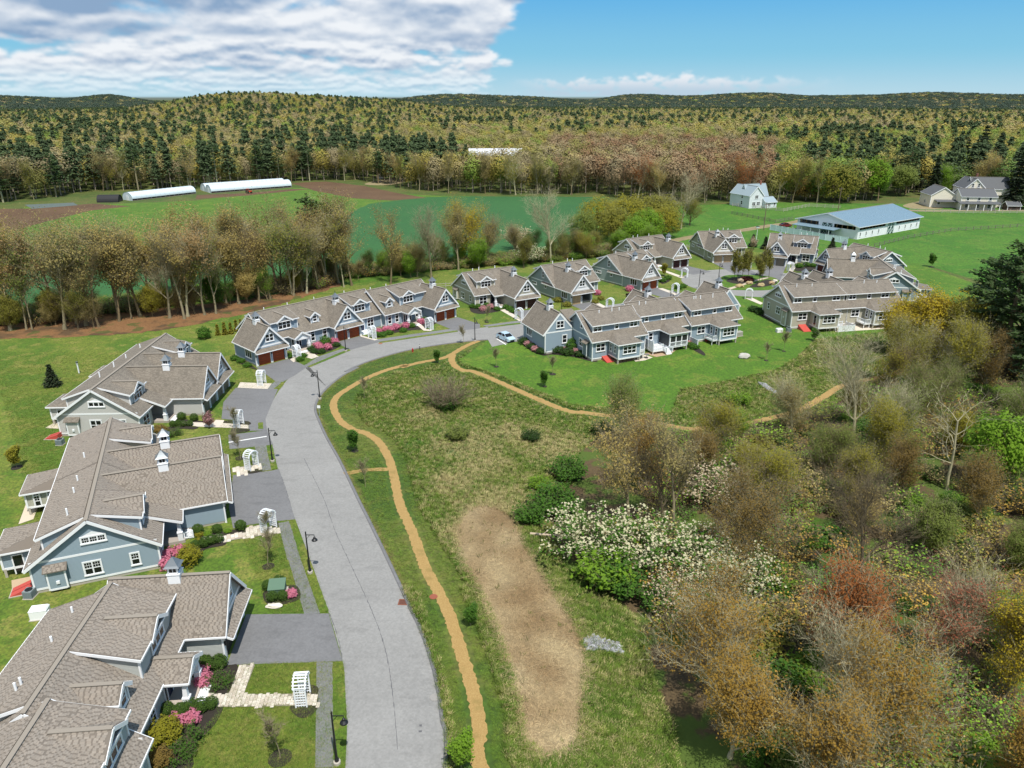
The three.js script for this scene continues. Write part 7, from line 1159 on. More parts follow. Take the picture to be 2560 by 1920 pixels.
{ // hedgerow between the cottages and the green crop
  const list = [], put = (p, k, s, c, b = 'grey', w) => list.push({ x: p[0], z: p[1], k, s, c, b, w });
  put([-42.71, -182.87], 'poleE', 0.9, 'olive', 'pale'); put([-41.03, -184.56], 'oakB', 0.85, 'tan', 'brown'); put([-31.31, -186.28], 'ashC', 0.95, 'tan', 'brown'); put([-21.46, -192.54], 'bareD', 1.02, 'bare', 'grey'); put([-25.50, -194.40], 'mapleA', 0.8, 'tan2', 'grey');
  put([-14.98, -203.20], 'oakA', 0.85, 'tan2', 'grey'); put([-11.97, -213.86], 'mapleB', 1.5, 'yellow', 'grey'); put([-7.23, -211.65], 'mapleC', 1.3, 'tan2', 'grey'); put([3.31, -205.25], 'mapleA', 0.75, 'olive', 'dark'); put([11.38, -213.86], 'bareD', 1.1, 'bare', 'pale'); put([1.15, -223.17], 'mapleC', 1.0, 'tan2', 'grey');
  for (const [x, y, s] of [[950, 680, 0.8], [880, 650, 0.75], [1440, 620, 0.75], [1320, 620, 0.7], [1560, 600, 0.8], [740, 720, 0.7]]) put([-9.27, -205.25].map((v, j) => v + [(x - 950) * 0.085, -(680 - y) * 0.28][j]), 'leafyA', s, 'lime', 'grey');
  for (let i = 0; i < 18; i++) { const t = rr(0, 1), x = lerp(-42, 30, t), z = lerp(-190, -224, t) + rr(-8, 3); put([x, z], pick(['mapleA', 'mapleB', 'leafyA', 'mapleC']), rr(0.45, 0.8), pick(['olive', 'sage', 'lime', 'tan2', 'yolive', 'green']), 'brown'); }
  for (const [x, z, s, c] of [[30, -262, 0.95, 'yolive'], [39, -256, 1.05, 'yolive'], [34, -246, 0.85, 'olive'], [47, -262, 1.0, 'olive'], [45, -247, 0.8, 'lime'], [54, -266, 0.95, 'olive'], [24, -252, 0.7, 'sage'], [40, -240, 0.7, 'lime'], [52, -254, 0.8, 'yolive']]) put([x, z], 'willow', s, c, 'dark');
  put([62, -272], 'bareD', 1.05, 'bare', 'pale'); put([67, -280], 'mapleB', 1.0, 'olive', 'brown'); put([58, -282], 'mapleC', 1.1, 'tan2', 'grey');
  rows(list, (t, i) => tree(t.k, t.x, t.z, t.s, Lf[t.c] ?? Lf.tan, Bk[t.b], look[t.c] + ' tree in the hedgerow before the green crop, ' + nth(i) + ' from its left end', { group: 'trees in the hedgerow behind the cottages' }));
}
{ // big trees round the farmhouses, upper right
  const list = [], put = (p, k, s, c, b = 'dark', w = 1) => list.push({ x: p[0], z: p[1], k, s, c, b, w });
  put([148.42, -346.02], 'willow', 1.3, 'olive', 'dark', 1.1); put([137.21, -353.09], 'willow', 1.0, 'bronze'); put([168.79, -353.09], 'roundA', 1.55, 'lime', 'dark', 0.85); put([205.35, -368.10], 'spruceA', 1.25, 'spruce', 'brown'); put([214.93, -402.08], 'spruceA', 1.1, 'spruce', 'brown'); put([270.70, -442.62], 'spruceA', 1.9, 'spruce', 'brown', 1.1); put([273.43, -431.77], 'spruceA', 1.7, 'spruce', 'brown'); put([249.32, -421.41], 'spruceA', 1.5, 'spruce', 'brown'); put([217.99, -326.33], 'spruceA', 1.5, 'spruce', 'brown', 1.2); put([246.23, -353.09], 'spruceA', 1.6, 'spruce', 'brown');
  put([189.70, -368.10], 'roundA', 1.2, 'sage'); put([267.28, -465.98], 'roundA', 1.3, 'lime'); put([232.95, -465.98], 'roundA', 1.1, 'green'); put([138.60, -384.37], 'roundA', 1.05, 'lime', 'dark', 0.8); put([176.98, -393.03], 'willow', 0.9, 'yolive'); put([133.00, -402.08], 'roundA', 0.95, 'yolive'); put([82.03, -431.77], 'roundA', 1.0, 'green', 'dark', 0.9); put([227.43, -353.09], 'roundA', 0.6, 'deep'); put([278.37, -520.62], 'roundA', 1.2, 'lime');
  rows(list, (t, i) => tree(t.k, t.x, t.z, t.s, Lf[t.c], Bk[t.b], look[t.c] + ' tree round the farmhouses at the upper right, ' + nth(i) + ' from the left', { wide: t.w, group: 'big trees round the farmhouses' }));
}
const woodPoly = [[14, -22], [16, -42], [19, -52], [11.80, -55.06], [8.87, -61.77], [6.92, -68.10], [7.24, -78.66], [9.79, -88.79], [14.71, -94.33], [27.04, -92.77], [33.91, -94.41], [41.80, -99.04], [50.11, -104.06], [57.92, -110.99], [67.02, -117.13], [72.04, -126.59], [104, -140], [120, -160], [165, -160], [150, -95], [100, -30], [60, -15]];
{ // the wet wood on the right
  const list = [], pts = [], ok = (x, z, d) => pts.every((p) => Math.hypot(p[0] - x, p[1] - z) > d);
  const put = (p, k, s, c, b = 'grey', w = 1) => { pts.push(p); list.push({ x: p[0], z: p[1], k, s, c, b, w }); };
  put([17.85, -70.29], 'ashC', 0.72, 'tan2', 'grey'); put([13.24, -71.66], 'oakB', 0.68, 'tan', 'grey'); put([16.82, -70.97], 'bareD', 0.6, 'bare', 'dark');
  put([47.35, -92.23], 'bareD', 0.85, 'bare', 'pale'); put([52.42, -89.62], 'mapleC', 1.0, 'sage', 'pale'); put([53.48, -79.49], 'snag', 1.15, 'bare', 'pale'); put([39.66, -94.41], 'mapleC', 0.9, 'tan2', 'pale');
  put([75.89, -126.33], 'leafyA', 1.25, 'yellow', 'grey', 1.1); put([78.75, -121.09], 'leafyA', 1.25, 'yolive', 'grey'); put([73.18, -131.98], 'leafyA', 1.0, 'yellow', 'grey', 1.15); put([70.31, -110.82], 'mapleA', 1.1, 'yolive', 'pale'); put([65.78, -113.47], 'mapleB', 1.0, 'olive', 'pale');
  put([82.67, -117.17], 'pineBig', 1.1, 'pine', 'brown', 1.1); put([96.32, -127.43], 'pineBig', 1.15, 'pine', 'brown', 1.1); put([86.61, -129.67], 'pineBig', 0.85, 'pine', 'brown'); put([78.57, -103.48], 'pineA', 0.8, 'pine', 'brown'); put([92.30, -115.29], 'pineBig', 1.1, 'pine', 'brown');
  put([58.18, -78.66], 'roundA', 0.85, 'lime', 'brown', 0.8);
  put([26.11, -48.45], 'mapleA', 1.0, 'rust', 'pale'); put([35.41, -48.45], 'mapleC', 1.0, 'red', 'pale'); put([16.18, -45.96], 'mapleB', 0.95, 'orange', 'pale'); put([15.96, -40.12], 'mapleA', 0.85, 'orange', 'pale'); put([27.13, -40.12], 'mapleB', 0.95, 'orange', 'pale'); put([33.91, -59.58], 'bareD', 0.75, 'bare', 'dark'); put([23.58, -40.12], 'bareD', 0.6, 'bare', 'pale'); put([38.83, -45.06], 'mapleA', 0.9, 'yellow', 'grey'); put([24.06, -62.98], 'mapleB', 0.9, 'bronze', 'grey');
  for (let tries = 0; tries < 9000 && list.length < 105; tries++) {
    const x = rr(12, 160), z = rr(-165, -18); if (!inside(woodPoly, x, z) || !ok(x, z, 6.0) || Math.abs(x / -z) > 1.05) continue;
    if (x < 26 && z < -52 && z > -66) continue; // blossom shrubs stand here
    const d = x - 30 + (z + 60) * 0.2, far = z < -95, k = pick(far ? ['mapleA', 'mapleB', 'mapleC', 'mapleC', 'ashC', 'bareD', 'leafyA'] : ['mapleA', 'mapleB', 'mapleB', 'mapleA', 'mapleC', 'bareD', 'leafyA']);
    const c = k === 'bareD' ? 'bare' : k === 'leafyA' ? pick(['olive', 'lime', 'sage', 'yolive']) : pick(d > 28 ? ['olive', 'tan2', 'bronze', 'sage', 'yolive', 'lime'] : ['orange', 'bronze', 'yolive', 'tan', 'olive', 'yolive', 'sage']);
    put([x, z], k, (k === 'ashC' || k === 'bareD' ? 0.62 : k === 'leafyA' ? 0.62 : 0.88) * rr(0.75, 1.1), c, pick(['grey', 'pale', 'grey', 'brown']));
  }
  const band = (t) => { const r = Math.hypot(t.x, t.z); return r < 62 ? 0 : r < 80 ? 1 : r < 100 ? 2 : r < 125 ? 3 : 4; }, words = ['nearest', 'second', 'third', 'fourth', 'farthest'];
  for (let b = 0; b < 5; b++) rows(list.filter((t) => band(t) === b), (t, i) => tree(t.k, t.x, t.z, t.s, Lf[t.c] ?? Lf.tan, Bk[t.b], look[t.c === 'red' ? 'rust' : t.c] + ' tree in the ' + words[b] + ' belt of the right-hand wood, ' + nth(i) + ' from the left', { wide: t.w, group: 'trees of the right-hand wood' }));
}
// shrubs and small trees of the basin and the wood's edge
species.blossomA = () => bush({ h: 4.2, w: 5, stems: 60, spread: 1.1, r: 0.05, twigs: 2, leaves: 5, flowers: 9, ls: 0.24, fs: 0.22, lr: 0.6 });
species.blossomT = () => bush({ h: 5.5, w: 4, stems: 50, spread: 0.75, r: 0.06, twigs: 2, leaves: 3, flowers: 9, ls: 0.26, fs: 0.26, lr: 0.6 });
species.thicket = () => bush({ h: 2.6, w: 4, stems: 70, spread: 1.3, twigs: 2, leaves: 9, ls: 0.22, lr: 0.45 });
species.twiggy = () => bush({ h: 3.6, w: 3, stems: 170, spread: 0.95, r: 0.022, twigs: 7, tw: 0.014, leaves: 1, ls: 0.1, lr: 0.3 });
species.clump = () => bush({ h: 1.5, w: 3, stems: 34, spread: 1.3, r: 0.014, twigs: 1, tw: 0.012, leaves: 8, ls: 0.15, lr: 0.4 });
species.brush = () => bush({ h: 2.6, w: 3, stems: 46, spread: 1.0, r: 0.02, twigs: 5, tw: 0.014, leaves: 2, ls: 0.14, lr: 0.4 });
const shrub = (k, p, s, leaf, label, o = {}) => tree(k, p[0], p[1], s, leaf, o.bark ?? Bk.dark, label, { cat: o.cat ?? 'shrub', name: o.name ?? 'shrub', crownName: 'foliage', blossom: o.blossom, wide: o.wide, group: o.group, turn: o.turn });
shrub('twiggy', [-10.17, -105.05], 1.25, Lf.green, 'big grey leafless bush alone in the middle of the meadow', { bark: Bk.twig, wide: 1.15 });
shrub('thicket', [-10.11, -104.33], 0.62, Lf.green, 'low green shrub at the foot of the grey leafless bush');
shrub('thicket', [-7.69, -94.01], 0.7, Lf.sage, 'sparse yellow green shrub in the middle of the straw grass');
shrub('thicket', [2.73, -93.61], 0.55, Lf.deep, 'small dark shrub beside the pale straw patch');
[[[7.25, -82.59], 1.0, 'green shrub at the top corner of the thicket'], [[3.49, -79.75], 0.6, 'small green shrub left of the thicket top'], [[5.11, -74.53], 1.15, 'broad dark green shrub above the fallen branch'], [[2.21, -72.36], 0.8, 'bright green shrub left of the fallen branch'], [[9.23, -61.04], 1.25, 'feathery green shrub below the white blossoms'], [[10.80, -59.63], 1.05, 'green shrub at the lower end of the feathery shrub'], [[13.99, -56.95], 0.85, 'upright green shrub right of the feathery shrubs'], [[35.42, -106.40], 0.8, 'green shrub in the meadow above the far path'], [[12.99, -95.81], 0.7, 'small green shrub where the far path nears the wood']].forEach(([p, s, l], i) => shrub('thicket', p, s, [Lf.green, Lf.lime, Lf.green][i % 3], l));
[[[7.66, -65.61], 1.15, 'Lf', 'nearest left white blossom bush at the edge of the wood'], [[13.02, -64.03], 1.2, 0, 'white blossom bush in the middle of the flowering row'], [[18.69, -61.77], 1.1, 0, 'white blossom bush at the right of the flowering row'], [[15.53, -56.31], 0.8, 0, 'pinkish blossom bush lowest in the flowering row'], [[23.37, -76.03], 1.0, 0, 'pale pink blossom tree behind the tall grey trunk'], [[22.18, -60.13], 1.0, 0, 'white blossom bush before the rust red tree']].forEach(([p, s, , l], i) => shrub(i === 4 ? 'blossomT' : 'blossomA', p, s, Lf.green, l, { blossom: i === 3 || i === 4 ? Lf.blush : Lf.white, name: 'blossom_bush' }));
shrub('blossomT', [5.26, -211.65], 1.0, Lf.green, 'white blossom tree in the hedgerow between two cottages', { blossom: Lf.white, name: 'blossom_tree', cat: 'tree' });
shrub('blossomT', [1.71, -233.26], 1.3, Lf.tan2, 'pale blossom tree higher up in the hedgerow', { blossom: Lf.blush, name: 'blossom_tree', cat: 'tree' });
{ // undergrowth: brush nobody could count, under the wood and along the strip
  const g = SP('brush'), g2 = SP('clump'), m4 = new THREE.Matrix4(), q = new THREE.Quaternion(), up = V(0, 1, 0), place = [];
  for (let i = 0; i < 5200 && place.length < 620; i++) { const x = rr(12, 150), z = rr(-165, -18); if (inside(woodPoly, x, z) && Math.abs(x / -z) < 1.1) place.push([x, z, rr(0.5, 1.15)]); }
  for (let i = 0; i < 190; i++) { const t = rnd(); place.push([lerp(-132, -46, t) + rr(-4, 4), lerp(-146, -190, Math.pow(t, 1.6)) + rr(-5, 4), rr(0.5, 1.1)]); }
  for (let i = 0; i < 150; i++) { const t = rnd(); place.push([lerp(-44, 34, t), lerp(-194, -226, t) + rr(-6, 2), rr(0.5, 1.1)]); }
  const a = new THREE.InstancedMesh(g.trunk, std('#ffffff', 0.9), place.length), b = new THREE.InstancedMesh(g.crown, std('#ffffff', 0.85), place.length), c = new THREE.Color(), cols = [Lf.olive, Lf.green, Lf.bronze, Lf.tan2, Lf.lime, Lf.orange];
  place.forEach(([x, z, s], i) => { m4.compose(V(x, 0, z), q.setFromAxisAngle(up, rr(0, 6.28)), V(s * 1.2, s, s * 1.2)); a.setMatrixAt(i, m4); b.setMatrixAt(i, m4); a.setColorAt(i, c.copy(Bk.twig.color).multiplyScalar(rr(0.7, 1.1))); b.setColorAt(i, c.copy(pick(cols).color).multiplyScalar(rr(0.8, 1.2))); });
  const o = new THREE.Group(); o.name = 'undergrowth'; scene.add(o); tag(o, 'tangled brush and saplings under the trees', 'undergrowth', null, 'stuff'); a.name = 'stems'; b.name = 'foliage'; a.userData.kind = b.userData.kind = 'stuff'; 
  const cl = new THREE.InstancedMesh(g2.crown, Lf.green.clone(), 900), cc = [Lf.green, Lf.lime, Lf.olive, Lf.green, Lf.sage]; cl.material.color.set('#ffffff'); let k = 0;
  for (let t = 0; t < 20000 && k < 900; t++) { const w = rnd() < 0.72, x = w ? rr(10, 130) : rr(-130, 34), z = w ? rr(-165, -24) : 0; let zz = z; if (!w) { const f = (x + 130) / 164; zz = x < -44 ? lerp(-146, -194, Math.pow((x + 130) / 86, 1.5)) : lerp(-194, -226, (x + 44) / 78); zz += rr(-12, 2); } else if (!inside(woodPoly, x, z) || Math.abs(x / -z) > 1 || n3(x * 0.12, z * 0.12, 7) < -0.12) continue; const s2 = rr(0.5, 1.3); m4.compose(V(x, 0, zz), q.setFromAxisAngle(up, rr(0, 6.28)), V(s2 * 1.3, s2, s2 * 1.3)); cl.setMatrixAt(k, m4); cl.setColorAt(k, c.copy(pick(cc).color).multiplyScalar(rr(0.75, 1.15))); k++; }
  cl.count = k; cl.name = 'leaves'; cl.userData.kind = 'stuff';
  o.add(a, b, cl);
}

// ---------- garden shrubs, saplings, reeds and grass ----------
seed = 777;
species.boxwood = () => ballShrub({ h: 1.1, w: 1.2, n: 620, ls: 0.11, seed: 1.2, jit: 0.08 });
species.mound = () => ballShrub({ h: 0.8, w: 1.5, n: 560, ls: 0.13, seed: 4.2, jit: 0.3 });
species.azalea = () => ballShrub({ h: 1.0, w: 1.35, n: 620, ls: 0.15, seed: 2.2, jit: 0.35 });
species.golden = () => ballShrub({ h: 2.0, w: 2.2, n: 1500, ls: 0.14, seed: 6.1, jit: 0.3 });
species.juniper = () => bush({ h: 1.5, w: 2, stems: 60, spread: 2.2, r: 0.015, twigs: 4, leaves: 6, ls: 0.09, lr: 0.16 });
species.arbor = () => pine({ h: 2.4, low: 0.02, w: 0.26, cone: true, per: 9, dens: 12, ls: 0.2, gap: 0, fl: 0.35 });
species.yspruce = () => pine({ h: 3, low: 0.03, w: 0.46, cone: true, per: 9, dens: 9, ls: 0.22, gap: 0.02, fl: 0.4 });
species.sapling = () => broadleaf({ h: 4.5, seed: 21, levels: 2, limbs: 3, l1: 0.4, spread: 0.6, b1: 2, twigs: 6, leaves: 1, ls: 0.07, lr: 0.2, patch: 0.3, lift: 0.5, trunk: 0.7, fork: 2, r: 0.05, tw: 0.6, ts: 0.45 });
species.leafling = () => broadleaf({ h: 4.2, seed: 23, levels: 2, limbs: 4, l1: 0.36, spread: 0.7, b1: 3, twigs: 1, leaves: 10, ls: 0.17, lr: 0.34, patch: 0, lift: 0.3, trunk: 0.7, fork: 1, r: 0.05, ts: 0.4 });
species.birch = () => broadleaf({ h: 8, seed: 25, levels: 2, limbs: 3, l1: 0.3, spread: 0.55, b1: 3, twigs: 3, leaves: 5, ls: 0.16, lr: 0.5, patch: 0.1, lift: 0.4, trunk: 0.85, fork: 1, r: 0.09, ts: 0.6 });
species.redbud = () => broadleaf({ h: 3, seed: 27, levels: 2, limbs: 4, l1: 0.6, spread: 0.9, b1: 3, twigs: 2, leaves: 5, ls: 0.1, lr: 0.16, patch: 0, lift: 0.3, trunk: 0.5, fork: 1, r: 0.05, ts: 0.4 });
const many = (kind, leaf, place, group, words, pts, o = {}) => pts.forEach((p, i) => shrub(kind, p, (o.s ?? 1) * rr(0.9, 1.12), leaf, words + (o.tail?.[i] ?? (place + (pts.length > 1 ? ', ' + nth(i + 1) + ' from left' : ''))), { group, name: o.name ?? 'shrub', cat: o.cat ?? 'shrub', wide: o.wide }));
const byX = (l) => l.sort((a, b) => a[0] / -a[1] - b[0] / -b[1]);
many('boxwood', Lf.box, 'by the porch steps of the nearest house', 'clipped round boxwoods', 'clipped round boxwood ', byX([[-26.93, -44.17], [-25.86, -44.09], [-25.29, -44.48], [-24.40, -44.56], [-23.76, -44.88]]));
many('boxwood', Lf.box, 'under the garage side wall of the nearest house', 'clipped round boxwoods', 'clipped round boxwood ', byX([[-27.05, -49.22], [-25.83, -49.13], [-24.76, -49.22]]), { s: 1.15 });
many('boxwood', Lf.box, 'along the house side of the duplex walk', 'clipped round boxwoods', 'clipped round boxwood ', byX([[-34.70, -69.71], [-32.66, -69.97], [-30.27, -70.59]]));
many('boxwood', Lf.box, 'along the lawn side of the duplex walk', 'clipped round boxwoods', 'clipped round boxwood ', byX([[-33.79, -66.86], [-32.99, -67.24], [-32.47, -67.76], [-31.78, -68.06]]));
many('boxwood', Lf.box, 'under the window of the pale grey duplex', 'clipped round boxwoods', 'clipped round boxwood ', byX([[-49.45, -100.61], [-47.45, -100.26], [-45.51, -100.02]]));
many('boxwood', Lf.box, 'along the walk of the pale grey duplex', 'clipped round boxwoods', 'clipped round boxwood ', byX([[-49.62, -98.04], [-48.92, -98.20], [-48.16, -98.20], [-47.32, -98.39]]), { s: 0.9 });
many('boxwood', Lf.box, 'round the green utility box', 'clipped round boxwoods', 'small round boxwood ', byX([[-23.97, -59.90], [-23.03, -60.50], [-22.94, -58.14], [-22.01, -58.29]]), { s: 0.9 });
many('mound', Lf.gold, 'by the railing of the grey blue duplex', null, 'small golden shrub ', byX([[-34.46, -69.28], [-33.88, -67.90]]), { s: 0.7 });
many('mound', Lf.lime, 'in the mulch below the duplex window', null, 'low bright green perennial ', byX([[-33.53, -69.42], [-31.54, -70.01]]), { s: 0.55 });
many('azalea', Lf.pink, 'in the bed beside the nearest porch', 'pink azaleas', 'bright pink azalea ', byX([[-25.94, -48.41], [-25.35, -47.36], [-25.80, -43.10], [-24.68, -43.48]]), { s: 1.0, name: 'azalea', cat: 'azalea' });
many('azalea', Lf.pink, 'behind the cupola of the nearest roof', 'pink azaleas', 'bright pink azalea ', byX([[-35.81, -64.88], [-34.90, -65.50], [-35.27, -63.43]]), { s: 1.1, name: 'azalea', cat: 'azalea' });
many('azalea', Lf.pink, 'beside the green utility box', null, 'small pink azalea ', [[-21.28, -58.72]], { s: 0.75, name: 'azalea', cat: 'azalea' });
many('golden', Lf.gold, '', null, '', [[-25.85, -41.56], [-33.32, -64.11]], { tail: ['golden green shrub below the azaleas at the nearest house', 'golden bronze shrub behind the nearest cupola'], s: 1.0 });
many('golden', Lf.bronze, 'at the bottom edge below the golden shrub', null, 'coppery shrub ', [[-25.39, -39.50]], { s: 0.7 });
many('juniper', Lf.green, '', null, '', [[-24.06, -47.28], [-24.16, -41.42], [-24.33, -40.03], [-48.33, -95.04]], { tail: ['feathery green spreading shrub left of the front walk', 'feathery green spreading shrub in the mulch below the azaleas', 'feathery green spreading shrub at the bottom edge of the bed', 'spreading green shrub before the porch of the pale grey duplex'], s: 0.85 });
many('redbud', Lf.mauve, '', null, '', [[-44.10, -97.48]], { tail: ['pink flowering redbud in front of the pale grey duplex'], name: 'redbud', cat: 'tree' });
many('mound', Lf.bronze, 'left of the pale grey duplex walk', null, 'brownish shrub ', byX([[-50.87, -96.36], [-50.20, -95.92]]), { s: 1.2 });
many('mound', Lf.green, 'along the left wall of the first blue garage', 'foundation shrubs of the blue row', 'dark green shrub ', byX([[-50.88, -127.38], [-49.34, -126.08], [-47.36, -123.73], [-41.23, -128.91], [-38.75, -129.18], [-38.81, -126.92]]), { s: 1.0 });
many('azalea', Lf.pink, 'in the first bed of the blue row', 'pink azaleas', 'pink azalea ', byX([[-37.34, -134.28], [-36.78, -133.20], [-35.22, -133.56], [-35.20, -136.70], [-34.61, -137.00]]), { s: 1.15, name: 'azalea', cat: 'azalea' });
many('mound', Lf.deep, 'among the first azaleas of the blue row', 'foundation shrubs of the blue row', 'green shrub ', byX([[-38.24, -132.85], [-37.38, -131.44], [-35.91, -131.23], [-34.02, -135.37]]), { s: 1.1 });
many('golden', Lf.green, '', null, '', [[-36.15, -135.37]], { tail: ['tall green rhododendron with white buds between the first azaleas'], s: 0.95 });
many('azalea', Lf.pink, 'in the second bed of the blue row', 'pink azaleas', 'pink azalea ', byX([[-27.24, -143.88], [-25.90, -144.70], [-24.97, -145.03], [-24.09, -146.53], [-22.19, -147.55], [-19.30, -150.68]]), { s: 1.15, name: 'azalea', cat: 'azalea' });
many('mound', Lf.green, 'in the second bed of the blue row', 'foundation shrubs of the blue row', 'green shrub ', byX([[-27.45, -142.26], [-26.21, -141.62], [-25.04, -143.06], [-22.34, -144.70], [-21.05, -148.06], [-18.66, -152.47]]), { s: 1.1 });
many('mound', Lf.green, 'before the beige cottage', 'foundation shrubs of the cottages', 'green shrub ', byX([[-8.97, -163.27], [-7.71, -162.98], [-5.96, -164.57], [-3.36, -161.31], [-1.40, -162.98], [-0.47, -161.31], [0.23, -159.38]]), { s: 1.2 });
many('azalea', Lf.mauve, 'before the beige cottage', 'pink azaleas', 'mauve azalea ', byX([[-6.49, -160.82], [-4.89, -162.58]]), { s: 1.2, name: 'azalea', cat: 'azalea' });
many('mound', Lf.olive, 'by the grey green cottage with the open garage', 'foundation shrubs of the cottages', 'shrub ', byX([[10.85, -168.69], [12.75, -164.57], [19.45, -167.33], [21.16, -170.50]]), { s: 1.3 });
many('azalea', Lf.pink, '', 'pink azaleas', '', [[20.85, -175.24], [29.32, -178.92]], { tail: ['pink azalea right of the open garage cottage', 'pink azalea beside the parked black car'], s: 1.4, name: 'azalea', cat: 'azalea' });
many('mound', Lf.green, 'between the arches of the curving pavement', 'foundation shrubs of the cottages', 'green shrub ', byX([[39.27, -188.77], [41.93, -181.29], [43.36, -182.50], [41.30, -191.39]]), { s: 1.4 });
many('azalea', Lf.mauve, 'in the bed round the detached end wing', 'pink azaleas', 'mauve azalea ', byX([[3.08, -135.52], [4.38, -132.39], [9.97, -132.73], [11.90, -130.70]]), { s: 1.1, name: 'azalea', cat: 'azalea' });
many('mound', Lf.deep, 'in the bed round the detached end wing', 'foundation shrubs of the middle row', 'green shrub ', byX([[2.43, -136.96], [3.83, -134.11], [5.50, -131.17], [8.59, -131.84], [10.46, -130.37], [12.70, -129.38]]), { s: 1.5 });
many('golden', Lf.green, '', null, '', [[11.36, -132.73]], { tail: ['tall bright green shrub in the corner behind the end wing'], s: 1.2 });
many('mound', Lf.deep, 'along the shaded wall of the beige duplex', 'foundation shrubs of the beige duplex', 'dark green shrub ', byX([[54.41, -160.41], [55.20, -159.39], [55.56, -157.89]]), { s: 1.6 });
many('mound', Lf.green, 'before the slate blue cottage', 'foundation shrubs of the cottages', 'green shrub ', byX([[81.24, -205.99], [83.94, -207.61], [85.73, -206.80]]), { s: 1.5 });
many('mound', Lf.green, 'beside the white privacy panels', null, 'green shrub ', byX([[34.44, -135.17], [35.01, -133.77]]), { s: 1.2 });
many('mound', Lf.plum, '', null, '', [[61.41, -189.58], [62.04, -189.18]], { tail: ['dark purple shrub among the boulders of the turning island', 'smaller purple shrub among the boulders of the turning island'], s: 1.7 });
many('birch', Lf.olive, 'on the turning island', 'birches of the turning island', 'slim pale birch ', byX([[58.39, -189.99], [59.13, -189.58], [60.72, -190.81], [62.59, -191.64], [63.94, -186.77], [64.95, -187.57], [68.47, -192.89]]), { name: 'birch', cat: 'tree' });
many('arbor', Lf.yolive, 'in the row left of the blue house', 'row of arborvitae', 'yellow green arborvitae ', byX([[-59.65, -142.57], [-58.39, -142.96], [-57.33, -143.51], [-56.86, -145.34], [-56.32, -146.56]]), { name: 'arborvitae', cat: 'evergreen' });
many('golden', Lf.green, '', null, '', [[-61.46, -140.27]], { tail: ['bushy green evergreen left of the arborvitae row'], s: 1.25, name: 'evergreen_shrub' });
many('yspruce', Lf.spruce, '', null, '', [[-76.78, -114.45], [77.70, -237.24], [80.48, -233.52], [102.31, -234.75]], { tail: ['small dark spruce alone on the left lawn', 'small spruce left of the pink flowering tree by the fence', 'small spruce in the middle of the lawn before the fence', 'small spruce between two far roofs before the fence'], s: 1.25, name: 'spruce', cat: 'tree' });
many('redbud', Lf.blush, '', null, '', [[76.52, -232.71]], { tail: ['pale pink flowering tree beside a small spruce'], s: 1.5, name: 'flowering_tree', cat: 'tree' });
// saplings, most in a ring of mulch
[[[-16.93, -40.06], 'sapling', 1.05, 'bare sapling in a mulch ring on the nearest front lawn', 0.85], [[-25.06, -63.61], 'sapling', 1.0, 'bare sapling in a mulch ring above the green utility box', 0.62], [[-3.65, -39.17], 'leafling', 0.85, 'leafy bright green young maple between road and mulch path', 0], [[-21.41, -90.06], 'leafling', 0.85, 'leafy dark young tree in the loop of the mulch path', 0.5], [[-18.18, -80.27], 'sapling', 0.85, 'thin bare sapling below the mulch path spur', 0], [[-23.55, -108.29], 'sapling', 0.9, 'thin bare sapling inside the bend of the mulch path', 0.3], [[-3.78, -54.52], 'leafling', 0.6, 'small thin tree between the mulch path and the reeds', 0], [[-36.30, -87.94], 'sapling', 1.0, 'thin sapling in a mulch ring by the white arch', 0.7], [[-39.96, -97.03], 'sapling', 0.9, 'thin sapling standing before the arch of the pale grey duplex', 0], [[-27.04, -69.63], 'sapling', 0.75, 'small sapling at the arch of the grey blue duplex', 0], [[-9.43, -136.70], 'sapling', 0.9, 'sapling on the verge at the head of the mulch path', 0], [[-13.45, -125.37], 'leafling', 0.7, 'young green tree in the grass above the path fork', 0.5], [[-2.80, -123.70], 'sapling', 0.9, 'bare sapling right of the path fork', 0.5], [[7.10, -119.87], 'sapling', 0.85, 'bare sapling on the lawn behind the end wing', 0.6], [[5.47, -114.01], 'leafling', 0.75, 'small green tree on the lawn behind the blue row', 0.4], [[-5.41, -151.65], 'sapling', 0.9, 'thin sapling on the lawn of the beige cottage', 0.5], [[51.65, -132.33], 'sapling', 1.0, 'bare sapling in the grass left of the muddy patch', 0.4], [[46.58, -127.05], 'sapling', 0.8, 'low bare sapling near the lone boulder', 0.4], [[59.81, -138.55], 'leafling', 0.7, 'small tree behind the beige duplex', 0.5], [[-64.57, -85.29], 'leafling', 0.8, 'yellowish young tree in a mulch ring on the left lawn', 0.7], [[41.16, -195.45], 'leafling', 0.9, 'young yellowish tree on the lawn by the curving pavement', 0.6], [[119.34, -206.83], 'leafling', 1.0, 'small dark tree alone in the pasture right of the houses', 0.8]].forEach(([p, k, s, l, r], i) => { if (r) ring(p, r); shrub(k, p, s, i === 2 ? Lf.lime : k === 'leafling' ? (i === 19 || i === 20 ? Lf.yolive : Lf.green) : Lf.sage, l, { name: 'young_tree', cat: 'young tree', bark: Bk.grey, group: 'young trees planted in the grass' }); });

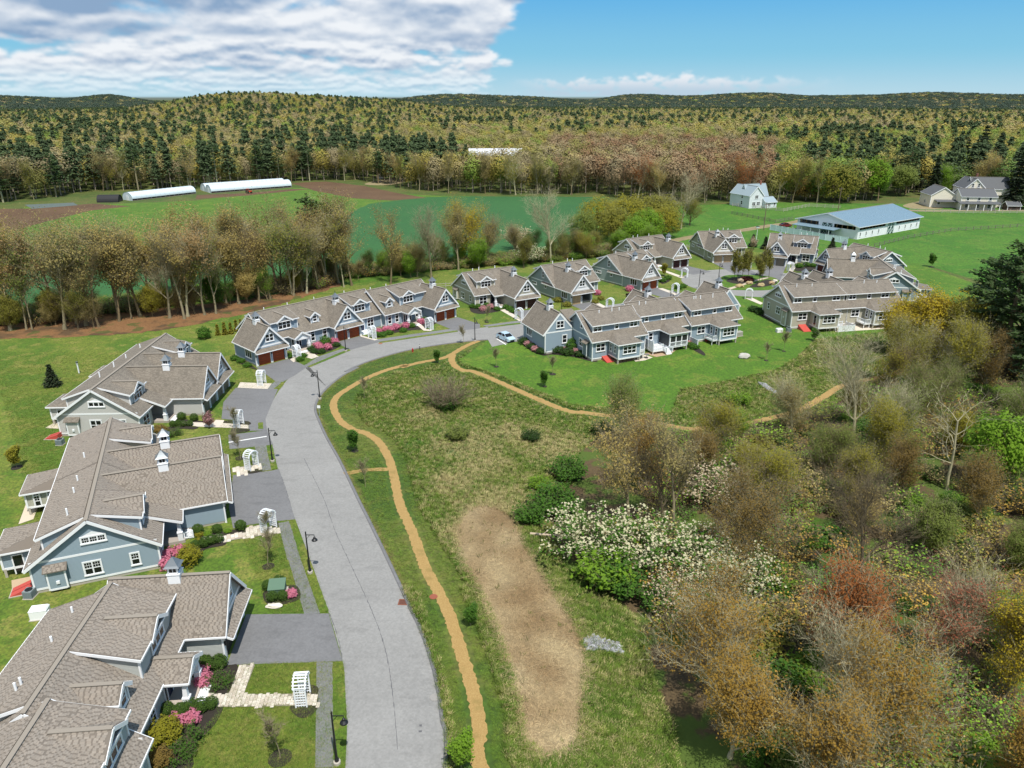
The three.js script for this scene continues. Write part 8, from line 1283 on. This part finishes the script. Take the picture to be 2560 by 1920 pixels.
// grass, straw and flattened reeds: nobody could count them
function blades(n, h, w, lean) { const T = new TB(); for (let i = 0; i < n; i++) { const a = rr(0, 6.283), r = rr(0, w), p = V(Math.cos(a) * r, 0, Math.sin(a) * r), l = h * rr(0.6, 1.2), t = V(Math.cos(a) * lean * rr(0.3, 1.2) * l, l, Math.sin(a) * lean * rr(0.3, 1.2) * l), s = V(-Math.sin(a), 0, Math.cos(a)).multiplyScalar(h * 0.07), m = p.clone().addScaledVector(t, 0.55); m.y += l * 0.08; const n1 = V(Math.cos(a) * 0.3, 1, Math.sin(a) * 0.3).normalize(), e = p.clone().add(t); T.tri(p.clone().sub(s), p.clone().add(s), m, n1); T.tri(m.clone().sub(s), p.clone().add(s).lerp(m, 0.5), e, n1); } return T.geo(); }
function scatterStuff(name, label, cat, geo, mat, n, pos) {
  const im = new THREE.InstancedMesh(geo, mat, n), m = new THREE.Matrix4(), q = new THREE.Quaternion(), e = new THREE.Euler(), c = new THREE.Color(); let i = 0;
  for (let t = 0; t < n * 6 && i < n; t++) { const r = pos(); if (!r) continue; e.set(r.tx ?? 0, r.turn ?? rr(0, 6.283), r.tz ?? 0); m.compose(V(r.x, r.y ?? 0.01, r.z), q.setFromEuler(e), V(r.s, r.s * (r.h ?? 1), r.s)); im.setMatrixAt(i, m); im.setColorAt(i, c.setRGB(r.c[0], r.c[1], r.c[2], THREE.SRGBColorSpace)); i++; }
  im.count = i; im.name = numbered(name); im.castShadow = im.receiveShadow = true; tag(im, label, cat, null, 'stuff'); scene.add(im);
}
const white = std('#ffffff', 0.95), jitc = (c, k) => { const f = rr(1 - k, 1 + k); return c.map((x) => x * f); };
const near = (z) => Math.pow(rnd(), 0.75); // keeps more tufts towards the camera
const reedG = (() => { const T = new TB(); for (let i = 0; i < 9; i++) { const a = rr(0, 6.283), p = V(rr(-0.5, 0.5), rr(0.02, 0.16), rr(-0.5, 0.5)), l = rr(0.6, 1.5), d = V(Math.cos(a), rr(-0.05, 0.16), Math.sin(a)), s = V(-Math.sin(a), 0, Math.cos(a)).multiplyScalar(0.022); T.tri(p.clone().sub(s), p.clone().add(s), p.clone().addScaledVector(d, l), V(rr(-0.3, 0.3), 1, rr(-0.3, 0.3)).normalize()); } return T.geo(); })();
const rb = reedPoly.map((p) => p[0]), rz = reedPoly.map((p) => p[1]), inReed = (x, z) => inside(reedPoly, x, z);
scatterStuff('flattened_reeds', 'flattened dry pinkish tan reeds filling the long bed', 'reeds', reedG, white, 9000, () => { const x = rr(Math.min(...rb), Math.max(...rb)), z = rr(Math.min(...rz), Math.max(...rz)); if (!inReed(x, z)) return; const k = n3(x * 0.3, z * 0.3, 4); return { x, z, y: 0.04, s: rr(0.7, 1.15), c: jitc(mix3(ph(238, 214, 190), ph(192, 160, 132), clamp(0.45 + k)), 0.18) }; });
scatterStuff('reed_shoots', 'green shoots dotted through the dry reed bed', 'reeds', blades(9, 0.4, 0.14, 0.6), white, 90, () => { const x = rr(Math.min(...rb), Math.max(...rb)), z = rr(Math.min(...rz), Math.max(...rz)); if (!inReed(x, z) || n3(x * 0.25, z * 0.25, 2) < -0.1) return; return { x, z, y: 0.05, s: rr(0.7, 1.3), c: jitc(ph(104, 122, 44), 0.2) }; });
const tuft = blades(10, 0.3, 0.2, 0.75), short = blades(9, 0.12, 0.22, 0.9);
const strawAt = [[[-3.85, -85.59], 5], [[5.75, -91.49], 7], [[-0.40, -95.81], 5], [[-2.18, -76.03], 7], [[-7.04, -81.43], 5], [[-5.82, -91.65], 7], [[-12.92, -102.21], 4], [[-4.74, -69.84], 5]];
scatterStuff('meadow_grass', 'rough green and straw coloured grass tufts of the meadow', 'grass', tuft, white, 90000, () => {
  const t = near(), z = lerp(-152, -34, t), x = rr(-0.5, 1.0) * -z * 0.75; if (!inside(meadowPoly, x, z) || inReed(x, z) || inside(woodEdge, x, z) || inside(lawnE, x, z)) return; if (pathDist(wayS, x, z) < 1.0 || (x > -15 && pathDist(eastS, x, z) < 1.0)) return;
  const mown = pathDist(wayS, x, z) < 2.0 || (x < 8 && z < -60 && pathDist(roadRS, x, z) < 6), b = fbm(x * 0.32, z * 0.32, 3, 2); let st = 0; for (const [p, r] of strawAt) st = Math.max(st, 1 - Math.hypot(x - p[0], z - p[1]) / r);
  const straw = !mown && rnd() < 0.16 + 0.6 * clamp(st * 1.3) + 0.7 * Math.max(0, b);
  return { x, z, s: mown ? rr(0.4, 0.6) : rr(0.7, 1.3), h: mown ? 0.6 : 1, c: jitc(straw ? ph(228, 214, 172) : mix3(ph(106, 150, 48), ph(156, 172, 80), clamp(0.5 + b)), 0.18) };
});
scatterStuff('lawn_grass', 'short mown grass of the front lawns', 'grass', short, white, 60000, () => {
  const z = lerp(-132, -33, near()), x = rr(-0.75, -0.05) * -z; if (!inside(lawnW, x, z)) return;
  const b = fbm(x * 0.2, z * 0.2, 3, 12); if (drives.some((p) => inside(p, x, z)) || inside(houseClear, x, z)) return;
  return { x, z, s: rr(0.7, 1.2), y: 0.015, c: jitc(rnd() < 0.16 + 0.5 * Math.max(0, b) ? ph(190, 184, 118) : mix3(ph(112, 152, 48), ph(146, 166, 70), clamp(0.5 + b)), 0.14) };
});

// ---------- the far woods and hills ----------
seed = 31;
const edge = [[-420, -318], [-300, -318], [-240, -338], [-224, -352], [-212, -386], [-165, -393], [-124, -432], [-88, -440], [-56, -396], [-36, -379], [-4, -372], [44, -370], [58, -345], [84, -338], [96, -346], [128, -340], [150, -336], [172, -350], [180, -372], [215, -372], [232, -350], [250, -330], [330, -350], [520, -350]];
const edgeZ = (x) => { for (let i = 0; i + 1 < edge.length; i++) if (x >= edge[i][0] && x < edge[i + 1][0]) return lerp(edge[i][1], edge[i + 1][1], (x - edge[i][0]) / (edge[i + 1][0] - edge[i][0])); return -340; };
const hill = (x, z) => { // ground height of the far land
  const r = Math.hypot(x, z), az = Math.atan2(x, -z) * 180 / Math.PI; if (r < 700) return 0;
  const bump = (a, w, d, dw, h) => h * Math.exp(-(((az - a) / w) ** 2)) * Math.exp(-(((r - d) / dw) ** 2));
  let y = bump(-21, 4.6, 1750, 380, 25) + bump(-15.5, 5, 1850, 420, 28) + bump(-9, 4, 1900, 420, 18);
  y += bump(-3, 7, 4300, 900, 40) + bump(-4.5, 2.8, 4300, 700, 24) + bump(1.5, 3.5, 4200, 700, 14) + bump(16, 8, 5200, 1100, 52) + bump(17, 3, 5200, 900, 22) + bump(27, 5, 5000, 1000, 50) + bump(34, 6, 5000, 1000, 46) + bump(9, 2.5, 5600, 900, 40);
  y += bump(-33, 4, 4800, 900, 44) + bump(-27, 2, 4900, 800, 52) + bump(-38, 4, 5600, 900, 52);
  if (r > 3000) y *= 0.72;
  return y * sstep(700, 1400, r) + sstep(2000, 5000, r) * 10 * fbm(az * 0.3, r * 0.0006, 3, 2);
};
{
  const b = [], idx = [], A = 120, R = 60; 
  for (let j = 0; j <= R; j++) for (let i = 0; i <= A; i++) { const r = 690 * Math.pow(9500 / 690, j / R), az = lerp(-52, 52, i / A) * D, x = Math.sin(az) * r, z = -Math.cos(az) * r; b.push(x, hill(x, z) + 0.03, z); }
  for (let j = 0; j < R; j++) for (let i = 0; i < A; i++) { const k = j * (A + 1) + i; idx.push(k, k + 1, k + A + 2, k, k + A + 2, k + A + 1); }
  const g = new THREE.BufferGeometry(); g.setAttribute('position', new THREE.BufferAttribute(new Float32Array(b), 3)); g.setIndex(idx); g.computeVertexNormals();
  const m = mesh('hills', g, std('#4c4a30', 1)); m.userData.kind = 'structure';
}
// crowns for trees seen from far off: leaf sprays over an uneven dome on a bare stem
function farTree(o) {
  const L = new TB(), T = new TB();
  T.tube(V(0, -0.5, 0), V(0, o.h * 0.75, 0), 0.22, 0.1, 4); for (let i = 0; i < 4; i++) { const a = rr(0, 6.28); T.tube(V(0, o.h * 0.35 + i * 1.2, 0), V(Math.cos(a) * o.w * 0.6, o.h * 0.7 + i, Math.sin(a) * o.w * 0.6), 0.1, 0.04, 3); }
  for (let i = 0; i < o.n; i++) {
    const y = 1 - 1.75 * (i + 0.5) / o.n, a = i * 2.39996, s = Math.sqrt(Math.max(0, 1 - y * y)), k = rr(0.6, 1.02) * (1 + 0.3 * n3(Math.cos(a) * s * 1.8 + o.seed, y * 1.8, Math.sin(a) * s * 1.8) * 1.6), d = V(Math.cos(a) * s, y, Math.sin(a) * s);
    L.leaf(V(d.x * o.w * k, o.h * (1 - o.d) + d.y * o.h * o.d * k, d.z * o.w * k), o.ls * rr(0.6, 1.3), d, 1.3, 1.8, 1.0);
  }
  return [T.geo(), L.geo()];
}
function farPine(o) {
  const L = new TB(), T = new TB(); T.tube(V(0, -0.5, 0), V(0, o.h, 0), 0.28, 0.05, 4);
  for (let i = 0; i < o.n; i++) { const f = Math.pow(rnd(), 0.8), y = o.h * lerp(0.3, 1.0, f), a = rr(0, 6.28), tier = 0.75 + 0.25 * Math.sin(y * 2.2), r = o.w * Math.sqrt(Math.max(0.03, 1 - f)) * (0.25 + 0.75 * rnd()) * tier; L.leaf(V(Math.cos(a) * r, y, Math.sin(a) * r), o.ls * rr(0.7, 1.3), V(Math.cos(a) * 0.5, 0.85, Math.sin(a) * 0.5), 1.8, 1.8, 0.8); }
  return [T.geo(), L.geo()];
}
{
  const pal = { tan: ph(160, 146, 110), olive: ph(142, 138, 82), yel: ph(164, 150, 78), lime: ph(122, 144, 62), grn: ph(94, 120, 58), rust: ph(142, 110, 90), grey: ph(146, 134, 114), pink: ph(152, 130, 112), pine: ph(72, 92, 62), dpine: ph(54, 72, 64) };  // darkest pine tone has the cloud shadow over the far ridges painted in
  const lin = (c) => new THREE.Color().setRGB(c[0], c[1], c[2], THREE.SRGBColorSpace).multiplyScalar(1.55);
  for (const k in pal) pal[k] = lin(pal[k]);
  const near = [], mid = [], far = [];
  const colour = (x, z, r) => {
    const az = Math.atan2(x, -z) * 180 / Math.PI, a = fbm(x * 0.006, z * 0.006, 3, 3), b = fbm(x * 0.02, z * 0.02, 2, 7), u = rnd();
    const pineP = clamp(0.06 + 0.4 * sstep(0.05, 0.32, a) + (az < -8 ? 0.07 : -0.01) + (r > 1200 ? 0.07 : 0) + (r > 2200 ? 0.5 : 0) - (az > -4 && az < 22 && r < 900 ? 0.12 : 0));  // pine share raised far out, so the ridges carry the painted cloud shade
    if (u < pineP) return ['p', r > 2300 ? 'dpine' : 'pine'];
    const v = rnd() + b * 0.8;
    if (r < 640 && az > 3 && az < 19) return ['d', v < 0.3 ? 'rust' : v < 0.55 ? 'pink' : v < 0.75 ? 'grey' : v < 0.9 ? 'tan' : 'olive'];
    if (az > 17 && r < 900) return ['d', v < 0.3 ? 'lime' : v < 0.5 ? 'yel' : v < 0.75 ? 'olive' : v < 0.9 ? 'grn' : 'tan'];
    return ['d', v < 0.12 ? 'lime' : v < 0.3 ? 'yel' : v < 0.58 ? 'olive' : v < 0.86 ? 'tan' : 'grey'];
  };
  const clear = [[215, -432, 15], [200, -334, 20], [109, -330, 12], [-10, -458, 17], [-18, -442, 8], [0, -442, 8]];
  const scatter = (out, r0, r1, cell, span) => {
    for (let x = -Math.sin(span * D) * r1; x < Math.sin(span * D) * r1; x += cell) for (let z = -r1; z < 0; z += cell) {
      const px = x + rr(-0.5, 0.5) * cell, pz = z + rr(-0.5, 0.5) * cell, r = Math.hypot(px, pz); if (r < r0 || r > r1 || Math.abs(Math.atan2(px, -pz)) > span * D || pz > edgeZ(px)) continue;
      if (clear.some(([a, b, c]) => Math.hypot(px - a, pz - b) < c)) continue;
      const [k, c] = colour(px, pz, r); out.push([px, pz, k, c, r]);
    }
  };
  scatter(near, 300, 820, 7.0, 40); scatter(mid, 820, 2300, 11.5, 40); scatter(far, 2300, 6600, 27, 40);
  // the front trees of the wood are things of their own, the mass behind them is one
  near.sort((p, q) => (edgeZ(p[0]) - p[1]) - (edgeZ(q[0]) - q[1]));
  const front = near.splice(0, 52), rest = near;
  rows(front.map(([x, z, k, c]) => ({ x, z, k, c })), (t, i) => {
    const broad = pick(['poleE', 'ashC', 'oakA', 'poleE', 'oakB']), kk = t.k === 'p' ? pick(['pineA', 'pineB']) : t.c === 'lime' || t.c === 'grn' ? 'leafyA' : broad, c = { tan: 'tan', olive: 'olive', yel: 'yolive', lime: 'lime', grn: 'green', rust: 'rust', grey: 'tan2', pink: 'rose', pine: 'pine', dpine: 'pine' }[t.c];
    tree(kk, t.x, t.z, (kk === 'leafyA' ? 1.35 : 1) * rr(0.8, 1.08), Lf[c], Bk[pick(['grey', 'pale', 'brown'])], look[c] + ' tree along the front of the far wood, ' + nth(i) + ' from the left', { group: 'trees along the front of the far wood' });
  });
  const inst = (name, label, list, protos) => {
    const o = new THREE.Group(); o.name = numbered(name); scene.add(o); tag(o, label, 'woodland', null, 'stuff');
    const m4 = new THREE.Matrix4(), q = new THREE.Quaternion(), up = V(0, 1, 0), col = new THREE.Color();
    protos.forEach(([kinds, [tg, lg], w], pi) => {
      const sel = list.filter((t, i) => kinds === t[2] && (w === undefined || i % w[1] === w[0]));
      if (!sel.length) return;
      const a = tg && new THREE.InstancedMesh(tg, std('#a09484', 0.9), sel.length), b = new THREE.InstancedMesh(lg, std('#ffffff', 0.9), sel.length);
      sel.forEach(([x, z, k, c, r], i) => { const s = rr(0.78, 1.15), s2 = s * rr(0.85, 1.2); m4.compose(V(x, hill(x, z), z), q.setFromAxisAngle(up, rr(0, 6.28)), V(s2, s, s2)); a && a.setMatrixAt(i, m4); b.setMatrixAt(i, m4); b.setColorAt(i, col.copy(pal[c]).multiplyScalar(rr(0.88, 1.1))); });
      for (const [m, n] of [[a, 'trunks'], [b, 'crowns']]) if (m) { m.name = n; m.userData.kind = 'stuff'; m.castShadow = m.receiveShadow = true; o.add(m); }
    });
    return o;
  };
  inst('woodland', 'mixed spring wood of tan, olive and green crowns behind the fields', rest, [['d', farTree({ h: 17, w: 4.6, d: 0.42, n: 760, ls: 0.6, seed: 1 }), [0, 3]], ['d', farTree({ h: 18, w: 5.4, d: 0.36, n: 820, ls: 0.6, seed: 5 }), [1, 3]], ['d', farTree({ h: 15, w: 4.2, d: 0.45, n: 680, ls: 0.58, seed: 8 }), [2, 3]], ['p', farPine({ h: 21, w: 5.4, n: 760, ls: 0.8 })]]);
  inst('woodland', 'wooded middle distance rising to a low rounded hill on the left', mid, [['d', farTree({ h: 16, w: 7, d: 0.42, n: 330, ls: 1.25, seed: 2 }).map((g, i) => (i ? g : null)), [0, 2]], ['d', farTree({ h: 17, w: 6.4, d: 0.4, n: 320, ls: 1.25, seed: 6 }).map((g, i) => (i ? g : null)), [1, 2]], ['p', farPine({ h: 19.5, w: 6.6, n: 300, ls: 1.5 }).map((g, i) => (i ? g : null))]]);
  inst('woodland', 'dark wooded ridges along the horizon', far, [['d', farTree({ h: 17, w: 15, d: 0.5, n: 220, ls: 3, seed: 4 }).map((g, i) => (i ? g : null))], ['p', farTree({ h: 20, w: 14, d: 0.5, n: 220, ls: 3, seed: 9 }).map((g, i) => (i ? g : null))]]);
}

camera.far = 30000;
renderer.render(scene, camera);
